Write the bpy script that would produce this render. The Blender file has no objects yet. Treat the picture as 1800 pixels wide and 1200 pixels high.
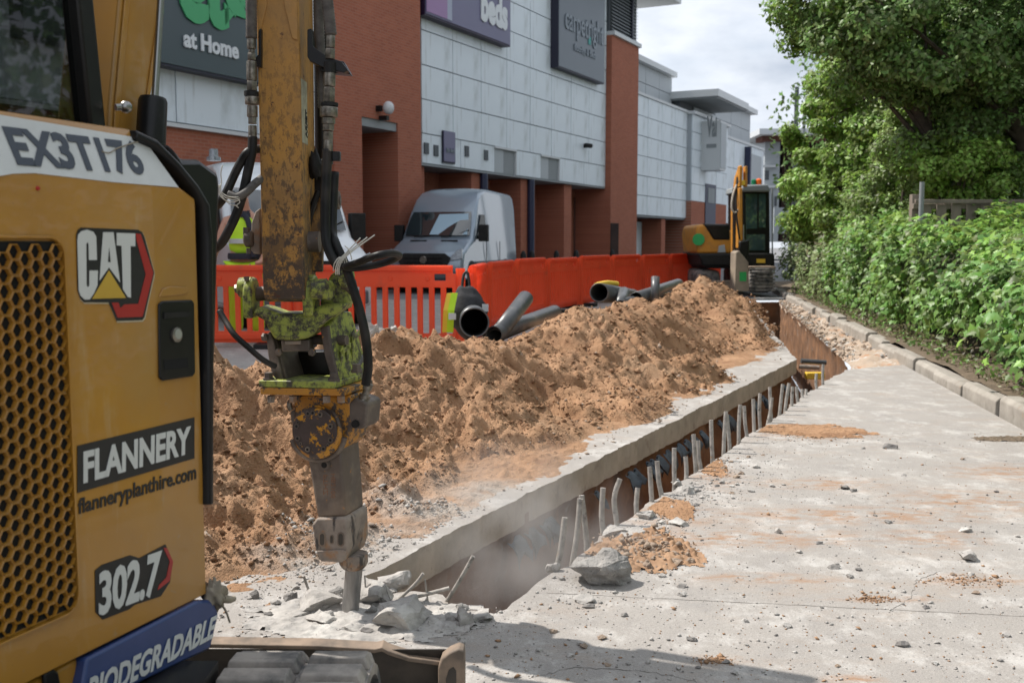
import bpy, bmesh, math, random
import numpy as np
from mathutils import Vector, Matrix, Quaternion
R = math.radians
random.seed(7)
rng = np.random.default_rng(11)
sc = bpy.context.scene
COL = sc.collection

# ------------------------------------------------------------------ camera
CAM_H, FPX = 1.26, 1800.0
PITCH = math.atan(173 / FPX)
cam_d = bpy.data.cameras.new('camera'); cam = bpy.data.objects.new('camera', cam_d); COL.objects.link(cam)
cam_d.sensor_width = 36; cam_d.lens = 36; cam_d.clip_start = .05; cam_d.clip_end = 2000
cam.location = (0, 0, CAM_H); cam.rotation_euler = (R(90) - PITCH, 0, 0)
cam_d.dof.use_dof = True; cam_d.dof.focus_distance = 3.7; cam_d.dof.aperture_fstop = 6.0
sc.camera = cam

# ------------------------------------------------------------------ light
SUN_TRAVEL = Vector((0.75, -0.33, -1.10)).normalized()
sun_pos = -SUN_TRAVEL
wd = bpy.data.worlds.new('World'); sc.world = wd; wd.use_nodes = True
nt = wd.node_tree; nt.nodes.clear()
def N(t, **k):
    n = nt.nodes.new(t)
    for a, b in k.items(): setattr(n, a, b)
    return n
out = N('ShaderNodeOutputWorld'); sky = N('ShaderNodeTexSky'); sky.sky_type = 'NISHITA'; sky.sun_disc = False
sky.sun_elevation = math.asin(sun_pos.z); sky.sun_rotation = math.atan2(sun_pos.x, sun_pos.y)
bg1 = N('ShaderNodeBackground'); bg1.inputs[1].default_value = .12; nt.links.new(sky.outputs[0], bg1.inputs[0])
tc = N('ShaderNodeTexCoord'); mp = N('ShaderNodeMapping'); mp.inputs['Scale'].default_value = (1, 1, 2.4)
nt.links.new(tc.outputs['Generated'], mp.inputs[0])
n1 = N('ShaderNodeTexNoise'); n1.inputs['Scale'].default_value = 3.4; n1.inputs['Detail'].default_value = 9; n1.inputs['Roughness'].default_value = .55
nt.links.new(mp.outputs[0], n1.inputs['Vector'])
cr = N('ShaderNodeValToRGB'); cr.color_ramp.elements[0].position = .36; cr.color_ramp.elements[0].color = (.40, .45, .53, 1)
cr.color_ramp.elements[1].position = .62; cr.color_ramp.elements[1].color = (.80, .83, .88, 1)
nt.links.new(n1.outputs['Fac'], cr.inputs[0])
bg2 = N('ShaderNodeBackground'); bg2.inputs[1].default_value = 1.15; nt.links.new(cr.outputs[0], bg2.inputs[0])
n2 = N('ShaderNodeTexNoise'); n2.inputs['Scale'].default_value = 2.1; n2.inputs['Detail'].default_value = 6
nt.links.new(mp.outputs[0], n2.inputs['Vector'])
mr = N('ShaderNodeMapRange'); mr.inputs['From Min'].default_value = .34; mr.inputs['From Max'].default_value = .5; mr.inputs['To Min'].default_value = .55
nt.links.new(n2.outputs['Fac'], mr.inputs['Value'])
ms = N('ShaderNodeMixShader'); nt.links.new(mr.outputs[0], ms.inputs[0]); nt.links.new(bg1.outputs[0], ms.inputs[1]); nt.links.new(bg2.outputs[0], ms.inputs[2])
nt.links.new(ms.outputs[0], out.inputs[0])
sd = bpy.data.lights.new('sun', 'SUN'); sd.energy = 4.6; sd.angle = R(.55); sd.color = (1, .945, .87)
so = bpy.data.objects.new('sun', sd); COL.objects.link(so); so.rotation_euler = SUN_TRAVEL.to_track_quat('-Z', 'Y').to_euler(); so.location = (-20, 10, 30)
vs = sc.view_settings; vs.view_transform = 'Standard'; vs.look = 'None'; vs.exposure = .32; vs.gamma = 1; vs.use_curve_mapping = False
sc.cycles.max_bounces = 6; sc.cycles.transparent_max_bounces = 12; sc.cycles.volume_bounces = 0

# ------------------------------------------------------------------ pixels of the photograph -> places in the world
def ray(u, v):
    x, y = (u - 900) / FPX, -(v - 600) / FPX
    c, s = math.cos(PITCH), math.sin(PITCH)
    return Vector((x, y * s + c, y * c - s))
CAMP = Vector((0, 0, CAM_H))
def at(u, v, Y): d = ray(u, v); return CAMP + d * (Y / d.y)
def G(u, v, z=0.0): d = ray(u, v); return CAMP + d * ((z - CAM_H) / d.z)
class Plane:
    def __init__(s, o, n): s.o = Vector(o); s.n = Vector(n).normalized()
    def pt(s, u, v, off=0.0):
        d = ray(u, v); k = (s.o - CAMP).dot(s.n) / d.dot(s.n)
        return CAMP + d * k + s.n * off

# ------------------------------------------------------------------ materials
def S(h):  # display hex -> linear
    v = [int(h[i:i + 2], 16) / 255 for i in (0, 2, 4)]
    return tuple(c / 12.92 if c < .04045 else ((c + .055) / 1.055) ** 2.4 for c in v)
def c4(c): return tuple(c) + (1,)
def mat(name, c1, c2=None, scale=4, detail=5, lo=.35, hi=.65, rough=.7, metal=0, bump=0, bscale=30, bdist=.01, patches=(), coat=0, spec=.5,
        transl=0, emit=None, coord='pos', stretch=None, leafvar=0, rough2=None, brick=None):
    m = bpy.data.materials.new(name); m.use_nodes = True; t = m.node_tree; nd = t.nodes; L = t.links
    p = nd['Principled BSDF']; p.inputs['Roughness'].default_value = rough; p.inputs['Metallic'].default_value = metal
    p.inputs['Specular IOR Level'].default_value = spec; p.inputs['Coat Weight'].default_value = coat
    if coord == 'pos': co = nd.new('ShaderNodeNewGeometry').outputs['Position']
    else: co = nd.new('ShaderNodeTexCoord').outputs['Object']
    base_co = co
    if stretch:
        mpn = nd.new('ShaderNodeMapping'); mpn.inputs['Scale'].default_value = stretch; L.new(co, mpn.inputs[0]); co = mpn.outputs[0]
    def noise(sca, det, vec=None, rg=.6):
        n = nd.new('ShaderNodeTexNoise'); n.inputs['Scale'].default_value = sca; n.inputs['Detail'].default_value = det; n.inputs['Roughness'].default_value = rg
        L.new(vec or co, n.inputs['Vector']); return n.outputs['Fac']
    def rng_(v, a, b):
        r = nd.new('ShaderNodeMapRange'); r.inputs['From Min'].default_value = a; r.inputs['From Max'].default_value = b; L.new(v, r.inputs['Value']); return r.outputs[0]
    def mix(f, a, b):
        x = nd.new('ShaderNodeMix'); x.data_type = 'RGBA'; L.new(f, x.inputs[0])
        for i, q in ((6, a), (7, b)):
            if isinstance(q, tuple): x.inputs[i].default_value = c4(q)
            else: L.new(q, x.inputs[i])
        return x.outputs[2]
    def mul(a, b):
        x = nd.new('ShaderNodeMath'); x.operation = 'MULTIPLY'
        L.new(a, x.inputs[0])
        if isinstance(b, (int, float)): x.inputs[1].default_value = b
        else: L.new(b, x.inputs[1])
        return x.outputs[0]
    cur = mix(rng_(noise(scale, detail), lo, hi), tuple(c1), tuple(c2 or c1)) if c2 else tuple(c1)
    if brick:
        b = nd.new('ShaderNodeTexBrick'); sw = nd.new('ShaderNodeMapping'); sw.inputs['Rotation'].default_value = (R(90), 0, 0)
        L.new(base_co, sw.inputs[0]); L.new(sw.outputs[0], b.inputs['Vector'])
        b.inputs['Scale'].default_value = 1; b.inputs['Brick Width'].default_value = .225; b.inputs['Row Height'].default_value = .075
        b.inputs['Mortar Size'].default_value = .006; b.inputs['Color1'].default_value = c4(brick[0]); b.inputs['Color2'].default_value = c4(brick[1]); b.inputs['Mortar'].default_value = c4(brick[2])
        f = nd.new('ShaderNodeMix'); f.data_type = 'RGBA'; f.inputs[0].default_value = .6; L.new(cur, f.inputs[6]) if not isinstance(cur, tuple) else None
        L.new(b.outputs[0], f.inputs[7]); cur = f.outputs[2]
    if leafvar:
        oi = nd.new('ShaderNodeNewGeometry'); hs = nd.new('ShaderNodeHueSaturation')
        a = nd.new('ShaderNodeMapRange'); a.inputs['To Min'].default_value = 1 - leafvar; a.inputs['To Max'].default_value = 1 + leafvar
        L.new(oi.outputs['Random Per Island'], a.inputs['Value']); L.new(a.outputs[0], hs.inputs['Value'])
        h = nd.new('ShaderNodeMapRange'); h.inputs['To Min'].default_value = .475; h.inputs['To Max'].default_value = .52
        L.new(oi.outputs['Random Per Island'], h.inputs['Value']); L.new(h.outputs[0], hs.inputs['Hue'])
        if isinstance(cur, tuple): hs.inputs['Color'].default_value = c4(cur)
        else: L.new(cur, hs.inputs['Color'])
        cur = hs.outputs[0]
    for pt in patches:
        col, sca, a, b = pt[:4]; o = pt[4] if len(pt) > 4 else {}
        vec = co
        if 'stretch' in o:
            q = nd.new('ShaderNodeMapping'); q.inputs['Scale'].default_value = o['stretch']; q.inputs['Location'].default_value = o.get('loc', (0, 0, 0)); L.new(base_co, q.inputs[0]); vec = q.outputs[0]
        f = rng_(noise(sca, o.get('detail', 6), vec, o.get('rg', .65)), a, b)
        if 'z' in o:   # wear that grows from height z[0] to z[1]
            sp = nd.new('ShaderNodeSeparateXYZ'); L.new(base_co, sp.inputs[0]); g = rng_(sp.outputs['Z'], *o['z'])
            f = mul(f, g)
        if 'spots' in o:   # stains round given places: (x, y, radius)
            acc = None
            for (sx, sy, rx, ry) in o['spots']:
                q = nd.new('ShaderNodeMapping'); q.vector_type = 'TEXTURE'; q.inputs['Location'].default_value = (sx, sy, 0); q.inputs['Scale'].default_value = (rx, ry, 1e4)
                L.new(base_co, q.inputs[0]); ln = nd.new('ShaderNodeVectorMath'); ln.operation = 'LENGTH'; L.new(q.outputs[0], ln.inputs[0])
                g = rng_(ln.outputs['Value'], 1.0, .2)
                if acc is None: acc = g
                else:
                    x = nd.new('ShaderNodeMath'); x.operation = 'MAXIMUM'; L.new(acc, x.inputs[0]); L.new(g, x.inputs[1]); acc = x.outputs[0]
            f = mul(f, acc)
        f = mul(f, o.get('amt', 1.0))
        cur = mix(f, cur, tuple(col))
    if isinstance(cur, tuple): p.inputs['Base Color'].default_value = c4(cur)
    else: L.new(cur, p.inputs['Base Color'])
    if rough2 is not None:
        r = nd.new('ShaderNodeMapRange'); r.inputs['To Min'].default_value = rough; r.inputs['To Max'].default_value = rough2
        L.new(noise(scale * 1.7, 5), r.inputs['Value']); L.new(r.outputs[0], p.inputs['Roughness'])
    if bump:
        bn = nd.new('ShaderNodeBump'); bn.inputs['Strength'].default_value = bump; bn.inputs['Distance'].default_value = bdist
        L.new(noise(bscale, 6), bn.inputs['Height']); L.new(bn.outputs[0], p.inputs['Normal'])
    if emit: p.inputs['Emission Color'].default_value = c4(emit); p.inputs['Emission Strength'].default_value = 1
    if transl:
        tr = nd.new('ShaderNodeBsdfTranslucent'); x = nd.new('ShaderNodeMixShader'); x.inputs[0].default_value = transl
        if isinstance(cur, tuple): tr.inputs[0].default_value = c4(cur)
        else: L.new(cur, tr.inputs[0])
        o_ = nd['Material Output']; L.new(p.outputs[0], x.inputs[1]); L.new(tr.outputs[0], x.inputs[2]); L.new(x.outputs[0], o_.inputs[0])
    return m

def glass(name, tint=(.05, .06, .06), through=.5, rough=.02):
    m = bpy.data.materials.new(name); m.use_nodes = True; t = m.node_tree; nd = t.nodes; L = t.links; nd.remove(nd['Principled BSDF'])
    tr = nd.new('ShaderNodeBsdfTransparent'); tr.inputs[0].default_value = (through, through * 1.02, through, 1)
    gl = nd.new('ShaderNodeBsdfGlossy'); gl.inputs['Roughness'].default_value = rough
    fr = nd.new('ShaderNodeFresnel'); fr.inputs[0].default_value = 1.5; x = nd.new('ShaderNodeMixShader')
    
    ge = nd.new('ShaderNodeNewGeometry'); inv = nd.new('ShaderNodeMath'); inv.operation = 'SUBTRACT'; inv.inputs[0].default_value = 1; L.new(ge.outputs['Backfacing'], inv.inputs[1])
    mm = nd.new('ShaderNodeMath'); mm.operation = 'MULTIPLY'; L.new(inv.outputs[0], mm.inputs[0]); L.new(fr.outputs[0], mm.inputs[1])
    L.new(mm.outputs[0], x.inputs[0]); L.new(tr.outputs[0], x.inputs[1]); L.new(gl.outputs[0], x.inputs[2]); L.new(x.outputs[0], nd['Material Output'].inputs[0])
    return m

YEL = (.45, .215, .024); STEEL = (.12, .105, .09); BLACK = (.012, .012, .013)
MT = {}
MT['yellow'] = mat('machine_yellow', YEL, (.37, .175, .028), 3, rough=.33, coat=.3, bump=.02, bscale=120, bdist=.002,
                   patches=[((.36, .22, .09), 2.6, .48, .72, dict(amt=.5, detail=8)), ((.33, .24, .14), 46, .62, .72, dict(amt=.45)), ((.10, .06, .03), 120, .70, .74, dict(amt=.6)), ((.50, .40, .25), 14, .60, .72, dict(amt=.3, stretch=(1, 1, .2)))])
MT['arm'] = mat('worn_arm_yellow', (.50, .25, .05), (.40, .21, .06), 9, rough=.55, bump=.25, bscale=60, bdist=.003, patches=[
    ((.30, .19, .09), 6, .45, .7, dict(amt=.6, stretch=(1, 1, .35))),
    ((.085, .055, .035), 48, .50, .56, dict(detail=10, rg=.75, z=(2.1, 1.25), stretch=(1, 1, .5))),
    ((.07, .05, .038), 20, .44, .52, dict(detail=10, rg=.8, z=(1.5, 1.15))),
    ((.09, .035, .02), 30, .62, .66, dict(detail=8))])
MT['green'] = mat('worn_lime_green', (.38, .43, .07), (.29, .33, .07), 22, rough=.5, bump=.3, bscale=90, bdist=.003, patches=[
    ((.05, .045, .035), 24, .46, .56, dict(detail=10, rg=.78)), ((.28, .24, .15), 55, .56, .7, dict(detail=6, amt=.7))])
MT['rust_yellow'] = mat('chipped_orange_paint', (.55, .25, .02), (.46, .2, .03), 10, rough=.5, bump=.2, bscale=80, bdist=.002, patches=[
    ((.07, .05, .04), 22, .50, .54, dict(detail=10, rg=.75))])
MT['disc'] = mat('chipped_cover_plate', (.085, .06, .055), (.06, .045, .04), 20, rough=.5, metal=.2, bump=.2, bscale=80, bdist=.002, patches=[
    ((.58, .27, .02), 24, .56, .585, dict(detail=8, rg=.7))])
MT['steel'] = mat('dusty_brown_steel', (.16, .13, .11), (.10, .08, .07), 12, rough=.5, metal=.35, rough2=.7, bump=.2, bscale=90, bdist=.002, patches=[
    ((.34, .28, .22), 9, .5, .72, dict(amt=.7)), ((.45, .2, .04), 30, .66, .70), ((.3, .22, .16), 6, .42, .6, dict(amt=.7, z=(.62, .3)))])
MT['dusty_steel'] = mat('pale_dusty_steel', (.36, .30, .25), (.22, .18, .15), 16, rough=.75, metal=.1, bump=.3, bscale=80, bdist=.003, patches=[
    ((.07, .06, .055), 20, .56, .63, dict(stretch=(1, 1, .3))), ((.34, .19, .10), 12, .55, .66)])
MT['chisel'] = mat('bare_chisel_steel', (.38, .37, .36), (.24, .23, .22), 40, rough=.4, metal=.7, stretch=(1, 1, .15), rough2=.6)
MT['fitting'] = mat('hydraulic_fitting_steel', (.30, .27, .23), (.13, .12, .10), 60, rough=.35, metal=.85, rough2=.55)
MT['black'] = mat('black_paint', (.007, .007, .008), (.012, .011, .010), 8, rough=.34, spec=.3, bump=.05, bscale=100, bdist=.002, patches=[((.12, .10, .08), 30, .62, .8, dict(amt=.15))])
MT['black_matt'] = mat('black_plastic', (.010, .010, .010), (.018, .017, .016), 10, rough=.6, spec=.3)
MT['hose'] = mat('black_rubber_hose', (.010, .010, .010), (.035, .030, .026), 18, .0, .45, .8, rough=.5, spec=.3, bump=.15, bscale=160, bdist=.001)
MT['hose_grey'] = mat('dusty_grey_hose', (.16, .15, .14), (.06, .055, .05), 30, rough=.7)
MT['sleeve'] = mat('worn_hose_sleeve', (.13, .115, .10), (.06, .05, .045), 30, rough=.6)
MT['tie'] = mat('off_white_cable_tie', (.62, .59, .52), rough=.5)
MT['decal_white'] = mat('white_vinyl', (.60, .61, .60), (.52, .53, .52), 12, rough=.4, patches=[((.25, .22, .18), 60, .70, .76, dict(amt=.5))])
MT['decal_text'] = mat('silver_white_vinyl', (.62, .63, .61), rough=.4)
MT['decal_black'] = mat('black_vinyl', (.010, .010, .011), (.016, .015, .015), 40, rough=.5)
MT['decal_red'] = mat('red_vinyl', (.42, .025, .02), (.34, .02, .02), 6, rough=.4)
MT['decal_gold'] = mat('gold_vinyl', (.58, .38, .05), (.50, .31, .04), 6, rough=.4)
MT['decal_blue'] = mat('blue_vinyl', (.025, .05, .15), (.035, .06, .18), 8, rough=.35, patches=[((.25, .24, .24), 14, .6, .8, dict(amt=.4))])
MT['reg_text'] = mat('dark_registration_lettering', (.04, .05, .07), rough=.5)
MT['rubber'] = mat('dusty_track_rubber', (.045, .05, .055), (.075, .075, .075), 12, rough=.75, bump=.3, bscale=70, bdist=.004, patches=[
    ((.40, .36, .32), 6, .40, .62, dict(detail=10, rg=.65, amt=.85))])
MT['blade'] = mat('dusty_dark_blade', (.028, .024, .021), (.07, .058, .046), 9, rough=.6, bump=.2, bscale=60, bdist=.003)
MT['blade_edge'] = mat('dusty_blade_rim', (.30, .22, .16), (.14, .11, .085), 12, rough=.7, bump=.2, bscale=70, bdist=.003)
MT['cab_glass'] = glass('dark_cab_glass', through=.55)
MT['chrome'] = mat('chromed_rod', (.30, .30, .29), rough=.3, metal=1)
MT['interior'] = mat('dark_cab_interior', (.03, .03, .032), (.07, .07, .07), 4, rough=.8)
MT['rag'] = mat('dusty_cloth', (.36, .31, .24), (.22, .19, .15), 20, rough=.95)

CONC = (.33, .305, .28)
st = lambda u, v, rx, ry: (G(u, v).x, G(u, v).y, rx, ry)
sand_spots = [st(1430, 765, .5, .25), st(1250, 830, .18, .55), st(1180, 905, .35, .3), st(1300, 945, .8, .22), st(1500, 905, 1.0, .22), st(1700, 880, .5, .35),
              st(1330, 1015, .35, .08), st(1560, 1052, .28, .05), st(1720, 1020, .3, .1), st(1260, 1160, .12, .06), st(1500, 1195, .12, .05), st(1640, 945, .3, .2),
              st(1780, 830, .5, .3), st(1460, 850, .5, .2), st(1120, 965, .25, .15), st(1390, 1020, .3, .05)]
MT['concrete'] = mat('dusty_concrete', CONC, (.29, .268, .248), 2.2, detail=9, lo=.3, hi=.7, rough=.9, bump=.6, bscale=90, bdist=.006, patches=[
    ((.50, .48, .455), 3.2, .50, .62, dict(detail=10, rg=.8, stretch=(1.3, 1, 1), amt=.75)), ((.22, .205, .195), 2.2, .52, .66, dict(detail=10, rg=.8, loc=(9, 4, 0), stretch=(1.3, 1, 1), amt=.6)), ((.24, .23, .22), 110, .52, .62, dict(detail=4, amt=.35)), ((.60, .57, .53), 240, .60, .66, dict(detail=2, amt=.5)),
    ((.27, .255, .245), 7, .56, .74, dict(detail=8, amt=.6, loc=(3, 2, 0), stretch=(1, 1, 1))),
    ((.33, .235, .165), 3.2, .52, .72, dict(detail=8, rg=.75, loc=(7, 1, 0), stretch=(.6, 1.3, 1), amt=.4)),
    ((.30, .165, .085), 9, .44, .60, dict(detail=10, rg=.72, loc=(5, 5, 0), stretch=(.7, 1.6, 1), spots=sand_spots, amt=.9)),
    ((.12, .11, .10), 130, .64, .70, dict(detail=2, amt=.7)),
    ((.20, .17, .15), 55, .69, .74, dict(detail=3, amt=.8))])
MT['cut_concrete'] = mat('cut_concrete_edge', (.48, .41, .33), (.36, .31, .25), 6, rough=.9, bump=.5, bscale=60, bdist=.006, patches=[((.25, .2, .16), 9, .56, .7, dict(amt=.7)), ((.16, .14, .12), 40, .66, .74)])
MT['soil'] = mat('orange_brown_soil', (.27, .135, .065), (.15, .08, .045), 3.2, detail=9, rough=.95, bump=.6, bscale=55, bdist=.012, patches=[
    ((.13, .075, .045), 5, .55, .68, dict(amt=.8, stretch=(1, 1, .4))), ((.30, .27, .24), 7, .60, .70, dict(amt=.7)), ((.42, .36, .31), 3.1, .4, .55, dict(amt=.8, spots=[(-.5, 3.7, 1.5, 1.4)]))])
heap_base_spots = [(G(660, 960).x, G(660, 960).y, .45, .35), (G(520, 995).x, G(520, 995).y, .25, .12), (G(900, 870).x, G(900, 870).y, .5, .35), (G(760, 900).x, G(760, 900).y, .5, .3)]
MT['sand'] = mat('orange_sand_spoil', (.43, .25, .14), (.29, .16, .082), 2.4, detail=8, lo=.35, hi=.65, rough=.95, bump=1.0, bscale=95, bdist=.014, patches=[
    ((.20, .10, .05), 2.2, .54, .64, dict(amt=.55, detail=8)), ((.44, .29, .18), 1.3, .56, .66, dict(amt=.5, detail=7, loc=(4, 1, 2), stretch=(1, 1, 1))), ((.22, .11, .055), 6.5, .54, .64, dict(amt=.6, detail=9)), ((.20, .105, .055), 60, .56, .66, dict(amt=.5, detail=5)), ((.46, .27, .15), 4.0, .56, .68, dict(amt=.7, loc=(3, 3, 3), stretch=(1, 1, 1))),
    ((.50, .45, .39), 8, .66, .74, dict(amt=.8)),
    ((.42, .375, .33), 6, .30, .48, dict(amt=.9, spots=heap_base_spots))])
MT['sand_dark'] = mat('damp_brown_sand', (.24, .125, .062), (.17, .09, .045), 9, rough=.95, bump=.8, bscale=80, bdist=.008)
MT['sand_pale'] = mat('pale_sand_clods', (.38, .235, .14), (.28, .165, .095), 9, rough=.95, bump=.5, bscale=90, bdist=.006)
MT['rubble'] = mat('broken_concrete', (.44, .415, .385), (.30, .285, .27), 14, detail=9, rough=.92, bump=.6, bscale=60, bdist=.008, patches=[((.17, .165, .16), 38, .6, .68, dict(amt=.7)), ((.62, .60, .56), 6, .52, .68, dict(amt=.7))])
MT['rubble_dark'] = mat('broken_dark_stone', (.24, .225, .21), (.14, .13, .125), 20, detail=9, rough=.92, bump=.6, bscale=70, bdist=.006)
MT['rubble_brown'] = mat('broken_brown_stone', (.36, .28, .21), (.24, .18, .14), 20, detail=9, rough=.92, bump=.6, bscale=70, bdist=.006)
MT['rod'] = mat('dusty_grey_bar', (.42, .39, .355), (.25, .235, .215), 30, rough=.7, metal=.2, bump=.2, bscale=90, bdist=.003, patches=[((.10, .09, .08), 24, .60, .68), ((.3, .18, .1), 20, .64, .7)])
MT['asphalt'] = mat('pale_worn_asphalt', (.20, .20, .205), (.15, .15, .155), 1.2, rough=.92, bump=.4, bscale=70, bdist=.004)
MT['kerb'] = mat('weathered_kerb_concrete', (.36, .33, .29), (.25, .225, .195), 5, detail=8, rough=.9, bump=.5, bscale=50, bdist=.006, patches=[((.17, .15, .12), 8, .58, .72, dict(amt=.7)), ((.42, .26, .14), 5, .62, .72, dict(amt=.5))])
MT['verge'] = mat('dry_leaf_litter_soil', (.17, .125, .085), (.10, .075, .05), 6, detail=9, rough=.95, bump=.7, bscale=40, bdist=.02, patches=[((.30, .25, .17), 20, .6, .7)])
MT['orange'] = mat('orange_barrier_plastic', (1.0, .21, .085), (.95, .18, .07), 2, rough=.36, transl=.6, patches=[((.55, .22, .13), 5, .58, .75, dict(amt=.4))])
MT['pipe'] = mat('grey_plastic_pipe', (.065, .07, .077), (.09, .092, .095), 6, rough=.38, patches=[((.28, .23, .19), 7, .58, .72, dict(amt=.5))])
MT['pipe_in'] = mat('dark_pipe_inside', (.02, .02, .02), rough=.7)
# ------------------------------------------------------------------ mesh helpers
W = {}
def wm(o): return W.get(o.name, Matrix.Identity(4))
def tag(o, label=None, cat=None, group=None, kind=None):
    if label: o['label'] = label
    if cat: o['category'] = cat
    if group: o['group'] = group
    if kind: o['kind'] = kind
    return o
def empty(name, loc=(0, 0, 0), rz=0, label=None, cat=None, group=None):
    o = bpy.data.objects.new(name, None); COL.objects.link(o); o.location = loc; o.rotation_euler = (0, 0, rz); o.empty_display_size = .1
    W[o.name] = Matrix.Translation(Vector(loc)) @ Matrix.Rotation(rz, 4, 'Z')
    return tag(o, label, cat, group)
def link(name, me, parent=None, world=True, kind=None, label=None):
    o = bpy.data.objects.new(name, me); COL.objects.link(o)
    if parent:
        o.parent = parent
        if world: o.matrix_parent_inverse = wm(parent).inverted(); W[o.name] = Matrix.Identity(4)
        else: W[o.name] = wm(parent).copy()
    else: W[o.name] = Matrix.Identity(4)
    if kind: o['kind'] = kind
    if label: o['label'] = label
    return o
def finish(me, smooth=None):
    if smooth is None: return
    me.polygons.foreach_set('use_smooth', [True] * len(me.polygons)); me.set_sharp_from_angle(angle=R(smooth))
class MB:
    def __init__(s): s.v = []; s.f = []; s.mi = []; s.m = 0
    def add(s, vs, fs):
        k = len(s.v); s.v += [tuple(v) for v in vs]; s.f += [tuple(i + k for i in f) for f in fs]; s.mi += [s.m] * len(fs); return s
    def box(s, a, b, M=None):
        vs = [Vector((x, y, z)) for x in (a[0], b[0]) for y in (a[1], b[1]) for z in (a[2], b[2])]
        if M is not None: vs = [M @ v for v in vs]
        return s.add(vs, [(0, 1, 3, 2), (4, 6, 7, 5), (0, 4, 5, 1), (2, 3, 7, 6), (0, 2, 6, 4), (1, 5, 7, 3)])
    def prism(s, pts, d):
        """pts: planar loop of 3D points, d: extrusion vector"""
        n = len(pts); d = Vector(d); a = [Vector(p) for p in pts]; b = [p + d for p in a]
        nrm = Vector((0, 0, 0))
        for i in range(n): nrm += a[i].cross(a[(i + 1) % n])
        if nrm.dot(d) > 0: a, b = a[::-1], b[::-1]
        return s.add(a + b, [tuple(range(n)), tuple(range(2 * n - 1, n - 1, -1))] + [(i, i + n, (i + 1) % n + n, (i + 1) % n) for i in range(n)])
    def cyl(s, p0, p1, r0, r1=None, n=16, caps=True):
        r1 = r0 if r1 is None else r1; p0, p1 = Vector(p0), Vector(p1); d = (p1 - p0).normalized()
        u = d.orthogonal().normalized(); w = d.cross(u)
        ring = lambda p, r: [p + (u * math.cos(2 * math.pi * i / n) + w * math.sin(2 * math.pi * i / n)) * r for i in range(n)]
        fs = [(i, (i + 1) % n, (i + 1) % n + n, i + n) for i in range(n)]
        if caps: fs += [tuple(range(n - 1, -1, -1)), tuple(range(n, 2 * n))]
        return s.add(ring(p0, r0) + ring(p1, r1), fs)
    def lathe(s, prof, p0, p1, n=16):
        """prof: [(k 0..1 along p0->p1, r)]"""
        p0, p1 = Vector(p0), Vector(p1); d = (p1 - p0).normalized(); u = d.orthogonal().normalized(); w = d.cross(u); vs = []
        for k, r in prof:
            c = p0.lerp(p1, k); vs += [c + (u * math.cos(2 * math.pi * i / n) + w * math.sin(2 * math.pi * i / n)) * r for i in range(n)]
        fs = [(j * n + i, j * n + (i + 1) % n, (j + 1) * n + (i + 1) % n, (j + 1) * n + i) for j in range(len(prof) - 1) for i in range(n)]
        fs += [tuple(range(n - 1, -1, -1)), tuple(range((len(prof) - 1) * n, len(prof) * n))]
        return s.add(vs, fs)
    def tube(s, pts, r, n=10, sub=6, rib=0, ribp=.012):
        P = [Vector(p) for p in pts]
        if sub > 1 and len(P) > 2:
            Q = []
            for i in range(len(P) - 1):
                a, b, c, d = P[max(i - 1, 0)], P[i], P[i + 1], P[min(i + 2, len(P) - 1)]
                for k in range(sub):
                    t = k / sub; Q.append(.5 * ((2 * b) + (c - a) * t + (2 * a - 5 * b + 4 * c - d) * t * t + (3 * b - a - 3 * c + d) * t ** 3))
            P = Q + [P[-1]]
        if rib:
            L = [0]
            for i in range(1, len(P)): L.append(L[-1] + (P[i] - P[i - 1]).length)
            m = max(2, int(L[-1] / ribp * 2)); Q = []; j = 0
            for k in range(m + 1):
                x = L[-1] * k / m
                while j < len(L) - 2 and L[j + 1] < x: j += 1
                Q.append(P[j].lerp(P[j + 1], (x - L[j]) / max(1e-9, L[j + 1] - L[j])))
            P = Q
        u = None; vs = []
        for i, p in enumerate(P):
            d = (P[min(i + 1, len(P) - 1)] - P[max(i - 1, 0)]).normalized()
            u = d.orthogonal().normalized() if u is None else (u - d * u.dot(d)).normalized()
            w = d.cross(u); rr = (r[0] + (r[1] - r[0]) * i / (len(P) - 1)) if isinstance(r, tuple) else r
            if rib: rr = rr * (1 + (rib if i % 2 else 0))
            vs += [p + (u * math.cos(2 * math.pi * k / n) + w * math.sin(2 * math.pi * k / n)) * rr for k in range(n)]
        m = len(P)
        fs = [(j * n + i, j * n + (i + 1) % n, (j + 1) * n + (i + 1) % n, (j + 1) * n + i) for j in range(m - 1) for i in range(n)]
        fs += [tuple(range(n - 1, -1, -1)), tuple(range((m - 1) * n, m * n))]
        return s.add(vs, fs)
    def sphere(s, c, r, n=12, m=8, sc_=(1, 1, 1)):
        c = Vector(c); vs = [c + Vector((0, 0, -r * sc_[2]))]
        for j in range(1, m):
            a = -math.pi / 2 + math.pi * j / m
            vs += [c + Vector((math.cos(a) * math.cos(2 * math.pi * i / n) * r * sc_[0], math.cos(a) * math.sin(2 * math.pi * i / n) * r * sc_[1], math.sin(a) * r * sc_[2])) for i in range(n)]
        vs.append(c + Vector((0, 0, r * sc_[2]))); L_ = len(vs) - 1
        fs = [(0, 1 + (i + 1) % n, 1 + i) for i in range(n)] + [(1 + (j) * n + i, 1 + j * n + (i + 1) % n, 1 + (j + 1) * n + (i + 1) % n, 1 + (j + 1) * n + i) for j in range(m - 2) for i in range(n)]
        fs += [(L_, 1 + (m - 2) * n + i, 1 + (m - 2) * n + (i + 1) % n) for i in range(n)]
        return s.add(vs, fs)
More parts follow.
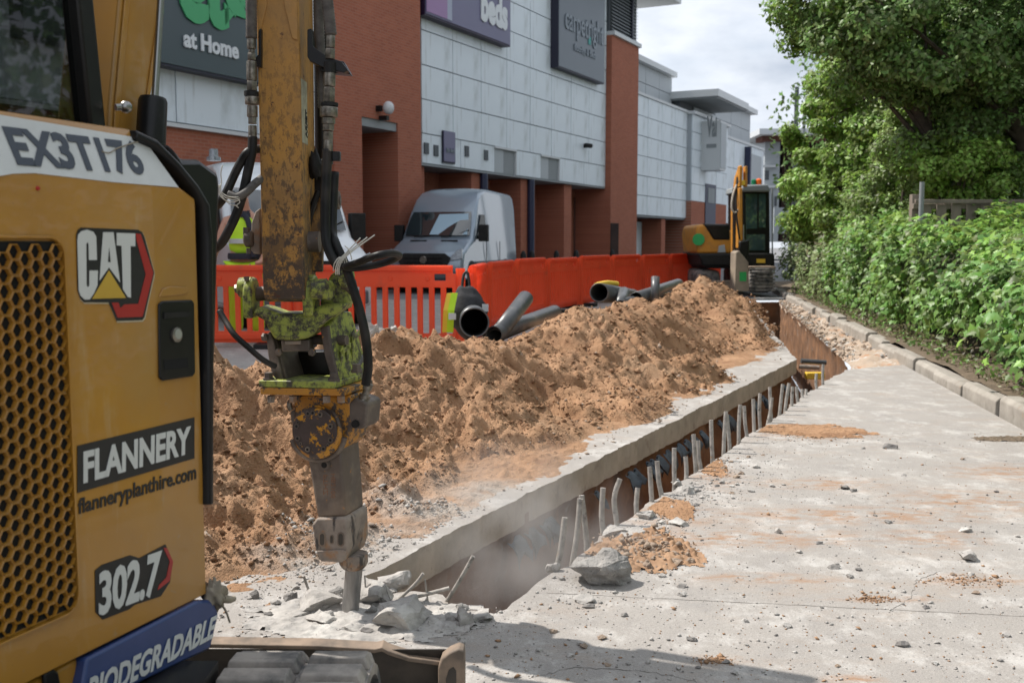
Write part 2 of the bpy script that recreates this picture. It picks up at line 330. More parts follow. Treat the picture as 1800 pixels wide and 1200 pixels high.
    def mesh(s, name, mats, smooth=None):
        me = bpy.data.meshes.new(name); me.from_pydata(s.v, [], s.f)
        for m in (mats if isinstance(mats, (list, tuple)) else [mats]): me.materials.append(m)
        if any(s.mi): me.polygons.foreach_set('material_index', s.mi)
        me.update(); finish(me, smooth); return me
    def build(s, name, m, parent=None, smooth=None, bevel=0, seg=2, world=True, kind=None, label=None, weld=False, sub=0):
        o = link(name, s.mesh(name, m, smooth if not bevel else (smooth or 35)), parent, world, kind, label)
        if weld or bevel:
            b = bmesh.new(); b.from_mesh(o.data)
            if weld: bmesh.ops.remove_doubles(b, verts=b.verts, dist=1e-4)
            else: bmesh.ops.recalc_face_normals(b, faces=b.faces)
            b.to_mesh(o.data); b.free()
        if bevel:
            md = o.modifiers.new('bevel', 'BEVEL'); md.width = bevel; md.segments = seg; md.limit_method = 'ANGLE'; md.angle_limit = R(35); md.harden_normals = False
        if sub:
            md = o.modifiers.new('subdivision', 'SUBSURF'); md.levels = md.render_levels = sub
        return o
def ppr(plane, poly, o0, o1, mb=None):
    """prism of a pixel outline standing on a real plane, from offset o0 to o1 along its normal"""
    mb = mb or MB(); return mb.prism([plane.pt(u, v, o0) for u, v in poly], plane.n * (o1 - o0))
def copy_tree(o, parent=None):
    c = o.copy(); COL.objects.link(c); c.parent = parent if parent else None
    if parent: c.matrix_parent_inverse = o.matrix_parent_inverse.copy()
    for ch in list(o.children):
        copy_tree(ch, c)
    return c
def text_mesh(s, bold=.02, res=3):
    cu = bpy.data.curves.new('lettering', 'FONT'); cu.body = s; cu.offset = bold; cu.resolution_u = res; cu.fill_mode = 'FRONT'
    o = bpy.data.objects.new('lettering', cu); COL.objects.link(o)
    dg = bpy.context.evaluated_depsgraph_get(); me = bpy.data.meshes.new_from_object(o.evaluated_get(dg))
    bpy.data.objects.remove(o); bpy.data.curves.remove(cu)
    co = np.empty(len(me.vertices) * 3); me.vertices.foreach_get('co', co); co = co.reshape(-1, 3)
    mn, mx = co.min(0), co.max(0); uv = (co[:, :2] - mn[:2]) / np.maximum(mx[:2] - mn[:2], 1e-6)
    fs = [tuple(p.vertices) for p in me.polygons]; bpy.data.meshes.remove(me)
    return uv, fs
def text4(s, corners, name, m, parent, bold=.02, thick=.0012, n=None, world=True):
    """lettering laid between four 3D corners bl, br, tr, tl, with a little thickness"""
    uv, fs = text_mesh(s, bold); a, b, c, d = [Vector(q) for q in corners]
    nn = (b - a).cross(d - a).normalized() * thick
    if n is not None and nn.dot(Vector(n)) < 0: nn = -nn
    mb = MB(); vs = []
    for u, v in uv: vs.append((a * (1 - u) + b * u) * (1 - v) + (d * (1 - u) + c * u) * v)
    mb.add([v + nn for v in vs], fs)
    # side walls
    ed = {}
    for f in fs:
        for i in range(len(f)):
            e = (f[i], f[(i + 1) % len(f)]); k = tuple(sorted(e)); ed[k] = None if k in ed else e
    bd = [e for e in ed.values() if e]
    mb.add([v + nn for v in vs] + [v - nn for v in vs], [(e[1], e[0], e[0] + len(vs), e[1] + len(vs)) for e in bd])
    return mb.build(name, m, parent, world=world)
def npmesh(name, v, f, m, smooth=None):
    """v (n,3) array, f (k,c) array of equal polygons"""
    me = bpy.data.meshes.new(name); v = np.asarray(v, dtype=np.float32); f = np.asarray(f, dtype=np.int32)
    me.vertices.add(len(v)); me.vertices.foreach_set('co', v.ravel()); c = f.shape[1]
    me.loops.add(f.size); me.loops.foreach_set('vertex_index', f.ravel()); me.polygons.add(len(f))
    me.polygons.foreach_set('loop_start', np.arange(len(f), dtype=np.int32) * c)
    me.update(calc_edges=True); me.validate()
    for q in (m if isinstance(m, (list, tuple)) else [m]): me.materials.append(q)
    if smooth: me.polygons.foreach_set('use_smooth', [True] * len(f))
    return me
# ---- noise on arrays
def _h(i, j, s):
    n = (i.astype(np.int64) * 374761393 + j.astype(np.int64) * 668265263 + s * 1442695041) & 0xffffffff
    n = ((n ^ (n >> 13)) * 1274126177) & 0xffffffff
    return ((n ^ (n >> 16)) & 0xffff) / 65535.0
def vn(x, y, s=0):
    i, j = np.floor(x), np.floor(y); u, v = x - i, y - j; u = u * u * u * (u * (u * 6 - 15) + 10); v = v * v * v * (v * (v * 6 - 15) + 10)
    return (_h(i, j, s) * (1 - u) + _h(i + 1, j, s) * u) * (1 - v) + (_h(i, j + 1, s) * (1 - u) + _h(i + 1, j + 1, s) * u) * v * 1.0
def fbm(x, y, o=4, s=0, g=.5):
    a, t, w = 0, 0, 1
    for k in range(o):
        c, sn = math.cos(.6 * k), math.sin(.6 * k); xx, yy = x * c - y * sn, x * sn + y * c
        a = a + w * (vn(xx * 2 ** k, yy * 2 ** k, s + k * 17) - .5); t += w; w *= g
    return a / t
def rock_mesh(name, m, seed, n=14, sc_=(1, 1, .7), flat=True):
    r = random.Random(seed); b = bmesh.new()
    for _ in range(n):
        v = Vector((r.gauss(0, 1), r.gauss(0, 1), r.gauss(0, 1))).normalized() * r.uniform(.75, 1)
        b.verts.new((v.x * sc_[0], v.y * sc_[1], v.z * sc_[2]))
    bmesh.ops.convex_hull(b, input=b.verts)
    for v in [v for v in b.verts if not v.link_faces]: b.verts.remove(v)
    bmesh.ops.triangulate(b, faces=b.faces[:])
    bmesh.ops.subdivide_edges(b, edges=b.edges[:], cuts=3, use_grid_fill=True)
    from mathutils import noise as mn
    for v in b.verts:
        v.co += v.co.normalized() * (mn.noise(v.co * 2.3 + Vector((seed, 0, 0))) * .16 + r.uniform(-.03, .03))
    for k in range(3):
        lo_, hi_ = min(v.co[k] for v in b.verts), max(v.co[k] for v in b.verts)
        for v in b.verts: v.co[k] = ((v.co[k] - lo_) / (hi_ - lo_) * 2 - 1) * sc_[k]
    me = bpy.data.meshes.new(name); b.to_mesh(me); b.free(); me.materials.append(m); return me
# ------------------------------------------------------------------ ground, slab and trench
gp = lambda u, v: (G(u, v).x, G(u, v).y)
A_, B_, C_ = gp(640, 1012), gp(1400, 632), gp(1310, 526)
F_, G__ = gp(1485, 650), gp(868, 1078)
K0, K1 = gp(1800, 752), gp(1375, 521)          # kerb foot
kd = Vector((K1[0] - K0[0], K1[1] - K0[1])).normalized(); kn = Vector((kd.y, -kd.x))
def kx(y): return K0[0] + (y - K0[1]) * kd.x / kd.y
KE = gp(1588, 641)
D_ = (kx(C_[1]) - .16, C_[1] + .2); E_ = (F_[0] + .42, F_[1] + 1.35)
def rough(a, b, step=.06, amp=.012, seed=1):
    n = max(2, int(math.dist(a, b) / step)); r = random.Random(seed); o = []
    dx, dy = (b[0] - a[0]) / n, (b[1] - a[1]) / n; L = math.hypot(dx, dy); low = 0
    for i in range(n):
        low = low * .8 + r.gauss(0, amp * .5); j = (low + r.gauss(0, amp * .35)) if i else 0
        o.append((a[0] + dx * i - dy / L * j, a[1] + dy * i + dx / L * j))
    return o
edgeFG = rough(F_, G__, .06, .016, 3); edgeGA = rough(G__, A_, .05, .05, 4); edgeAB = rough(A_, B_, .04, .007, 5); edgeBC = rough(B_, C_, .08, .012, 6)
slab_loop = [(-8.6, -1.6), (kx(-1.6), -1.6), KE] + [ (KE[0]+(F_[0]-KE[0])*k/5, KE[1]+(F_[1]-KE[1])*k/5 + .02*(k%2)) for k in range(1, 5)] + edgeFG + edgeGA + edgeAB + edgeBC + [C_, (-8.6, C_[1])]
def fill(loop, z, name, m, parent=None, skirt=0, kind=None, holes=()):
    b = bmesh.new(); es = []
    for lp in [loop] + list(holes):
        vs = [b.verts.new((x, y, z)) for x, y in lp]; es += [b.edges.new((vs[i], vs[(i + 1) % len(vs)])) for i in range(len(vs))]
    bmesh.ops.triangle_fill(b, use_beauty=True, use_dissolve=False, edges=es, normal=(0, 0, 1))
    for f in b.faces:
        if f.normal.z < 0: f.normal_flip()
    if skirt:
        bd = [e for e in b.edges if e.is_boundary]; ex = bmesh.ops.extrude_edge_only(b, edges=bd)
        for v in [g for g in ex['geom'] if isinstance(g, bmesh.types.BMVert)]: v.co.z -= skirt
        sk = [f for f in b.faces if abs(f.normal.z) < .5]
        for f in sk: f.material_index = 1
        bmesh.ops.recalc_face_normals(b, faces=b.faces[:])
    me = bpy.data.meshes.new(name); b.to_mesh(me); b.free()
    for q in (m if isinstance(m, (list, tuple)) else [m]): me.materials.append(q)
    return link(name, me, parent, kind=kind)
fill(slab_loop, 0, 'concrete_slab', [MT['concrete'], MT['cut_concrete']], skirt=.15, kind='structure')
# car park surface with an opening where the slab and the trench lie
ky = C_[1] - .05
fill([(-150, -60), (150, -60), (150, 260), (-150, 260)], -.03, 'ground', MT['asphalt'], kind='structure', holes=[[(-8.5, -1.5), (kx(-1.5) - .02, -1.5), (kx(D_[1]) - .02, D_[1]), (C_[0], C_[1] - .02), (-8.5, C_[1] - .02)]])
# broken strip between the trench and the kerb
strip = []
nS = 60
vs, fs = [], []
for i in range(nS + 1):
    k = i / nS; y = F_[1] + (D_[1] - F_[1]) * k; yl = y
    if k < .08: xl = F_[0] + (E_[0] - F_[0]) * k / .08
    else: xl = E_[0] + (D_[0] - E_[0]) * (k - .08) / .92
    xr = kx(y) + .02
    for j in range(9):
        q = j / 8; x = xl + (xr - xl) * q
        vs.append((x + random.uniform(-.03, .03) * (0 < j < 8), y, -.02 + .10 * (vn(np.array([x * 5.]), np.array([y * 5.]), 4)[0] - .5) - .10 * (1 - q) ** 2 + random.uniform(-.015, .015)))
fs = [(i * 9 + j, i * 9 + j + 1, (i + 1) * 9 + j + 1, (i + 1) * 9 + j) for i in range(nS) for j in range(8)]
MT['broken'] = mat('broken_ground', (.44, .34, .26), (.33, .26, .20), 5, rough=.95, bump=.7, bscale=30, bdist=.03, patches=[((.5, .47, .43), 7, .55, .62), ((.40, .2, .1), 4, .55, .65)])
ob = link('broken_ground', npmesh('broken_ground', vs, fs, MT['broken']), kind='structure')
# soil walls and floor of the trench
def soil_wall(name, loop, push, z0=-.10, z1=-1.25, nz=26, amp=.05, closed=False, sub=.04):
    P = []
    for i in range(len(loop) - 1):
        n = max(1, int(math.dist(loop[i], loop[i + 1]) / sub))
        for k in range(n): P.append((loop[i][0] + (loop[i + 1][0] - loop[i][0]) * k / n, loop[i][1] + (loop[i + 1][1] - loop[i][1]) * k / n))
    P.append(loop[-1]); P = np.array(P); T = np.gradient(P, axis=0); T /= np.linalg.norm(T, axis=1)[:, None] + 1e-9
    # smooth the tangents
    for _ in range(12): T = (T + np.roll(T, 1, 0) + np.roll(T, -1, 0)); T[0] = T[1]; T[-1] = T[-2]; T /= np.linalg.norm(T, axis=1)[:, None]
    Nn = np.stack([T[:, 1], -T[:, 0]], 1) * push
    L = np.concatenate([[0], np.cumsum(np.linalg.norm(np.diff(P, axis=0), axis=1))]); zs = np.linspace(z0, z1, nz)
    X = []
    for z in zs:
        d = .015 + amp * 2 * fbm(L * 3, np.full_like(L, z * 4), 5, 3, .6) + amp * .8 * fbm(L * 14, np.full_like(L, z * 3), 3, 9) + .03 * min(1, (z0 - z) / .1)
        if z > z0 - .07: d = np.maximum(d, .012)
        X.append(np.column_stack([P + Nn * d[:, None], np.full(len(P), z)]))
    X = np.concatenate(X); n = len(P); fs = [(j * n + i, j * n + i + 1, (j + 1) * n + i + 1, (j + 1) * n + i) for j in range(nz - 1) for i in range(n - 1)]
    return link(name, npmesh(name, X, fs, MT['soil']), kind='structure')
soil_wall('trench_soil_wall', [A_, B_, C_], -1)
soil_wall('trench_soil_wall', [F_, G__, A_], -1)
o = soil_wall('trench_soil_wall', [C_, D_, E_, F_], -1, z0=-.07, amp=.035)
fill([A_, G__, F_, E_, D_, C_, B_], -1.2, 'trench_floor', MT['soil'], kind='structure')
# sawn joint across the near slab
ja, jb = G(960, 1041, .0012), G(1840, 1084, .0012)
jn = Vector((-(jb - ja).y, (jb - ja).x, 0)).normalized() * .0022; MT['joint_line'] = mat('dark_slab_joint', (.16, .145, .13), rough=.95)
pts_ = [ja.lerp(jb, k / 60) + Vector((0, random.uniform(-.004, .004), 0)) for k in range(61)]
link('slab_joint', npmesh('slab_joint', [q_ for p_ in pts_ for q_ in (tuple(p_ - jn * random.uniform(.3, 1)), tuple(p_ + jn * random.uniform(.3, 1)))], [(2 * k, 2 * k + 2, 2 * k + 3, 2 * k + 1) for k in range(60)], MT['joint_line']), kind='structure')
for cpts in ([(395, 1122), (440, 1108), (482, 1080), (520, 1066), (556, 1062)], [(1148, 700), (1160, 716), (1168, 730), (1176, 748)], [(930, 1190), (1010, 1172), (1130, 1178), (1230, 1196)], [(1560, 1075), (1600, 1050), (1610, 1020), (1660, 1000)]):
    P_ = [G(u, v, .0012) for u, v in cpts]; Q_ = []
    for k in range(len(P_) - 1):
        for j in range(12): Q_.append(P_[k].lerp(P_[k + 1], j / 12) + Vector((random.uniform(-.006, .006), random.uniform(-.006, .006), 0)))
    link('slab_crack', npmesh('slab_crack', [q_ for p_ in Q_ for w_ in (random.uniform(.0006, .0022),) for q_ in (tuple(p_ - Vector((0, w_, 0))), tuple(p_ + Vector((0, w_, 0))))], [(2 * k, 2 * k + 2, 2 * k + 3, 2 * k + 1) for k in range(len(Q_) - 1)], MT['joint_line']), kind='structure')
# kerb stones
kerb = empty('kerb', (K0[0], K0[1], 0), 0, 'row of weathered concrete kerb stones between the slab and the hedge', 'kerb')
step = .92; y = -1.5; i = 0; r = random.Random(4)
while y < 27:
    a = Vector((kx(y), y)); h = .115 + r.uniform(-.03, .02); tw = r.uniform(-.028, .028); L = step - r.uniform(.012, .03)
    if 10.6 < y < 11.3: h -= .03
    mb = MB(); off = r.uniform(-.022, .022)
    p = [a + kn * off, a + kn * (off + .15), a + kn * (off + tw + .15) + kd * L, a + kn * (off + tw) + kd * L]
    prof = [(0, -.14), (0, h - .03), (.03, h), (.15, h), (.15, -.14)]
    ring = lambda base, q: [Vector((base.x, base.y, 0)) + Vector((kn.x, kn.y, 0)) * w + Vector((0, 0, z)) for w, z in prof]
    lo_, hi_ = ring(a + kn * off, 0), ring(a + kn * (off + tw) + kd * L, 1)
    mb.add(lo_ + hi_, [(4, 3, 2, 1, 0), (5, 6, 7, 8, 9)] + [(k, (k + 1) % 5, (k + 1) % 5 + 5, k + 5) for k in range(5)])
    mb.build('kerb_stone', MT['kerb'], kerb, bevel=.008, seg=2)
    y += step * kd.y; i += 1
# planted verge behind the kerb
vs, fs = [], []; ny, nx = 150, 26
for i in range(ny + 1):
    y = -1.5 + 32 * (i / ny)
    for j in range(nx + 1):
        q = j / nx; w = .10 + 9 * q ** 1.8; x = kx(y) + w * 1.0
        vs.append((x, y, .10 + .06 * min(1, w) + .05 * (vn(np.array([x * 3.]), np.array([y * 3.]), 8)[0] - .5)))
fs = [(i * (nx + 1) + j, i * (nx + 1) + j + 1, (i + 1) * (nx + 1) + j + 1, (i + 1) * (nx + 1) + j) for i in range(ny) for j in range(nx)]
link('planting_bed_soil', npmesh('planting_bed_soil', vs, fs, MT['verge'], True), kind='structure')

# ------------------------------------------------------------------ spoil heap
crest = [(-3.6, 2.9, .45), (-2.55, 3.75, .68), (-1.82, 4.75, .67), (-1.25, 5.7, .60), (-.92, 6.5, .59), (-.42, 7.6, .55), (-.05, 8.3, .37), (.5, 9.3, .57), (1.3, 11.2, .55), (2.0, 12.9, .56), (2.75, 15.0, .72), (3.4, 16.9, .5), (4.1, 19.0, .15)]
CR = np.array(crest)
def heap_h(X, Y):
    best = np.full(X.shape, 1e9); hh = np.zeros(X.shape); tt = np.zeros(X.shape); acc = 0; sd_ = np.zeros(X.shape)
    for i in range(len(CR) - 1):
        a, b = CR[i], CR[i + 1]; dx, dy = b[0] - a[0], b[1] - a[1]; L2 = dx * dx + dy * dy
        k = np.clip(((X - a[0]) * dx + (Y - a[1]) * dy) / L2, 0, 1); px, py = a[0] + k * dx, a[1] + k * dy
        d = np.hypot(X - px, Y - py); m = d < best; best = np.where(m, d, best); hh = np.where(m, a[2] + (b[2] - a[2]) * k, hh); tt = np.where(m, acc + k * math.sqrt(L2), tt)
        sd_ = np.where(m, (X - px) * dy - (Y - py) * dx, sd_); acc += math.sqrt(L2)
    best = np.where(sd_ < 0, best * 1.25, best)
    wdt = 1.42 + .22 * np.sin(tt * 1.1 + .5) + .16 * np.sin(tt * 2.7)
    w2 = best + .22 * 2 * fbm(X * 1.1, Y * 1.1, 3, 21)
    k = w2 / wdt * (1 + .16 * np.sin(tt * 2.5 + 1.2 * np.sin(tt * .9) + best * 1.5) * np.clip(best, 0, 1))
    base = hh * np.where(k < .82, 1 - k * .98 + .08 * np.cos(k * 3.8), .0)
    # toe: shallow spread of sand onto the slab
    v1 = 1 - k * .98 + .08 * np.cos(np.clip(k, 0, 2) * 3.8)
    base = hh * np.maximum(v1, .0) + .035 * np.clip(1.32 - k, -1, 1)
    body = np.clip(base / .12, 0, 1)
    gull = 1.15 * np.abs(fbm(tt * 1.7 + 2.2 * fbm(X * 1.5, Y * 1.5, 3, 30), best * .55, 3, 44)) * 2
    base = base - body * .15 * np.clip(.35 - gull, 0, .35) / .35
    lump = fbm(X * 3.1, Y * 3.1, 4, 2, .55) * .22 + (np.abs(fbm(X * 7, Y * 7, 4, 5, .6)) * 2) ** 1.2 * -.13 + .02 + .075 * fbm(X * 19, Y * 19, 4, 61, .75)
    cl = vn(X * 16 + 2 * fbm(X * 9, Y * 9, 2, 70), Y * 16, 12); cl2 = vn(X * 34, Y * 34, 15)
    clod = .036 * np.clip(cl - .5, 0, 1) ** .8 * 1.3 + .020 * np.clip(cl2 - .4, 0, 1) + .012 * (vn(X * 62 + 3, Y * 62, 19) - .5)
    rm = np.clip((vn(X * .9, Y * .9, 90) - .22) * 2.2, .3, 1)   # some flanks are smooth fine sand
    return base + np.clip(body, .15, 1) * (lump * .62 + clod * rm * 1.35) + (.012 * (cl - .6)) * (base > -.03) + (.03 * np.clip(vn(X * 5, Y * 5, 33) - .6, 0, 1)) - .012
def heap_sheet(y0, y1, st):
    ys = np.arange(y0, y1 + st * .5, st)
    nxn = int(5.6 / st); xs = np.linspace(-1, 1, nxn)
    cx = np.interp(ys, CR[:, 1], CR[:, 0], left=CR[0, 0] - (CR[0, 1] - y0) * .8)
    cx = np.where(ys < CR[0, 1], CR[0, 0] + (ys - CR[0, 1]) * .9, cx)
    X = cx[:, None] + .25 + xs[None, :] * 2.55; Y = np.repeat(ys[:, None], nxn, 1)
    # keep the sheet off the trench: stop at the slab's cut edge
    ex = np.where(Y < B_[1], A_[0] + (Y - A_[1]) * (B_[0] - A_[0]) / (B_[1] - A_[1]), B_[0] + (Y - B_[1]) * (C_[0] - B_[0]) / (C_[1] - B_[1]))
    X = np.minimum(X, ex - .03) if True else X
    Z = heap_h(X, Y); lim = np.clip((ex - .05 - X) / .3, 0, 1); Z = np.where(Y > A_[1] - .3, np.minimum(Z, -.02 + lim * (Z + .02)), Z)
    strip = np.interp(Y, [3.6, 4.5, 5.6, 6.3, 7.2, 8.6, 10.0, 11.2, 13], [.02, .05, .10, .22, .50, .42, .50, .40, .25]) + .16 * 2 * fbm(X * 1.6, Y * 1.6, 4, 77, .6)
    thin = np.clip((ex - X - strip) / .12, 0, 1) * (.012 + .022 * np.clip(vn(X * 6, Y * 6, 78) - .3, 0, 1) + .030 * np.clip(vn(X * 24, Y * 24, 79) - .5, 0, 1) + .014 * (vn(X * 50, Y * 50, 80) - .4)) - .006
    Z = np.where((Y > 4.3) & (ex - X < 1.3), np.maximum(Z, thin), Z)
    Z = np.maximum(Z, -.03)
    return X, Y, Z
allv, allf, k0 = [], [], 0
for (y0, y1, st_) in ((1.9, 3.6, .03), (3.6, 6.4, .0125), (6.4, 9.6, .02), (9.6, 20.8, .042)):
    X, Y, Z = heap_sheet(y0, y1, st_); n, m = X.shape
    allv.append(np.stack([X, Y, Z], -1).reshape(-1, 3)); I = np.arange(n * m).reshape(n, m)
    q = np.stack([I[:-1, :-1], I[:-1, 1:], I[1:, 1:], I[1:, :-1]], -1).reshape(-1, 4)
    z = Z.reshape(-1); keep = z[q].max(1) > -.0285; allf.append(q[keep] + k0); k0 += n * m
hv, hf = np.concatenate(allv), np.concatenate(allf)
used = np.zeros(len(hv), bool); used[hf.ravel()] = True; remap = np.cumsum(used) - 1; hv = hv[used]; hf = remap[hf]
heap = link('spoil_heap', npmesh('spoil_heap', hv, hf, MT['sand'], True))
tag(heap, 'long heap of crumbly orange sand dug out along the trench', 'spoil heap', kind='stuff')
def hz(x, y): return float(heap_h(np.array([[x]]), np.array([[y]]))[0, 0])

# ------------------------------------------------------------------ buildings
BO = Vector((-2.667, 30, 0)); BE = Vector((.4472, .8944, 0)); BRZ = math.atan2(BE.y, BE.x)
brick = dict(brick=((.38, .13, .075), (.29, .095, .057), (.34, .22, .17)))
MT['brick'] = mat('red_brick', (.34, .12, .075), (.28, .10, .062), .8, rough=.9, spec=.2, coord='obj', **brick)
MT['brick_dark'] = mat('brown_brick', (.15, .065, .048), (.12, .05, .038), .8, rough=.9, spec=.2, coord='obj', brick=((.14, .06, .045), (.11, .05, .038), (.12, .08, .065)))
clad_p = [((.30, .33, .31), .55, .52, .72, dict(stretch=(1, 1, .5), amt=.75)), ((.24, .25, .22), 2.6, .56, .78, dict(stretch=(2.4, 1, .25), amt=.5))]
MT['clad'] = mat('white_cladding', (.66, .72, .76), (.60, .66, .71), .3, rough=.45, coord='obj', patches=clad_p)
MT['clad2'] = mat('grey_cladding', (.36, .39, .41), (.33, .36, .38), .3, rough=.5, coord='obj')
MT['joint'] = mat('dark_panel_joint', (.36, .39, .42), rough=.8)
MT['soffit'] = mat('grey_soffit', (.26, .28, .29), (.22, .24, .25), .5, rough=.7)
MT['louvre'] = mat('dark_louvre', (.07, .08, .09), rough=.6)
MT['fascia'] = mat('white_roof_trim', (.55, .57, .58), rough=.5)
MT['navy'] = mat('navy_paint', (.015, .02, .055), rough=.5)
MT['door_dark'] = mat('dark_doorway', (.03, .02, .018), (.05, .03, .025), 1, rough=.9, spec=.1)
MT['sign_grey'] = mat('charcoal_sign_face', (.045, .065, .075), (.05, .075, .085), .4, rough=.4)
MT['sign_green'] = mat('green_sign_lettering', (.05, .33, .13), rough=.5)
MT['sign_white'] = mat('white_sign_lettering', (.60, .63, .65), rough=.5)
MT['sign_purple'] = mat('purple_sign_face', (.12, .115, .20), (.14, .13, .22), .3, rough=.4)
MT['sign_pink'] = mat('mauve_sign_panel', (.27, .15, .31), rough=.4)
MT['sign_pale'] = mat('pale_sign_stripe', (.30, .33, .42), rough=.4)
MT['sign_slate'] = mat('slate_sign_face', (.085, .105, .125), (.095, .115, .135), .4, rough=.35)
MT['sign_ghost'] = mat('faded_grey_lettering', (.16, .19, .22), rough=.4)
MT['sign_edge'] = mat('dark_sign_edge', (.012, .012, .03), rough=.5)
def btz(u, v, y=0.0):
    p = Plane(BO + Vector((-BE.y, BE.x, 0)) * y, (BE.y, -BE.x, 0)).pt(u, v); q = p - BO; return q.dot(BE), p.z
def bbox(name, a, b, m, parent, **k): return MB().box(a, b).build(name, m, parent, world=False, **k)
def panels(parent, t0, t1, z0, z1, pw, ph, y, m, skip=(), g=.03, name='cladding_panel'):
    nt_ = max(1, round((t1 - t0) / pw)); nz_ = max(1, round((z1 - z0) / ph)); pw = (t1 - t0) / nt_; ph = (z1 - z0) / nz_; me = None
    for i in range(nt_):
        for j in range(nz_):
            a, b = t0 + i * pw, z0 + j * ph
            if any(a + pw / 2 > s0 and a + pw / 2 < s1 and b + ph / 2 > q0 and b + ph / 2 < q1 for s0, s1, q0, q1 in skip): continue
            if me is None: me = MB().box((g / 2, -.06, g / 2), (pw - g / 2, 0, ph - g / 2)).mesh(name, m)
            o = bpy.data.objects.new(name, me); COL.objects.link(o); o.parent = parent; o.location = (a, y + random.uniform(-.004, .004), b)
def broot(name, label): return empty(name, BO, BRZ, label, 'building')
b1 = broot('retail_building', 'red brick and white clad retail building with shop signs, behind the silver van')
# structure behind the cladding
bbox('wall', (0, .02, 3.56), (14.5, 10, 12.3), MT['joint'], b1)
bbox('wall', (-32, .02, 3.7), (-4.6, 10, 12.3), MT['joint'], b1)
bbox('brick_wall', (-32, -.04, 0), (-4.6, .8, 3.62), MT['brick'], b1)
bbox('ledge', (-32, -.14, 3.62), (-4.6, .1, 3.7), MT['fascia'], b1)
panels(b1, -32, -4.6, 3.72, 12.2, 2.4, 1.2, 0, MT['clad'])
# brick tower with its tall doorway
tl, tr, dz = btz(637, 300, -.35)[0], btz(700, 300, -.35)[0], btz(637, 205, -.35)[1]
bbox('brick_tower', (-4.6, -.35, 0), (tl, 6, 12.6), MT['brick'], b1)
bbox('brick_tower', (tr, -.35, 0), (btz(740, 200, -.35)[0], 6, 12.6), MT['brick'], b1)
bbox('brick_tower', (tl, -.35, dz), (tr, 6, 12.6), MT['brick'], b1)
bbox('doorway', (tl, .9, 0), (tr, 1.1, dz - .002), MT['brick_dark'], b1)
bbox('lintel', (tl + .002, -.30, dz - .22), (tr - .002, .9, dz - .003), MT['soffit'], b1)
# clad bay with two loading openings
o1a, o1b, o1z = btz(866, 257)[0], btz(905, 257)[0], btz(866, 257)[1]
o2a, o2b = btz(948, 272)[0], btz(981, 272)[0]
zb = 3.56
panels(b1, 0.03, 14.5, o1z, 12.2, 1.81, (12.2 - o1z) / 7.6, 0, MT['clad'])
for a, b in ((.03, 2.3), (2.3, o1a), (o1b, o2a), (o2b, 12.2), (12.2, 14.5)):
    panels(b1, a, b, zb, o1z, b - a, o1z - zb, 0, MT['clad'])
for a, b in ((o1a, o1b), (o2a, o2b)):
    bbox('opening_frame', (a, -.10, o1z - .06), (b, .0, o1z), MT['fascia'], b1)
    bbox('opening_side', (b - .05, -.08, zb), (b, -.002, o1z - .06), MT['fascia'], b1)
    bbox('opening', (a + .02, -.012, zb + .02), (b - .05, .0195, o1z - .06), MT['soffit'], b1)
    bbox('opening', (a + .02, -.016, zb + .02), (a + (b - a) * .45, -.0125, o1z - .06), MT['clad2'], b1)
bbox('soffit', (0, -.05, zb - .06), (14.5, 3.0, zb - .002), MT['soffit'], b1)
bbox('brick_wall', (0, 1.3, 0), (14.5, 1.6, zb - .07), MT['brick'], b1)
for u in (838, 923, 998, 735): 
    t = btz(u, 350, .1)[0]
    if t > 0: bbox('brick_pier', (t - .35, .1, 0), (t + .35, 1.3, zb - .07), MT['brick'], b1)
for u0, u1 in ((775, 836), (852, 912), (1008, 1052)):
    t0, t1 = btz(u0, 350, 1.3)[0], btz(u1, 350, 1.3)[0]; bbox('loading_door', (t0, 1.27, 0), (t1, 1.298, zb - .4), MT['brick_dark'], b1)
for u in (848, 931): 
    t = btz(u, 350, 0)[0]; MB().cyl((t + .1, .0, 0), (t + .1, .0, zb - .07), .13, n=10).build('downpipe', MT['navy'], b1, world=False)
# right-hand brick pier, ledge, louvres and roof
p0, p1 = 14.5, btz(1121, 250, -.3)[0]; lz = btz(1121, 84, -.3)[1]
bbox('brick_pier', (p0 + .002, -.3, 0), (p1, 5, lz), MT['brick'], b1)
hs = btz(1073, 392, -.3), btz(1087, 392, -.3)
bbox('hatch', (hs[0][0], -.32, .6), (hs[1][0], -.301, hs[0][1]), MT['door_dark'], b1)
bbox('ledge', (p0 + .002, -.42, lz), (p1 + .05, 5, lz + .16), MT['fascia'], b1)
bbox('louvre_backing', (p0 + .01, -.18, lz + .16), (p1, 5, lz + 2.2), MT['louvre'], b1)
mb = MB()
for k in range(15):
    z = lz + .22 + k * .135; mb.add([(p0 + .1, -.2, z + .1), (p1 - .05, -.2, z + .1), (p1 - .05, -.30, z), (p0 + .1, -.30, z)], [(0, 1, 2, 3)])
mb.build('louvre', MT['clad2'], b1, world=False, kind='stuff')
bbox('louvre_mullion', (p0 + 2.35, -.33, lz + .16), (p0 + 2.5, -.19, lz + 2.2), MT['sign_edge'], b1)
bbox('roof', (p0 - 6, -1.5, lz + 2.2), (p1 + 2.2, 8, lz + 2.6), MT['fascia'], b1)
bbox('roof', (-32, -.5, 12.62), (p0 - 6.01, 8, 12.9), MT['fascia'], b1)
# little louvred vents beside the small sign
for u, v in ((749, 261), (766, 265), (820, 266), (854, 273)):
    t, z = btz(u, v, -.07); bbox('wall_vent', (t - .12, -.1, z - .16), (t + .12, -.061, z + .16), MT['louvre'], b1)
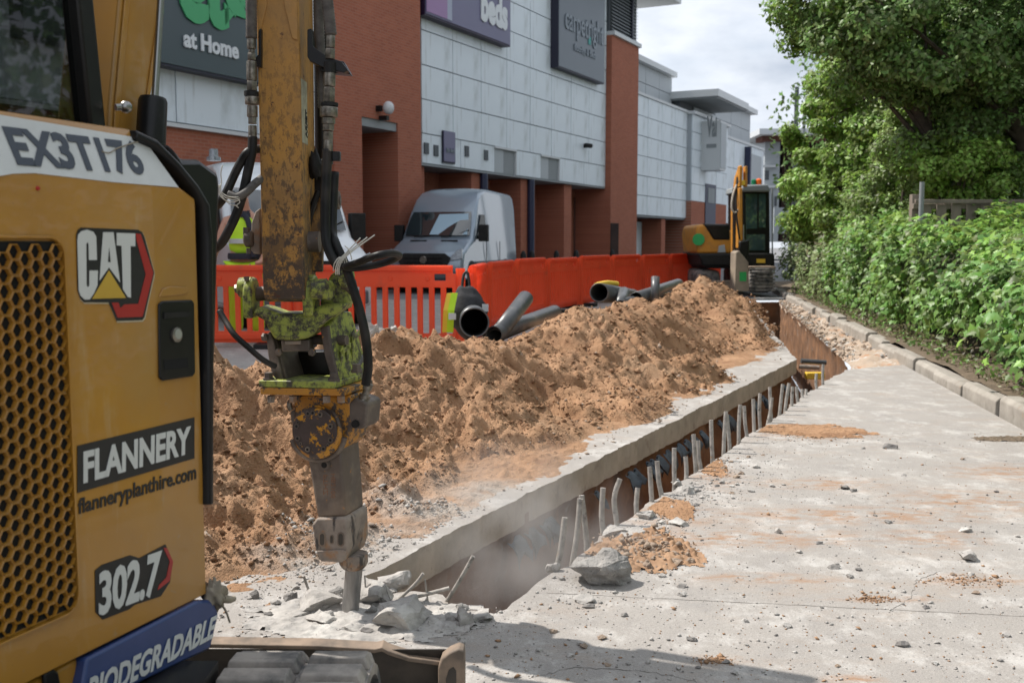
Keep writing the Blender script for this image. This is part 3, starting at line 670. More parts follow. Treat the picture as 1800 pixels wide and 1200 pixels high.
# signs
def sign(name, label, t0, t1, z0, z1, face, depth=.3, parent_y=-.07, edge=None):
    s = empty(name, BO, BRZ, label, 'sign')
    bbox('sign_box', (t0, parent_y - depth, z0), (t1, parent_y - .005, z1), edge or MT['sign_edge'], s)
    bbox('sign_face', (t0 + .03, parent_y - depth - .02, z0 + .05), (t1 - .02, parent_y - depth - .001, z1), face, s)
    return s
def stext(s, txt, t0, t1, z0, z1, y, m, bold=.02, name='lettering'):
    return text4(txt, [(t0, y, z0), (t1, y, z0), (t1, y, z1), (t0, y, z1)], name, m, s, bold, .015, world=False)
sy = -.075 - .3 - .022
t0, z0 = btz(275, 110, sy); t1 = btz(466, 150, sy)[0]
s1 = sign('shop_sign', 'dark slate shop sign with green word over white at Home', t0 - 3, t1, z0 - .02, z0 + 3.4, MT['sign_grey'])
ta, za = btz(322, 90, sy); tb, zb_ = btz(418, 100, sy); zt = btz(322, 52, sy)[1]; zbase = btz(322, 83, sy)[1]
stext(s1, 'at Home', ta, tb, zbase, zbase + (zt - zbase) * 1.02, sy - .02, MT['sign_white'], .035)
ta2, tb2 = btz(262, 40, sy)[0], btz(432, 40, sy)[0]; zg = btz(380, 52, sy)[1]
stext(s1, 'Pets', ta2, tb2, zg, zg + 1.6, sy - .02, MT['sign_green'], .06)
t0, z0 = btz(748, 26, sy); t1 = btz(898, 60, sy)[0]
s2 = sign('shop_sign', 'purple shop sign ending in the word beds, high on white cladding', t0, t1, z0, z0 + 3.2, MT['sign_purple'], edge=mat('dark_purple_sign_edge', (.02, .008, .035), rough=.5))
tp, tq = btz(786, 20, sy)[0], btz(794, 20, sy)[0]
bbox('mauve_panel', (t0 + .05, sy - .012, z0 + .1), (tp, sy - .001, z0 + 3.1), MT['sign_pink'], s2)
bbox('pale_stripe', (tp + .001, sy - .012, z0 + .1), (tq, sy - .001, z0 + 3.1), MT['sign_pale'], s2)
ta, tb = btz(845, 30, sy)[0], btz(891, 40, sy)[0]; zlo = btz(845, 36, sy)[1]
stext(s2, 'beds', ta, tb, zlo - .02, zlo + 1.0, sy - .015, MT['sign_white'], .05)
t0, z0 = btz(982, 118, sy); t1 = btz(1063, 140, sy)[0]
s3 = sign('shop_sign', 'grey slate sign with faint carpetright lettering beside the brick pier', t0, t1, z0, z0 + 4.2, MT['sign_slate'])
ta, tb = btz(993, 30, sy)[0], btz(1060, 60, sy)[0]; zlo = btz(993, 46, sy)[1]
stext(s3, 'carpetright', ta, tb, zlo - .35, zlo + .75, sy - .012, MT['sign_ghost'], .01)
ta, tb = btz(1009, 95, sy)[0], btz(1047, 105, sy)[0]; zlo = btz(1009, 93, sy)[1]
stext(s3, 'flooring & beds', ta, tb, zlo, zlo + .35, sy - .012, MT['sign_ghost'], .02)
bbox('teal_mark', (btz(1034, 70, sy)[0], sy - .02, btz(1034, 78, sy)[1]), (btz(1038, 70, sy)[0], sy - .001, btz(1034, 64, sy)[1]), mat('teal_mark', (.08, .32, .30)), s3)
t0, z0 = btz(778, 286, -.1); t1, z1 = btz(799, 250, -.1)
s4 = sign('notice_sign', 'small purple notice on white cladding above the silver van', t0, t1, z0, z0 + .95, MT['sign_purple'], depth=.05)
stext(s4, 'for beds', t0 + .15, t1 - .1, z0 + .32, z0 + .46, -.155, MT['sign_ghost'], .02)
# lamps and cameras on the walls
t, z = btz(679, 190, -.55)
lm = empty('wall_lamp', BO, BRZ, 'small round white bulkhead lamp above the tall brick doorway', 'lamp')
MB().sphere((t, -.62, z), .15, 14, 10, (1, 1, 1.15)).build('globe', MT['fascia'], lm, smooth=60, world=False)
MB().box((t - .06, -.60, z - .32), (t + .06, -.351, z - .2)).box((t - .2, -.5, z - .1), (t - .1, -.351, z + .05)).build('bracket', MT['black'], lm, world=False)
t, z = btz(1033, 257, -.25)
lm = empty('security_camera', BO, BRZ, 'small dark camera on the white cladding by the brick pier', 'camera')
MB().cyl((t, -.40, z), (t + .1, -.12, z + .05), .09, n=10).build('housing', MT['black'], lm, world=False, smooth=40)
MB().box((t + .04, -.2, z - .06), (t + .12, -.062, z + .1)).build('bracket', MT['black'], lm, world=False)

# second building
b2 = broot('retail_building', 'pale grey clad retail building with flat canopy roof, beyond the brick pier')
e0 = p1 + .02; eL = btz(1205, 300)[0]; eR = btz(1268, 300)[0]; eZ = btz(1340, 300)[0]
zlow = btz(1125, 378)[1]; zled = btz(1125, 168)[1]; zrf = btz(1126, 112, .8)[1]
bbox('wall', (e0, .02, zlow), (eL, 9, zled), MT['joint'], b2)
panels(b2, e0, eL, zlow, zled, 2.1, .93, 0, MT['clad'])
bbox('ledge', (e0, -.12, zled), (eL, .85, zled + .12), MT['fascia'], b2)
bbox('upper_wall', (e0, .86, zled + .1), (eL, 9, zrf), MT['joint'], b2)
panels(b2, e0, eL, zled + .12, zrf, 2.1, .8, .85, MT['clad2'])
bbox('roof', (e0 - .4, .5, zrf), (eL - .02, 9.2, zrf + .25), MT['fascia'], b2)
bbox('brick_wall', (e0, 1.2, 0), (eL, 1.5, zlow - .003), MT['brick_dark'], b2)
bbox('soffit', (e0, 0, zlow - .08), (eL, 1.2, zlow - .004), MT['soffit'], b2)
for u in (1166, 1204):
    t = btz(u, 400, .1)[0]; bbox('brick_pier', (t - .3, .1, 0), (t + .3, 1.2, zlow - .09), MT['brick'], b2)
for u0, u1 in ((1118, 1129), (1176, 1187)):
    bbox('white_door', (btz(u0, 400, 1.1)[0], 1.1, 0), (btz(u1, 400, 1.1)[0], 1.19, zlow - .25), MT['clad'], b2)
# entrance bay
ez = btz(1205, 196, -.3)[1]; bz = btz(1206, 352, -.3)[1]
bbox('wall', (eL, -.28, bz), (eR, 9, ez), MT['joint'], b2)
d0, d1, dzt = btz(1238, 350, -.3)[0], btz(1256, 350, -.3)[0], btz(1240, 323, -.3)[1]
panels(b2, eL, eR, bz, ez, 2.3, .95, -.28, MT['clad'])
bbox('brick_wall', (eL, -.33, 0), (eR, 4, bz), MT['brick'], b2)
bbox('door', (d0, -.38, 0), (d1, -.345, dzt), MT['navy'], b2)
bbox('door_panel', (d0 + .4, -.40, bz), (d1 - .3, -.381, dzt - .2), MT['soffit'], b2)
bbox('ledge', (eL - .1, -.5, ez), (eR + .1, .85, ez + .15), MT['fascia'], b2)
cz = btz(1300, 168, -3.2)[1]
bbox('louvre_wall', (eL + .2, .4, ez + .1), (eR, 8, cz + .3), MT['louvre'], b2)
panels(b2, eL + 2.4, eR - .1, ez + .2, cz + .2, 2.2, .28, .38, MT['clad2'], g=.06, name='louvre')
bbox('canopy_roof', (eL - .2, -1.7, cz + .3), (eR - .8, 8, cz + .65), MT['fascia'], b2)
bbox('canopy_soffit', (eL - .1, -1.6, cz + .22), (eR - .9, 7, cz + .298), MT['soffit'], b2)
# far wing
zf = btz(1268, 240, 0)[1]; zf2 = btz(1268, 178, .8)[1]
bbox('wall', (eR, .02, 0), (eZ, 9, zf), MT['joint'], b2)
panels(b2, eR, eZ, 2.4, zf, 2.6, 1.4, 0, MT['clad'])
bbox('brick_wall', (eR, -.03, 0), (eZ, .015, 2.39), MT['brick_dark'], b2)
bbox('ledge', (eR, -.12, zf), (eZ, .85, zf + .15), MT['fascia'], b2)
bbox('upper_wall', (eR, .86, zf + .1), (eZ - .3, 9, zf2), MT['joint'], b2)
panels(b2, eR, eZ - .3, zf + .15, zf2, 2.6, .9, .85, MT['clad2'])
bbox('roof', (eR - .1, .4, zf2), (eZ + .1, 9.2, zf2 + .3), MT['fascia'], b2)
t = btz(1316, 300, -.3)[0]; zz0, zz1 = 1.5, btz(1316, 258, -.3)[1]
s6 = tag(bbox('blade_sign', (t - .15, -.42, zz0), (t + .15, -.065, zz1), MT['navy'], None), 'narrow navy vertical sign on the far pale wing', 'sign'); s6.location = BO; s6.rotation_euler = (0, 0, BRZ)
bbox('window_panel', (t + .6, -.1, 2.6), (eZ - .7, -.061, zz1 - .3), MT['clad2'], b2)
# white projecting sign box
tn = btz(1233, 260, -.35)[0]; z0, z1 = btz(1233, 300, -.35)[1], btz(1240, 216, -.35)[1]; yo = -1.35
s5 = empty('shop_sign', BO, BRZ, 'white projecting sign box with grey lettering above the far entrance', 'sign')
bbox('sign_box', (tn, yo, z0), (tn + 1.1, -.345, z1), MT['fascia'], s5)
bbox('side_panel', (tn + .02, yo - .03, z0 + .1), (tn + 1.08, yo - .001, z1 - .1), MT['clad2'], s5)
text4('Vai', [(tn - .01, -.62, z0 + 1.7), (tn - .01, -1.15, z0 + 1.7), (tn - .01, -1.15, z0 + 2.8), (tn - .01, -.62, z0 + 2.8)], 'lettering', MT['soffit'], s5, .03, .01, world=False)
bbox('grey_bar', (tn - .02, -1.15, z0 + 1.15), (tn - .001, -.62, z0 + 1.35), MT['soffit'], s5)
# third, far building
b3 = empty('far_building', (13.6, 72, 0), 0, 'grey building with dark openings at the far end of the car park', 'building')
def wb(name, u0, u1, v0, v1, Y, d, m):
    a, b = at(u0, v1, Y), at(u1, v0, Y); MB().box((a.x, Y, a.z), (b.x, Y + d, b.z)).build(name, m, b3)
wb('wall', 1341, 1372, 232, 425, 74, 8, MT['clad2']); wb('wall', 1372, 1460, 240, 425, 76, 8, MT['door_dark'])
wb('roof', 1335, 1480, 226, 236, 72, 12, MT['fascia']); wb('fascia_board', 1340, 1480, 237, 247, 73, 2, MT['brick_dark'])
wb('window', 1345, 1352, 300, 316, 73.9, .09, MT['louvre']); wb('ledge', 1341, 1368, 290, 294, 73.6, .3, MT['fascia']); wb('ledge', 1341, 1368, 326, 330, 73.6, .3, MT['fascia'])
wb('fence_panel', 1360, 1412, 365, 410, 70, .2, MT['clad2']); wb('window', 1362, 1366, 345, 362, 73.9, .09, MT['louvre'])
p = at(1394, 420, 50)
lp = empty('lamp_post', (p.x, 50, 0), 0, 'tall dark lamp post rising in front of the far grey building', 'lamp post')
MB().cyl((p.x, 50, 0), (p.x, 50, at(1394, 153, 50).z), .13, .1, n=10).build('pole', MT['louvre'], lp, smooth=40)
MB().cyl((p.x, 50, 0), (p.x, 50, .9), .19, n=10).build('pole_base', MT['louvre'], lp, smooth=40)
p = at(1408, 420, 62); MB().cyl((p.x, 62, 0), (p.x, 62, at(1408, 180, 62).z), .1, n=8).build('column', MT['soffit'], b3, smooth=40)
# ------------------------------------------------------------------ orange barriers
def holed_slab(xs, zs, hole, th):
    """moulded panel in the XZ plane: cells where hole(i,j) is False, welded"""
    mb = MB(); n, m = len(xs) - 1, len(zs) - 1; solid = lambda i, j: 0 <= i < n and 0 <= j < m and not hole(i, j)
    for i in range(n):
        for j in range(m):
            if not solid(i, j): continue
            x0, x1, z0, z1 = xs[i], xs[i + 1], zs[j], zs[j + 1]; a, b = -th / 2, th / 2
            mb.add([(x0, a, z0), (x1, a, z0), (x1, a, z1), (x0, a, z1)], [(0, 1, 2, 3)]); mb.add([(x0, b, z0), (x1, b, z0), (x1, b, z1), (x0, b, z1)], [(3, 2, 1, 0)])
            if not solid(i - 1, j): mb.add([(x0, a, z0), (x0, b, z0), (x0, b, z1), (x0, a, z1)], [(3, 2, 1, 0)])
            if not solid(i + 1, j): mb.add([(x1, a, z0), (x1, b, z0), (x1, b, z1), (x1, a, z1)], [(0, 1, 2, 3)])
            if not solid(i, j - 1): mb.add([(x0, a, z0), (x1, a, z0), (x1, b, z0), (x0, b, z0)], [(3, 2, 1, 0)])
            if not solid(i, j + 1): mb.add([(x0, a, z1), (x1, a, z1), (x1, b, z1), (x0, b, z1)], [(0, 1, 2, 3)])
    return mb
def make_barrier(L):
    root = empty('barrier', (0, 0, 0), 0, None, 'barrier', 'orange plastic barriers round the works')
    ns = 13; pitch = (L - .24) / ns; xs = [0, .12]
    for k in range(ns): xs += [.12 + k * pitch + pitch * .44, .12 + (k + 1) * pitch] if k < ns - 1 else [.12 + k * pitch + pitch * .44, .12 + (k + 1) * pitch]
    xs += [L]; xs = sorted(set(round(x, 4) for x in xs))
    zs = [.06, .2, .74, .82, .90, 1.0]
    def hole(i, j):
        c = (xs[i] + xs[i + 1]) / 2
        if j == 1: return .12 < c < L - .12 and ((c - .12) % pitch) > pitch * .44
        if j == 4: return c < .12 or c > L - .12
        if j == 3: return L - .34 < c < L - .16
        return False
    mb = holed_slab(xs, zs, hole, .045)
    mb.build('panel', MT['orange'], root, world=False, weld=True, bevel=.009, seg=2)
    MB().box((.13, -.045, .93), (L - .13, -.023, .99)).box((.13, .023, .93), (L - .13, .045, .99)).box((.13, -.04, .1), (L - .13, -.023, .17)).build('top_rail', MT['orange'], root, world=False, bevel=.008)
    for k in range(4):
        x = .3 + (L - .7) * k / 3
        MB().lathe([(0, .03), (1, .022)], (x, -.023, .84), (x, -.034, .84), 10).build('moulded_boss', MT['orange'], root, world=False, smooth=40)
    for x in (.06, L - .03):
        MB().cyl((x, 0, .04), (x, 0, .965), .052, n=12).build('end_post', MT['orange'], root, world=False, smooth=40)
    for x in (.3, L - .3):
        MB().box((x - .11, -.24, -.0), (x + .11, .24, .065)).build('foot', MT['black_matt'], root, world=False, bevel=.01)
    return root
bar = make_barrier(2.0)
zsep = lambda p: Vector((p[0], p[1], 0))
pa, pb = at(515, 466, 12.35), at(814, 466, 11.95)
bar.location = (pa.x, pa.y, 0); bar.rotation_euler = (0, 0, math.atan2(pb.y - pa.y, pb.x - pa.x)); s_ = (pb.xy - pa.xy).length / 2.0
bar.scale = (s_, 1, 1); bar['label'] = 'orange slotted barrier facing the camera right of the excavator arm'
def place_barrier(a, b, label):
    c = copy_tree(bar); d = (Vector(b) - Vector(a)); c.location = (a[0], a[1], 0); c.rotation_euler = (0, 0, math.atan2(d.y, d.x)); c.scale = (d.length / 2.0, 1, 1 + random.uniform(-.012, .012)); c.rotation_euler.x = random.uniform(-.025, .025); c.rotation_euler.z += random.uniform(-.012, .012); c['label'] = label; return c
p2 = at(212, 468, 12.35); place_barrier((p2.x, p2.y), (pa.x - .03, pa.y), 'orange slotted barrier left of the excavator arm, below the worker')
path = [Vector(q) for q in ((-.47, 12.15), (-.36, 14.2), (.05, 16.4), (.75, 18.7), (1.65, 21.0), (2.65, 23.2), (3.6, 25.1), (4.55, 26.9), (5.4, 28.4), (6.1, 29.7))]
Q = []
for i in range(len(path) - 1):
    n = max(1, int((path[i + 1] - path[i]).length / .05))
    for k in range(n): Q.append(path[i].lerp(path[i + 1], k / n))
cur = Q[0]; segs = []
for q in Q:
    if (q - cur).length >= 2.04: segs.append((cur, q)); cur = q
ordn = ['nearest', 'second', 'third', 'fourth', 'fifth', 'sixth', 'seventh', 'eighth', 'ninth', 'tenth', 'eleventh', 'twelfth']
for i, (a, b) in enumerate(segs):
    d = (b - a).normalized() * .045
    lab = 'farthest orange barrier of the curved line, beside the distant excavator' if i == len(segs) - 1 else f'{ordn[i]} orange barrier along the curved line behind the sand heap, counted from the black bag'
    place_barrier(a + d, b - d, lab)

# ------------------------------------------------------------------ plastic pipes
def pipe(p0, p1, r, label, group='grey plastic ducts on the sand'):
    p0, p1 = Vector(p0), Vector(p1); d = (p1 - p0).normalized(); u = d.orthogonal().normalized(); w = d.cross(u); n = 28; ri = r * .9
    mb = MB(); ring = lambda p, q: [p + (u * math.cos(2 * math.pi * i / n) + w * math.sin(2 * math.pi * i / n)) * q for i in range(n)]
    mb.add(ring(p0, r) + ring(p1, r), [(i, (i + 1) % n, (i + 1) % n + n, i + n) for i in range(n)])
    mb.add(ring(p0, ri) + ring(p0, r), [(i, (i + 1) % n, (i + 1) % n + n, i + n) for i in range(n)])
    mb.add(ring(p1, r) + ring(p1, ri), [(i, (i + 1) % n, (i + 1) % n + n, i + n) for i in range(n)])
    mb.m = 1; mb.add(ring(p1, ri) + ring(p0, ri), [(i, (i + 1) % n, (i + 1) % n + n, i + n) for i in range(n)])
    o = mb.build('plastic_pipe', [MT['pipe'], MT['pipe_in']], None, smooth=40, weld=True); tag(o, label, 'pipe', group); return o
pipe(at(834, 567, 8.6), at(831, 556, 10.4), .128, 'dark grey pipe with its round open end facing the camera beside the black bag')
pipe(at(872, 592, 8.9), at(924, 524, 9.6), .075, 'grey pipe leaning up to the right above the sand')
pipe(at(868, 588, 8.8), at(975, 548, 11.2), .075, 'grey pipe lying on the sand with dark open end, under the leaning pipe')
pipe(at(1053, 514, 12.3), at(1112, 522, 15.2), .115, 'dark open ended pipe on top of the heap, leftmost of the far pipes')
pipe(at(1118, 525, 12.8), at(1192, 500, 15.0), .085, 'long grey pipe sloping up to the right on the far heap')
pipe(at(1095, 532, 12.5), at(1180, 517, 14.3), .06, 'thin grey pipe lying across the far heap behind the upright one')
pipe(at(1152, 530, 13.0), at(1152, 487, 13.1), .055, 'short grey pipe standing upright on the far heap')
pipe(at(1090, 538, 12.3), at(1097, 514, 13.2), .075, 'stubby grey pipe end poking out of the sand by the open pipe')
MT['bright_yellow'] = mat('yellow_plastic', (.75, .50, .05), rough=.5)
a, b = at(1048, 501, 13.4), at(1085, 499, 13.8); o = MB().tube([a, a.lerp(b, .5) + Vector((0, 0, .02)), b], .034, 12).build('warning_tape_roll', MT['bright_yellow'], smooth=50); tag(o, 'yellow bundle of tape lying on the far open ended pipe', 'tape')

# ------------------------------------------------------------------ black rucksack with hi-vis strip hanging at the barrier
cen = at(822, 545, 9.9)
bag = empty('rucksack', (cen.x, cen.y, 0), 0, 'black cloth rucksack with hi-vis vest leaning at the barrier corner', 'bag')
b = bmesh.new(); bmesh.ops.create_icosphere(b, subdivisions=4, radius=1)
for v in b.verts:
    c = v.co; w = 1 - .32 * max(0, c.z) ** 1.5; n_ = .05 * math.sin(c.x * 7 + c.z * 5) + .04 * math.sin(c.z * 11 + c.y * 6)
    v.co = Vector((cen.x + (c.x * .19 * w + c.z * -.02) * (1 + n_), cen.y + c.y * .16 * w, cen.z - .02 + c.z * .265 * (1 + n_)))
me = bpy.data.meshes.new('bag_body'); b.to_mesh(me); b.free(); me.materials.append(mat('black_cloth', (.018, .018, .02), (.035, .035, .04), 14, rough=.85, bump=.5, bscale=30, bdist=.01)); finish(me, 80)
link('bag_body', me, bag)
MT['hivis'] = mat('hi_vis_yellow', (.52, .80, .03), (.46, .72, .02), 6, rough=.7)
MT['hivis_orange'] = mat('hi_vis_orange', (.85, .16, .03), rough=.7)
MT['reflective'] = mat('grey_reflective_tape', (.50, .52, .52), rough=.4)
for (u0, m, nm) in ((783, MT['bright_yellow'], 'strap'), (791, MT['hivis'], 'vest_strip')):
    a, c_, d = at(u0 + 8, 515, 9.72), at(u0 + 2, 545, 9.66), at(u0, 584, 9.7); mb = MB()
    for p, q in ((a, c_), (c_, d)):
        for k in range(4):
            s0, s1 = p.lerp(q, k / 4), p.lerp(q, (k + 1) / 4); w = Vector((.03, .01, .0)); mb.add([s0 - w, s0 + w, s1 + w, s1 - w, s0 - w + Vector((0, .012, 0)), s0 + w + Vector((0, .012, 0)), s1 + w + Vector((0, .012, 0)), s1 - w + Vector((0, .012, 0))], [(0, 1, 2, 3), (7, 6, 5, 4), (0, 4, 5, 1), (1, 5, 6, 2), (3, 2, 6, 7), (0, 3, 7, 4)])
    mb.build(nm, m, bag)
a = at(795, 556, 9.64); MB().box((a.x - .035, a.y - .006, a.z - .03), (a.x + .035, a.y + .002, a.z + .03)).build('reflective_band', MT['reflective'], bag)
a = at(853, 540, 9.7); MB().box((a.x - .03, a.y - .004, a.z - .04), (a.x + .03, a.y, a.z + .03), None).build('white_tag', MT['decal_white'], bag)
MB().tube([at(812, 508, 9.9), at(815, 484, 9.95), at(822, 480, 9.95), at(826, 508, 9.9)], .014, 8).build('carry_strap', MT['black_matt'], bag, smooth=50)

# ------------------------------------------------------------------ vans
def make_van(name, loc, rz, label, body, H, k_front, sky_refl=False):
    """local frame: x across, +y towards the rear, front bumper at y=0, z up"""
    root = empty(name, loc, rz, label, 'van', 'vans parked behind the barriers')
    prof = [(.10, .30), (.0, .45), (.0, .78), (.10, 1.02), (.42, 1.16), (1.0, 1.36), (1.62, 2.08), (1.95, H - .36), (2.25, H - .12), (2.8, H - .02), (3.6, H), (5.75, H - .03), (5.93, H - .12), (5.98, H - .5), (5.98, .42), (5.2, .30)]
    wz = lambda z: 1.0 - .015 * max(0, .8 - z) - max(0, (z - 1.3)) * .085 - max(0, z - (H - .25)) * .28
    n = len(prof); cols = [-1, -.82, -.4, 0, .4, .82, 1]; vs = []
    for c in cols:
        for (y, z) in prof:
            yy = y + (.16 if y < 1.2 else .05 if y < 2.3 else 0) * abs(c) ** 3; vs.append((c * wz(z), yy, z - (.05 * abs(c) ** 4 if z > H - .3 else 0)))
    fs = []
    for i in range(len(cols) - 1):
        for j in range(n): fs.append((i * n + j, (i + 1) * n + j, (i + 1) * n + (j + 1) % n, i * n + (j + 1) % n))
    fs += [tuple(range(n)), tuple(range(len(vs) - 1, len(vs) - 1 - n, -1))]
    MB().add(vs, fs).build('body', body, root, world=False, bevel=.07, seg=3)
    gl = MT['van_glass']
    def on_front(y, z, x): return (x * wz(z), y + (.16 if y < 1.2 else .05) * abs(x) ** 3 - .012, z + .008)
    # windscreen
    rows = [(1.06, 1.43), (1.35, 1.766), (1.60, 2.055)]; mb = MB(); cs = [-.9, -.6, -.3, 0, .3, .6, .9]; v2 = []
    for (y, z) in rows:
        for c in cs: v2.append(Vector(on_front(y, z, c * (1 if z < 2 else .96))) + Vector((0, -.03, .02)))
    mb.add(v2, [(j * 7 + i, j * 7 + i + 1, (j + 1) * 7 + i + 1, (j + 1) * 7 + i) for j in range(2) for i in range(6)]); mb.build('windscreen', gl, root, world=False, smooth=60)
    if sky_refl:   # sky reflection, painted as a pale sheet just off the windscreen
        mb = MB(); v3 = [Vector(on_front(1.07, 1.44, -.18)), Vector(on_front(1.07, 1.44, .84)), Vector(on_front(1.56, 2.0, .80)), Vector(on_front(1.54, 1.98, -.05))]
        mb.add([v + Vector((0, -.045, .03)) for v in v3], [(0, 1, 2, 3)]); mb.build('screen_reflection', MT['van_reflection'], root, world=False)
    for sgn in (-1, 1):
        # side window, door line, mirror, headlight, wheels
        mb = MB(); pl = [(1.38, 1.36), (2.35, 1.36), (2.35, 2.02), (1.95, 2.02)]; mb.prism([(sgn * (wz(z) + .016), y, z) for y, z in pl], (sgn * .008, 0, 0)); mb.build('side_window', MT['side_glass'], root, world=False)
        MB().box((sgn * 1.02, 1.42, 1.36), (sgn * 1.05, 1.62, 1.46)).box((sgn * 1.05, 1.38, 1.30), (sgn * 1.30, 1.56, 1.74)).build('mirror', MT['black_matt'], root, world=False, bevel=.05)
        mb = MB(); hl = [(.60, .80), (.98, .86), (.96, 1.12), (.82, 1.06)]; mb.prism([(sgn * x, .165 * x ** 3 + .0 + (z - .78) * .32, z) for x, z in hl], (0, -.05, 0)); mb.build('headlight', MT['headlight'], root, world=False, bevel=.01)
        for yw in (.98, 4.55):
            wl = MB().lathe([(0, .30), (.08, .345), (.92, .345), (1, .30)], (sgn * .76, yw, .345), (sgn * .985, yw, .345), 24).build('wheel', MT['black_matt'], root, world=False, smooth=40)
            MB().lathe([(0, .2), (.6, .2), (1, .1)], (sgn * .985, yw, .345), (sgn * 1.0, yw, .345), 16).build('hub', MT['fitting'], wl, world=False, smooth=40)
            MB().lathe([(0, .42), (1, .42)], (sgn * .6, yw, .38), (sgn * (wz(.6) + .003), yw, .38), 24).build('wheel_arch', MT['black_matt'], root, world=False, smooth=40)
        for (ya, yb_, z0, z1) in ((2.42, 2.44, .5, H - .5), (3.85, 3.87, .5, H - .5)):
            MB().box((sgn * (wz(1.2) - .02), ya, z0), (sgn * (wz(1.2) - .004), yb_, 1.3)).build('door_seam', MT['black_matt'], root, world=False)
        MB().box((sgn * (wz(1.2) + .0), 1.3, .62), (sgn * (wz(1.2) + .02), 5.7, .78)).build('side_rubbing_strip', MT['van_trim'], root, world=False, bevel=.01)
    MB().prism([(-.60, -.012, .66), (.60, -.012, .66), (.72, .0, .88), (.55, .03, 1.0), (-.55, .03, 1.0), (-.72, .0, .88)], (0, .05, 0)).build('grille', MT['black_matt'], root, world=False, bevel=.01)
    for z in (.76, .87): MB().box((-.52, -.03, z), (.52, -.014, z + .025)).build('grille_bar', MT['black'], root, world=False)
    MB().lathe([(0, .1), (1, .085)], (0, -.014, .83), (0, -.04, .83), 20).build('badge', MT['fitting'], root, world=False, smooth=40).scale = (1, 1, 1)
    MB().box((-.85, -.03, .36), (.85, .02, .56)).build('bumper', MT['van_trim'], root, world=False, bevel=.03)
    for sgn in (-.42, .42): MB().box((sgn - .22, .83, 1.30), (sgn + .22, .9, 1.335)).build('bonnet_vent', MT['black_matt'], root, world=False)
    MB().tube([(-.6, 1.0, 1.42), (-.1, 1.06, 1.45), (.55, 1.16, 1.58)], .012, 6).tube([(.15, 1.0, 1.42), (.5, 1.06, 1.46), (.85, 1.2, 1.60)], .012, 6).build('wiper', MT['black_matt'], root, world=False, kind='stuff')
    return root
MT['silver'] = mat('silver_van_paint', (.27, .33, .39), (.25, .31, .37), .8, rough=.3, metal=.3, coat=.6)
MT['white_van'] = mat('white_van_paint', (.72, .74, .76), (.68, .70, .72), .8, rough=.25, coat=.5)
MT['van_glass'] = mat('van_window_glass', (.02, .03, .035), rough=.04, spec=1.0, coat=1)
MT['side_glass'] = mat('dark_side_glass', (.015, .02, .018), rough=.25, spec=.15)
MT['van_reflection'] = mat('painted_sky_reflection', (.34, .48, .58), rough=.3)  # pale blue standing in for the sky mirrored in the windscreen
MT['van_trim'] = mat('grey_van_trim', (.10, .11, .12), rough=.5)
MT['headlight'] = mat('headlight_glass', (.30, .33, .36), (.12, .13, .15), 14, rough=.08, spec=.8, coat=1)
s68 = at(744, 427, 26.0)
make_van('silver_van', (s68.x, 26.0, 0), R(-14), 'silver high roof delivery van parked facing the camera by the brick building', MT['silver'], 2.78, 0, True)
wv = at(548, 427, 14.9)
w = make_van('white_van', (wv.x, 14.9, 0), R(27), 'white van with roof beacon parked behind the worker and the arm', MT['white_van'], 2.62, 0)
bc = at(375, 262, 17.0); o = MB().lathe([(0, .12), (.3, .12), (.35, .08), (1, .07)], (bc.x, 17, 2.60), (bc.x, 17, 2.79), 12).build('roof_beacon', MT['headlight'], w, smooth=40)

# ------------------------------------------------------------------ worker
wk0 = at(430, 400, 12.9); wx, wy = wk0.x, wk0.y
wk = empty('person', (wx, wy, 0), 0, 'worker in white helmet and yellow hi-vis vest standing behind the orange barrier', 'person')
def skin_body(name, V_, E_, Rr, m, parent, sub=2):
    me = bpy.data.meshes.new(name); me.from_pydata(V_, E_, []); o = link(name, me, parent)
    md = o.modifiers.new('skin', 'SKIN'); sk = me.skin_vertices[0].data if me.skin_vertices else None
    if sk is None:
        bpy.context.view_layer.objects.active = o; b_ = bmesh.new(); b_.from_mesh(me); b_.verts.layers.skin.verify(); b_.to_mesh(me); b_.free(); sk = me.skin_vertices[0].data
    for i, r in enumerate(Rr): sk[i].radius = (r if isinstance(r, tuple) else (r, r)); sk[i].use_root = (i == 0)
    s2 = o.modifiers.new('subdivision', 'SUBSURF'); s2.levels = s2.render_levels = sub; me.materials.append(m)
    dg = bpy.context.evaluated_depsgraph_get(); me2 = bpy.data.meshes.new_from_object(o.evaluated_get(dg)); o.modifiers.clear(); o.data = me2; me2.name = name
    me2.materials.clear(); me2.materials.append(m); finish(me2, 180); return o
B = lambda x, y, z: (wx + x, wy + y, z)
MT['skin'] = mat('skin', (.50, .27, .19), (.44, .22, .15), 8, rough=.5)
MT['navy_cloth'] = mat('navy_work_cloth', (.02, .022, .035), rough=.8)
# body: pelvis, spine, neck, head, arms, legs as one surface
Vb = [B(0, 0, 1.0), B(0, 0, 1.2), B(.0, .0, 1.42), B(0, -.01, 1.53), B(-.01, -.05, 1.62), B(-.02, -.07, 1.74),
      B(-.2, 0, 1.43), B(-.29, -.04, 1.2), B(-.36, -.12, .97), B(-.40, -.16, .90), B(.2, 0, 1.43), B(.27, -.03, 1.16), B(.22, -.2, 1.0), B(.18, -.27, .98),
      B(-.1, 0, .93), B(-.12, 0, .52), B(-.12, .02, .1), B(-.12, -.1, .05), B(.1, 0, .93), B(.12, -.02, .52), B(.12, .04, .1), B(.12, -.08, .05)]
Eb = [(0, 1), (1, 2), (2, 3), (3, 4), (4, 5), (2, 6), (6, 7), (7, 8), (8, 9), (2, 10), (10, 11), (11, 12), (12, 13), (0, 14), (14, 15), (15, 16), (16, 17), (0, 18), (18, 19), (19, 20), (20, 21)]
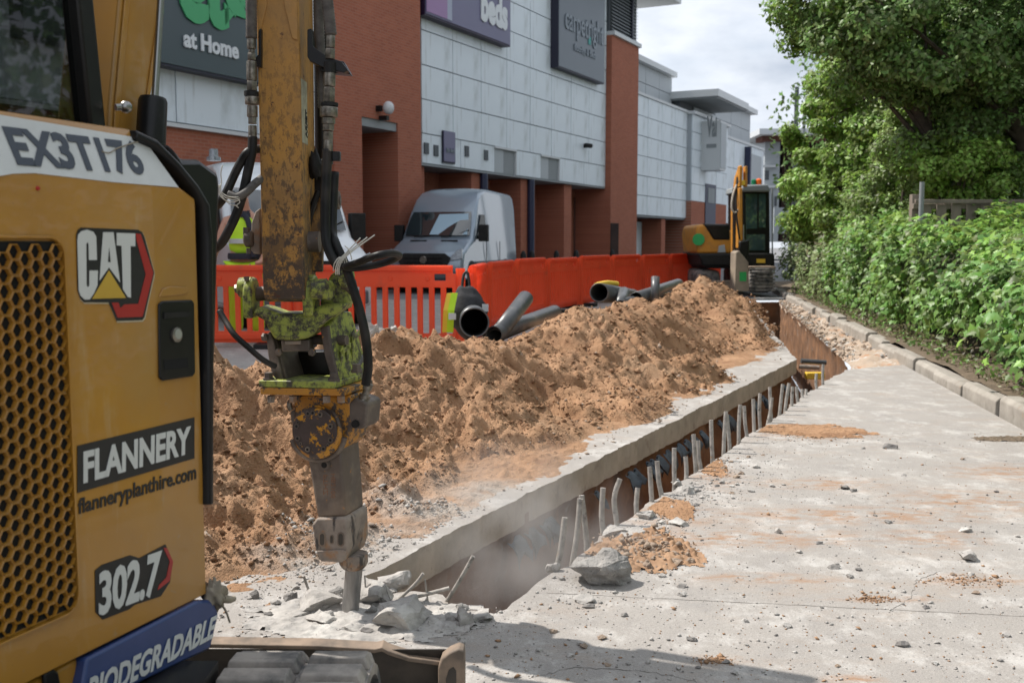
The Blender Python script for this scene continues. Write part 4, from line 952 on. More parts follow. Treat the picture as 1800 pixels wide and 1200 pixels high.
Rb = [(.16, .11), (.15, .105), (.17, .11), .062, (.085, .095), (.075, .09), .068, .045, .033, .03, .068, .045, .033, .03, .09, .065, .045, .045, .09, .065, .045, .045]
skin_body('body', Vb, Eb, Rb, MT['skin'], wk)
# hands with fingers
for sx, (hx, hy, hz_) in ((-1, (-.42, -.18, .86)), (1, (.16, -.31, .955))):
    for k in range(4):
        MB().tube([B(hx + (k - 1.5) * .018, hy, hz_), B(hx + (k - 1.5) * .02 - .004, hy - .02, hz_ - .045 - .006 * (k in (1, 2))), B(hx + (k - 1.5) * .02, hy - .005, hz_ - .08 - .008 * (k in (1, 2)))], (.0095, .007), 8, 3).build('finger', MT['skin'], wk, smooth=60)
    MB().tube([B(hx + sx * -.03, hy, hz_ + .02), B(hx + sx * -.045, hy - .02, hz_ - .01), B(hx + sx * -.04, hy - .03, hz_ - .035)], (.011, .008), 8, 3).build('thumb', MT['skin'], wk, smooth=60)
# trousers, vest
Vt = [B(0, 0, 1.02), B(-.1, 0, .93), B(-.12, 0, .52), B(-.12, .02, .12), B(.1, 0, .93), B(.12, -.02, .52), B(.12, .04, .12)]
skin_body('trousers', Vt, [(0, 1), (1, 2), (2, 3), (0, 4), (4, 5), (5, 6)], [(.185, .13), .115, .09, .075, .115, .09, .075], MT['hivis'], wk)
skin_body('vest', [B(0, 0, 1.06), B(0, 0, 1.2), B(0, 0, 1.38), B(-.13, 0, 1.44), B(.13, 0, 1.44)], [(0, 1), (1, 2), (2, 3), (2, 4)], [(.20, .145), (.19, .14), (.215, .14), (.135, .11), (.135, .11)], MT['hivis'], wk)
MB().lathe([(0, .19), (.5, .195), (1, .19)], B(0, 0, 1.03), B(0, 0, 1.10), 20).build('belt', MT['navy_cloth'], wk, smooth=50).scale = (1, 1, 1)
MB().lathe([(0, .172), (1, .176)], B(0, -.012, 1.20), B(0, -.012, 1.25), 20).build('reflective_band', MT['reflective'], wk, smooth=50)
MB().tube([B(.13, -.16, 1.06), B(.12, -.165, 1.25), B(.07, -.13, 1.44), B(.0, -.075, 1.52)], .032, 8).build('dark_panel', MT['navy_cloth'], wk, smooth=50)
MB().lathe([(0, .10), (1, .075)], B(0, -.012, 1.48), B(0, -.015, 1.55), 14).build('collar', MT['navy_cloth'], wk, smooth=50)
hc = Vector(B(-.02, -.07, 1.775))
MB().lathe([(0, .150), (.05, .150), (.08, .128), (.4, .125), (.75, .095), (.95, .045), (1, .01)], hc, hc + Vector((.0, -.0, .15)), 22).build('helmet', MT['white_van'], wk, smooth=60)
MB().sphere(hc + Vector((-.02, -.105, -.065)), .018, 8, 6).build('nose', MT['skin'], wk, smooth=60)
for sx in (-.035, .03): MB().sphere(hc + Vector((sx - .015, -.088, -.04)), .011, 8, 6).build('eye', MT['black_matt'], wk, smooth=60)
for sx in (-.088, .088): MB().sphere(hc + Vector((sx, -.0, -.055)), .026, 8, 6, (.4, .8, 1.2)).build('ear', MT['skin'], wk, smooth=60)
MB().box(hc + Vector((-.05, -.096, -.115)), hc + Vector((.015, -.088, -.108))).build('mouth', MT['decal_red'], wk)

for ch in wk.children:
    if ch.name.startswith(('helmet', 'nose', 'eye', 'ear', 'mouth')) or True:
        for v in ch.data.vertices:
            z = v.co.z; v.co.z = z * 1.025 if z < 1.06 else 1.087 + (z - 1.06) * 1.18; v.co.x = wx + (v.co.x - wx) * 1.12; v.co.y = wy + (v.co.y - wy) * 1.1
# ------------------------------------------------------------------ distant excavator
EXY = 25.2
fx = empty('distant_excavator', (at(1290, 515, EXY).x, EXY, 0), 0, 'orange and black excavator with raised cab at the far end of the trench', 'excavator')
MT['jcb'] = mat('orange_yellow_paint', (.62, .27, .03), (.52, .22, .03), 2, rough=.45, patches=[((.25, .15, .08), 5, .5, .65, dict(amt=.6))])
MT['tinted'] = mat('tinted_cab_glass', (.03, .055, .055), (.06, .11, .11), 1.2, rough=.05, spec=1, coat=1)
MT['green_flash'] = mat('green_decal', (.02, .36, .09), rough=.5)
def fb(name, u0, u1, v0, v1, Y0, Y1, m, bev=.03, par=None):
    a, b = at(u0, v1, Y0), at(u1, v0, Y0); return MB().box((a.x, Y0, a.z), (b.x, Y1, b.z)).build(name, m, par or fx, bevel=bev)
def fp(name, poly, Y0, Y1, m, bev=.03, par=None):
    return MB().prism([at(u, v, Y0) for u, v in poly], (0, Y1 - Y0, 0)).build(name, m, par or fx, bevel=bev)
Y = EXY
tk = fb('track', 1319, 1362, 470, 515, Y - .7, Y + 2.6, MT['rubber'], .14); tk2 = fb('track', 1228, 1268, 474, 505, Y + .2, Y + 2.6, MT['rubber'], .14)
for k in range(7): fb('track_pad', 1318, 1363, 472 + k * 6, 475.5 + k * 6, Y - .735, Y - .69, MT['rubber'], .008, tk)
fb('track_frame', 1316, 1364, 468, 473, Y - .6, Y + 2.5, MT['blade_edge'], .02)
fb('undercarriage', 1240, 1362, 455, 472, Y + .1, Y + 2.3, MT['black_matt'])
fp('lower_body', [(1227, 445), (1362, 445), (1362, 468), (1235, 468)], Y, Y + 2.4, MT['black_matt'], .05)
hb = fp('engine_cover', [(1223, 408), (1226, 396), (1234, 394), (1250, 398), (1256, 404), (1290, 404), (1290, 446), (1226, 446)], Y + .1, Y + 2.2, MT['jcb'], .06)
fp('engine_hood', [(1236, 393), (1282, 394), (1284, 422), (1254, 422), (1247, 410)], Y + .07, Y + 2.0, MT['black'], .05)
MB().lathe([(0, .15), (1, .145)], at(1228, 421, Y + .09), at(1228, 421, Y + .05), 20).build('round_decal', MT['green_flash'], fx, smooth=40)
fp('stabiliser_lamp', [(1264, 432), (1274, 430), (1276, 444), (1262, 444)], Y + .05, Y + .12, MT['clad2'], .01)
# cab
cb = fp('cab_frame', [(1304, 455), (1304, 334), (1310, 327), (1346, 325), (1353, 334), (1354, 455)], Y + .25, Y + 1.9, MT['black'], .04)
fp('cab_roof', [(1303, 337), (1306, 325), (1350, 324), (1355, 337)], Y + .05, Y + 1.95, MT['soffit'], .04)
fp('windscreen', [(1311, 341), (1331, 341), (1331, 402), (1311, 402)], Y + .235, Y + .248, MT['tinted'], 0)
fp('side_glass', [(1334, 341), (1346, 341), (1346, 400), (1334, 400)], Y + .235, Y + .248, MT['tinted'], 0)
fp('lower_glass', [(1311, 412), (1345, 412), (1345, 440), (1311, 440)], Y + .235, Y + .248, MT['tinted'], 0)
fp('number_plate', [(1330, 455), (1345, 455), (1345, 462), (1330, 462)], Y + -.02, Y - .005, MT['bright_yellow'], 0)
fp('grab_rail', [(1357, 330), (1359, 330), (1359, 460), (1357, 460)], Y + .2, Y + .24, MT['soffit'], 0)
MB().lathe([(0, .06), (.8, .06), (1, .03)], at(1325, 325, Y + .4), at(1325, 315, Y + .4), 12).build('green_beacon', mat('green_beacon', (.01, .2, .08), rough=.2), fx, smooth=40)
MB().lathe([(0, .07), (.8, .07), (1, .035)], at(1334, 325, Y + .4), at(1334, 314, Y + .4), 12).build('amber_beacon', mat('amber_beacon', (.85, .16, .02), rough=.2), fx, smooth=40)
# boom, dipper and bucket
bm_ = fp('boom', [(1287, 446), (1287, 370), (1293, 312), (1301, 290), (1306, 292), (1304, 330), (1297, 380), (1295, 446)], Y - 1.0, Y - .82, MT['jcb'], .03)
fp('boom_side', [(1300, 292), (1304, 292), (1304, 328), (1300, 328)], Y - 1.25, Y - 1.02, MT['jcb'], .01)
fp('boom_side', [(1310, 292), (1314, 292), (1314, 328), (1310, 328)], Y - 1.25, Y - 1.02, MT['jcb'], .01)
fp('boom_pin', [(1304, 317), (1310, 317), (1310, 326), (1304, 326)], Y - 1.25, Y - 1.02, MT['bright_yellow'], .01)
fp('dipper', [(1299, 330), (1305, 330), (1306, 420), (1302, 440), (1297, 436)], Y - 1.6, Y - 1.35, MT['jcb'], .02)
fp('dipper_back', [(1291, 330), (1300, 330), (1302, 450), (1292, 452)], Y - 1.34, Y - 1.1, MT['black'], .02)
MB().cyl(at(1307, 350, Y - 1.5), at(1308, 420, Y - 1.5), .05, n=12).build('hydraulic_ram', MT['black'], fx, smooth=40)
MB().cyl(at(1307, 395, Y - 1.52), at(1307, 430, Y - 1.52), .035, n=12).build('ram_rod', MT['chrome'], fx, smooth=40)
fp('linkage', [(1300, 424), (1318, 422), (1317, 445), (1312, 462), (1303, 460), (1299, 440)], Y - 1.7, Y - 1.35, MT['black'], .03)
bk = fp('bucket', [(1293, 444), (1299, 440), (1316, 461), (1317, 512), (1292, 512)], Y - 1.75, Y - 1.2, mat('dusty_bucket', (.33, .27, .2), (.22, .18, .14), 4, rough=.8), .02)
fp('green_mark', [(1300, 478), (1312, 478), (1312, 494), (1300, 494)], Y - 1.765, Y - 1.752, MT['green_flash'], 0, bk)
MB().tube([at(1298, 318, Y - 1.3), at(1289, 340, Y - 1.5), at(1286, 365, Y - 1.6), at(1292, 374, Y - 1.6), at(1298, 368, Y - 1.5)], .022, 8).build('hose', mat('pale_dusty_hose', (.45, .4, .34), rough=.8), fx, smooth=60)
MB().tube([at(1296, 312, Y - 1.3), at(1294, 350, Y - 1.5), at(1296, 390, Y - 1.6), at(1300, 420, Y - 1.6)], .022, 8).build('hose', MT['black_matt'], fx, smooth=60)
fp('dozer_blade', [(1230, 493), (1285, 493), (1285, 508), (1230, 508)], Y - .9, Y - .8, MT['blade_edge'], .02)
# ------------------------------------------------------------------ mini excavator in front
e1 = Vector((700 / 1800, 1, 0)).normalized(); PN = Vector((e1.y, -e1.x, 0))          # along the side panel / out of it
PO = at(350, 700, 2.1); PP = Plane((PO.x, 2.1, 1.0), PN)
pp = PP.pt
ex = empty('mini_excavator', (-.95, 1.4, 0), 0, 'yellow mini excavator with rock breaker, its engine panel filling the left of the view', 'excavator')
def tz(t, z, off=0): return Vector((PO.x, 2.1, 0)) + e1 * t + PN * off + Vector((0, 0, z))
ztop, zfold, zbot = 1.478, pp(315, 330).z, pp(345, 1052).z
def T(p): return (p - Vector((PO.x, 2.1, 0))).dot(e1)
# body: fold profile (offset, z) extruded along the panel, cut to the sloped front corner
tR = T(pp(350, 700)); tS = T(pp(343, 350)); tTop = T(pp(268, 238, -.045))
body = MB()
inn = -.75
def sect(t, zf_, zt): return [tz(t, zbot, 0), tz(t, zf_, 0), tz(t, zt, -.05), tz(t, zt, inn), tz(t, zbot, inn)]
z_s = pp(343, 350).z
secs = [sect(-1.25, zfold, ztop), sect(tTop - .005, zfold, ztop), sect(T(pp(315, 330)), zfold, zfold + .035), sect(tS, z_s, z_s + .004), sect(tR, z_s - .06, z_s - .055)]
vs = [p for s_ in secs for p in s_]; n = 5
fs = [(i * n + j, i * n + (j + 1) % n, (i + 1) * n + (j + 1) % n, (i + 1) * n + j) for i in range(len(secs) - 1) for j in range(n)] + [tuple(range(n - 1, -1, -1)), tuple(range((len(secs) - 1) * n, len(secs) * n))]
# the grille opening is a recess: the side skin is built separately round it
side = [f for f in fs[:]]
body.add(vs, side)
bo = body.build('body_panel', MT['yellow'], ex, bevel=.012, seg=3)
# --- honeycomb grille: raised skin with hexagonal holes over a black recess
gL, gR = T(pp(-60, 700)), T(pp(115, 700)); gT, gB = pp(110, 424, .0).z, pp(122, 1068, .0).z
rec = MB(); pts = [tz(gL, gB, .001), tz(gR, gB, .001), tz(gR, gT, .001), tz(gL, gT, .001)]; rec.prism(pts, PN * .001)
rec.build('grille_recess', mat('black_recess', (.006, .006, .006), rough=.9), ex)
GR = MB(); pv = .0256; ph = pv * .866; Rin = pv / 2 * .80 / .866; Rout = pv / 2 / .866
def hexpt(ct, cz, r, off, k): a = math.pi / 3 * k; return tz(ct + r * math.cos(a), cz + r * math.sin(a), off)
i = 0; t = gR - ph * .62
while t > gL:
    z = gB + pv * .5 + (pv / 2 if i % 2 else 0)
    while z < gT - pv * .2:
        vs = [hexpt(t, z, Rout, .006, k) for k in range(6)] + [hexpt(t, z, Rin * 1.06, .0105, k) for k in range(6)] + [hexpt(t, z, Rin, .006, k) for k in range(6)] + [hexpt(t, z, Rin, .0022, k) for k in range(6)]
        f = []
        for k in range(6):
            q = (k + 1) % 6; f += [(k, q, q + 6, k + 6), (k + 6, q + 6, q + 12, k + 12), (k + 12, q + 12, q + 18, k + 18)]
        GR.add(vs, f); z += pv
    t -= ph; i += 1
GR.build('grille', MT['yellow'], ex, smooth=50, weld=True, kind='stuff')
# rim round the grille, rounded corners
def rrect(t0, t1, z0, z1, r, off, n=6, s_=1):
    P = []
    for cx, cz, a0 in ((t1 - r, z0 + r, -90), (t1 - r, z1 - r, 0), (t0 + r, z1 - r, 90), (t0 + r, z0 + r, 180)):
        for k in range(n + 1): a = R(a0 + 90 * k / n); P.append(tz(cx + r * math.cos(a), cz + r * math.sin(a), off))
    return P
a_, b_ = rrect(gL - .03, gR + .002, gB - .004, gT + .004, .03, .002), rrect(gL - .05, gR + .010, gB - .010, gT + .010, .035, .001)
c_ = rrect(gL - .03, gR + .003, gB - .005, gT + .005, .03, .0085); d_ = rrect(gL - .04, gR + .007, gB - .008, gT + .008, .033, .0085)
m_ = len(a_); mb = MB(); mb.add(a_ + c_ + d_ + b_, [(i + m_ * k, (i + 1) % m_ + m_ * k, (i + 1) % m_ + m_ * (k + 1), i + m_ * (k + 1)) for k in range(3) for i in range(m_)])
mb.build('grille_rim', MT['yellow'], ex, smooth=60)
# --- lettering and emblems on the panel
def lg(pts, name, m, o0, o1): return ppr(PP, [(120 + x / 4.615, 380 + y / 4.615) for x, y in pts], o0, o1).build(name, m, ex)
em_bg = [(60, 150), (72, 112), (98, 92), (560, 110), (592, 128), (612, 165), (692, 460), (612, 820), (595, 842), (388, 850), (322, 700), (122, 698), (92, 668), (70, 600)]
emb = lg([(x * 1.006 + 4, y * 1.01 + 4) for x, y in em_bg], 'emblem', mat('cream_vinyl', (.55, .47, .33), rough=.4), .0002, .0010)
def lgs(pts, name, m, o0, o1):
    return ppr(PP, [(120 + x / 4.615, 380 + y / 4.615) for x, y in pts], o0, o1).build(name, m, emb)
lgs(em_bg, 'emblem_ground', MT['decal_black'], .0012, .0018)
lgs([(540, 140), (580, 145), (683, 460), (595, 815), (392, 822), (345, 700), (400, 700), (415, 745), (450, 715), (560, 710), (622, 470), (548, 200)], 'emblem_red', MT['decal_red'], .0019, .0024)
C_P = [(66, 200), (72, 150), (98, 122), (145, 110), (195, 128), (218, 165), (224, 355), (160, 355), (157, 225), (147, 212), (137, 225), (140, 560), (150, 578), (163, 562), (164, 440), (232, 440), (228, 560), (200, 625), (165, 675), (125, 675), (92, 645), (77, 600)]
lgs(C_P, 'letter', MT['decal_text'], .0019, .0026)
lgs([(275, 130), (358, 130), (412, 535), (322, 415), (246, 522)], 'letter', MT['decal_text'], .0019, .0026)
lgs([(322, 255), (334, 372), (312, 372)], 'letter_counter', MT['decal_black'], .0027, .0030)
lgs([(385, 135), (535, 140), (535, 245), (497, 242), (500, 660), (475, 655), (436, 592), (425, 240), (385, 236)], 'letter', MT['decal_text'], .0019, .0026)
lgs([(322, 440), (460, 662), (185, 670)], 'emblem_triangle', MT['decal_gold'], .0019, .0026)
def ptext(txt, c, name, m, bold=.03, off=.003, par=None): return text4(txt, [pp(u, v, off) for u, v in c], name, m, par or ex, bold, .0005, PN)
fl = ppr(PP, [(135, 783), (341, 733), (341, 805), (135, 866)], .0004, .0014).build('name_plate', MT['decal_black'], ex)
ptext('FLANNERY', [(145, 849), (333, 796), (334, 748), (145, 793)], 'lettering', MT['decal_text'], .035, .0022, fl)
ptext('flanneryplanthire.com', [(136, 912), (344, 849), (344, 815), (136, 876)], 'lettering', MT['decal_black'], .022, .0012)
md_ = ppr(PP, [(166, 1002), (178, 992), (228, 975), (244, 980), (290, 956), (303, 985), (298, 1022), (282, 1047), (236, 1062), (226, 1070), (180, 1088), (167, 1075)], .0004, .0014).build('model_plate', MT['decal_black'], ex)
ppr(PP, [(286, 962), (292, 962), (303, 986), (297, 1020), (276, 1036), (278, 1028), (291, 1014), (297, 986)], .0015, .0022).build('model_plate_red', MT['decal_red'], md_)
ptext('302.7', [(172, 1084), (276, 1044), (283, 965), (172, 1005)], 'lettering', MT['decal_text'], .035, .0026, md_)
# registration on the sloping shoulder
SH = Plane(tz(0, zfold, .0), Vector((0, 0, 0)) + (PN * (ztop - zfold) + Vector((0, 0, .05))).normalized())
ppr(SH, [(-60, 190), (0, 203), (248, 244), (264, 262), (313, 330), (200, 321), (60, 305), (22, 306), (-60, 320)], .0005, .0016).build('registration_plate', MT['decal_white'], ex)
text4('EX3T176', [SH.pt(30, 293, .003), SH.pt(256, 310, .003), SH.pt(236, 250, .003), SH.pt(0, 221, .003)], 'lettering', MT['reg_text'], ex, .035, .0005, SH.n)
mb = MB(); mb.tube([SH.pt(176, 268, .004), SH.pt(190, 270, .004), SH.pt(205, 262, .004), SH.pt(240, 251, .005), SH.pt(262, 250, .006)], .0012, 6).build('stray_twig', MT['rag'], ex)
# blue slanted skirt with white word
BL = Plane(tz(0, zbot - .005, .004), (PN + Vector((0, 0, .12))).normalized())
sk_ = ppr(BL, [(150, 1156), (345, 1055), (372, 1053), (383, 1078), (368, 1140), (250, 1196), (140, 1255), (143, 1200)], -.05, .004).build('blue_skirt', MT['decal_blue'], ex, bevel=.006)
text4('BIODEGRADABLE', [BL.pt(148, 1243, .0065), BL.pt(369, 1121, .0065), BL.pt(378, 1079, .0065), BL.pt(154, 1190, .0065)], 'lettering', MT['decal_white'], sk_, .03, .0006, BL.n)
ppr(PP, [(-200, 1330), (20, 1225), (150, 1155), (147, 1200), (140, 1260), (-200, 1420)], -.10, -.012).build('lower_frame', MT['yellow'], ex, bevel=.01)
ppr(PP, [(95, 1175), (105, 1180), (112, 1215), (104, 1260), (85, 1260), (80, 1185)], -.012, -.002).build('rubber_edge', MT['black'], ex, bevel=.004)
MB().prism([tz(-1.2, zbot - .002, -.05), tz(tR - .06, zbot - .002, -.05), tz(tR - .06, zbot - .002, inn), tz(-1.2, zbot - .002, inn)], (0, 0, -.12)).build('underframe', MT['black'], ex)
# latch recess
lt = ppr(PP, [(276, 534), (282, 529), (334, 527), (338, 532), (340, 655), (335, 661), (283, 669), (277, 664)], .0005, .006).build('latch', MT['black'], ex, bevel=.003)
ppr(PP, [(283, 549), (327, 547), (328, 556), (283, 560)], .0062, .0085).build('latch_rib', MT['black_matt'], lt)
ppr(PP, [(283, 632), (326, 628), (326, 645), (284, 650)], .0062, .0066).build('latch_slot', mat('slot_black', (.004, .004, .004), rough=.9), lt)
c0 = pp(305, 588, .006); MB().lathe([(0, .0150), (.7, .0150), (1, .0125)], c0, c0 + PN * .006, 24).build('lock', MT['fitting'], lt, smooth=40)
c0 = pp(305, 587, .0122); MB().lathe([(0, .0105), (1, .0095)], c0, c0 + PN * .001, 20).build('lock_face', mat('dull_lock_face', (.32, .33, .28), rough=.5), lt, smooth=40)
ppr(PP, [(278, 522), (284, 508), (296, 503), (326, 504), (330, 514), (322, 518), (290, 521)], .0, .003).build('latch_hood', MT['yellow'], ex, bevel=.004)
MB().lathe([(0, .004), (1, .003)], pp(66, 331, .0), pp(66, 331, .003), 10).build('rivet', MT['decal_red'], ex)
# black corner guard: swept bar round the sloped corner
gpth = [pp(262, 236, -.035), pp(292, 252, -.028), pp(318, 290, -.012), pp(342, 330, .0), pp(357, 362, .006), pp(361, 420, .008), pp(363, 600, .008), pp(362, 885, .008)]
mb = MB(); r_ = []
P_ = gpth
for i, p in enumerate(P_):
    d = (P_[min(i + 1, len(P_) - 1)] - P_[max(i - 1, 0)]).normalized(); w = d.cross(PN).normalized()
    if i == 0 : w = w
    hw = .0105
    r_.append([p - w * hw - PN * .06, p - w * hw + PN * .0, p - w * hw * .4 + PN * .008, p + w * hw * .5 + PN * .008, p + w * hw + PN * .0, p + w * hw - PN * .06])
vs = [q for s_ in r_ for q in s_]; fs = [(i * 6 + j, i * 6 + (j + 1) % 6, (i + 1) * 6 + (j + 1) % 6, (i + 1) * 6 + j) for i in range(len(r_) - 1) for j in range(6)] + [tuple(range(5, -1, -1)), tuple(range(len(vs) - 6, len(vs)))]
mb.add(vs, fs).build('corner_guard', MT['black'], ex, bevel=.003)
g2 = Plane(tz(.0, 1, -.08), PN)
ppr(g2, [(300, 250), (322, 280), (352, 280), (386, 305), (388, 330), (381, 600), (376, 722), (355, 722), (340, 400)], -.20, 0).build('side_cover', MT['black'], ex, bevel=.012)
# rag tied under the corner
mb = MB(); b = bmesh.new(); bmesh.ops.create_icosphere(b, subdivisions=3, radius=1); c0 = pp(374, 1046, .0)
for v in b.verts:
    q = v.co.copy(); k = 1 + .25 * math.sin(q.x * 9 + q.z * 7) + .2 * math.sin(q.y * 13 - q.z * 5); v.co = c0 + e1 * (q.x * .024 * k + .004) + PN * (q.y * .02 * k) + Vector((0, 0, q.z * .030 * k - .3 * q.x * .02))
me = bpy.data.meshes.new('rag'); b.to_mesh(me); b.free(); me.materials.append(MT['rag']); finish(me, 180); link('rag', me, ex)
MB().tube([pp(384, 1050, .01), pp(398, 1052, .01), pp(405, 1050, .01)], (.010, .006), 8).tube([pp(380, 1058, .01), pp(390, 1072, .01), pp(396, 1092, .012)], .0025, 6).build('rag_end', MT['rag'], ex, smooth=60, kind='stuff')

# --- cab behind the shoulder
CO = -.30; CP = Plane(tz(0, 1, CO), PN); cp = CP.pt
tc1 = T(cp(188, 215)); tc0 = tc1 - 1.25; zc0, zc1 = ztop - .05, 2.42; cw = .92
def cq(t, z, d): return tz(t, z, CO - d)
lean = .085
def bar(name, a, b, w, m=None, par=ex):
    a, b = Vector(a), Vector(b); d = (b - a).normalized(); u = d.cross(Vector((0, 0, 1)) if abs(d.z) < .9 else PN).normalized(); v = d.cross(u)
    return MB().prism([a + u * w + v * w, a - u * w + v * w, a - u * w - v * w, a + u * w - v * w], b - a).build(name, m or MT['black'], par, bevel=w * .3)
for d in (.02, cw):
    bar('cab_pillar', cq(tc1 - .022, zc0, d), cq(tc1 - .022 - lean, zc1, d), .024); bar('cab_pillar', cq(tc0, zc0, d), cq(tc0, zc1, d), .03)
    bar('cab_rail', cq(tc0, zc1, d), cq(tc1 - lean, zc1, d), .03); bar('cab_rail', cq(tc0, zc0, d), cq(tc1, zc0, d), .03)
MB().prism([cq(tc1 - .05, zc0, .02), cq(tc0, zc0, .02), cq(tc0, zc1, .02), cq(tc1 - .05 - lean, zc1, .02)], PN * -.006).build('cab_window', MT['cab_glass'], ex)
MB().prism([cq(tc1 - .05, zc0, cw), cq(tc0, zc0, cw), cq(tc0, zc1, cw), cq(tc1 - .05 - lean, zc1, cw)], PN * -.006).build('cab_window', MT['cab_glass'], ex)
MB().prism([cq(tc1 - .03, zc0, .05), cq(tc1 - .03 - lean, zc1, .05), cq(tc1 - .03 - lean, zc1, cw - .04), cq(tc1 - .03, zc0, cw - .04)], e1 * -.006).build('windscreen', MT['cab_glass'], ex)
MB().prism([cq(tc0, zc0, .05), cq(tc0, zc1, .05), cq(tc0, zc1, cw - .04), cq(tc0, zc0, cw - .04)], e1 * .006).build('rear_window', MT['cab_glass'], ex)
MB().prism([cq(tc0 - .05, zc1, -.04), cq(tc1 - lean + .05, zc1, -.04), cq(tc1 - lean + .05, zc1, cw + .05), cq(tc0 - .05, zc1, cw + .05)], (0, 0, .07)).build('cab_roof', MT['black'], ex, bevel=.02)
MB().prism([cq(tc0, zc0 - .45, 0), cq(tc1, zc0 - .45, 0), cq(tc1, zc0 - .45, cw), cq(tc0, zc0 - .45, cw)], (0, 0, .44)).build('cab_base', MT['interior'], ex)
sx = tc1 - .72
seat = MB().prism([cq(sx - .05, zc0, .25), cq(sx + .4, zc0, .25), cq(sx + .4, zc0, .68), cq(sx - .05, zc0, .68)], (0, 0, .12)).build('seat', MT['interior'], ex, bevel=.03)
MB().prism([cq(sx - .02, zc0 + .1, .27), cq(sx - .12, zc0 + .1, .27), cq(sx - .22, zc0 + .7, .29), cq(sx - .12, zc0 + .7, .29)], PN * -.38).build('seat_back', MT['interior'], ex, bevel=.03)
MB().prism([cq(tc1 - .12, zc0, .3), cq(tc1 - .05, zc0, .3), cq(tc1 - .08, zc0 + .42, .3), cq(tc1 - .14, zc0 + .42, .3)], PN * -.25).build('console', MT['soffit'], ex, bevel=.02)
for q in (.2, .7): MB().tube([cq(sx + .38, zc0 + .05, q), cq(sx + .40, zc0 + .28, q), cq(sx + .38, zc0 + .42, q)], .014, 8).sphere(cq(sx + .38, zc0 + .44, q), .03, 10, 8).build('control_lever', MT['black'], ex, smooth=50, kind='stuff')
c0 = cp(196, 190, .04); MB().sphere(c0, .014, 14, 10).tube([c0, cp(184, 190, .03)], .008, 8, 1).build('marker_lamp', MT['chrome'], ex, smooth=60, kind='stuff')

# --- boom
BP = Plane(tz(.0, 1, -.40), PN)
bpl = lambda L_: [BP.pt(u, v) for u, v in L_]
boom = ppr(BP, [(190, 260), (193, 190), (213, -30), (252, -420), (330, -700), (470, -880), (560, -900), (570, -820), (470, -740), (380, -560), (318, -300), (292, -20), (250, 260)], -.16, 0).build('boom', MT['yellow'], ex, bevel=.008)
ppr(BP, [(196, 260), (199, 190), (219, -30), (228, -30), (208, 190), (204, 260)], .0, .006).build('boom_flange', MT['yellow'], ex, bevel=.002)
ppr(BP, [(246, 240), (284, -30), (291, -30), (252, 240)], .0, .004).build('boom_flange', MT['yellow'], ex, bevel=.001)
RPL = Plane(tz(0, 1, -.35), PN)
MB().cyl(RPL.pt(286, -60), RPL.pt(272, 175), .0085, n=16).build('ram_rod', MT['chrome'], ex, smooth=40)
q0, q1 = RPL.pt(269, 172), RPL.pt(262, 300); MB().lathe([(0, .030), (.05, .034), (1, .036)], q0, q1, 24).build('ram_barrel', MT['black'], ex, smooth=40)
# --- stick
SY0, SY1 = 3.27, 3.47
def sxx(u): return at(u, 300, SY0).x
XA, XB = sxx(457), sxx(531); zt_, zb0 = 3.35, at(500, 532, SY0).z
prof = [(SY0, zt_), (SY0, zb0 + .06), (SY0 + .012, zb0 + .012), (SY0 + .05, zb0), (SY1 - .05, zb0), (SY1, zb0 + .06), (SY1 + .03, 1.9), (SY1 + .03, zt_)]
stick = MB().prism([(XA, y, z) for y, z in prof], (XB - XA, 0, 0)).build('stick', MT['arm'], ex, bevel=.006, seg=3)
sh = .012
MB().prism([(XA + .004, SY0 + .001, zt_), (XB - .004, SY0 + .001, zt_), (XB - .004, SY0 + .001, at(500, 72, SY0).z), (XB - .022, SY0 + .001, at(500, 68, SY0).z), (XB - .045, SY0 + .001, at(0, 10, SY0).z), (XB - .045, SY0 + .001, zt_ - .2), (XA + .04, SY0 + .001, zt_ - .2), (XA + .035, SY0 + .001, at(0, 10, SY0).z), (XA + .012, SY0 + .001, at(0, 60, SY0).z), (XA + .004, SY0 + .001, at(0, 66, SY0).z)], (0, -.007, 0)).build('stick_doubler', MT['arm'], ex, bevel=.002)
zl0, zl1 = at(0, 250, SY0).z, at(0, 137, SY0).z
lbl = MB().prism([(XB + .0005, SY0 + .006, zl0), (XB + .0005, SY0 + .095, zl0), (XB + .0005, SY0 + .095, zl1), (XB + .0005, SY0 + .006, zl1)], (.001, 0, 0)).build('data_label', mat('worn_pale_label', (.50, .50, .36), (.30, .28, .2), 30, rough=.6), ex)
text4('TERRA', [(XB + .0025, SY0 + .085, zl1 - .09), (XB + .0025, SY0 + .085, zl0 + .02), (XB + .0025, SY0 + .055, zl0 + .02), (XB + .0025, SY0 + .055, zl1 - .09)], 'lettering', MT['decal_black'], lbl, .04, .0004)
# stick end linkage on the right
LK = Plane((0, 3.42, 0), (0, -1, 0)); lk = LK.pt
MB().cyl(lk(575, 352), lk(597, 352), .030, n=24).cyl(lk(597, 352), lk(599, 352), .016, n=16).build('link_pin', MT['steel'], ex, smooth=40, kind='stuff')
ppr(LK, [(540, 478), (536, 420), (548, 370), (560, 338), (567, 335), (568, 400), (566, 478)], -.03, .0).build('tipping_link', MT['arm'], ex, bevel=.004)
MB().tube([lk(541, 472, .02), lk(540, 430, .02), lk(547, 380, .02), lk(562, 336, .02)], .011, 10).build('link_edge', MT['black'], ex, smooth=60)
LK2 = Plane((0, 3.36, 0), (0, -1, 0)); c0 = LK2.pt(552, 425); MB().cyl(LK2.pt(536, 425), LK2.pt(562, 425), .034, n=24).build('lower_pin_boss', MT['steel'], ex, smooth=40)
ppr(LK, [(545, 290), (566, 272), (568, 330), (556, 345), (546, 420), (538, 420)], -.10, -.05).build('ram_barrel', MT['black'], ex, bevel=.01)
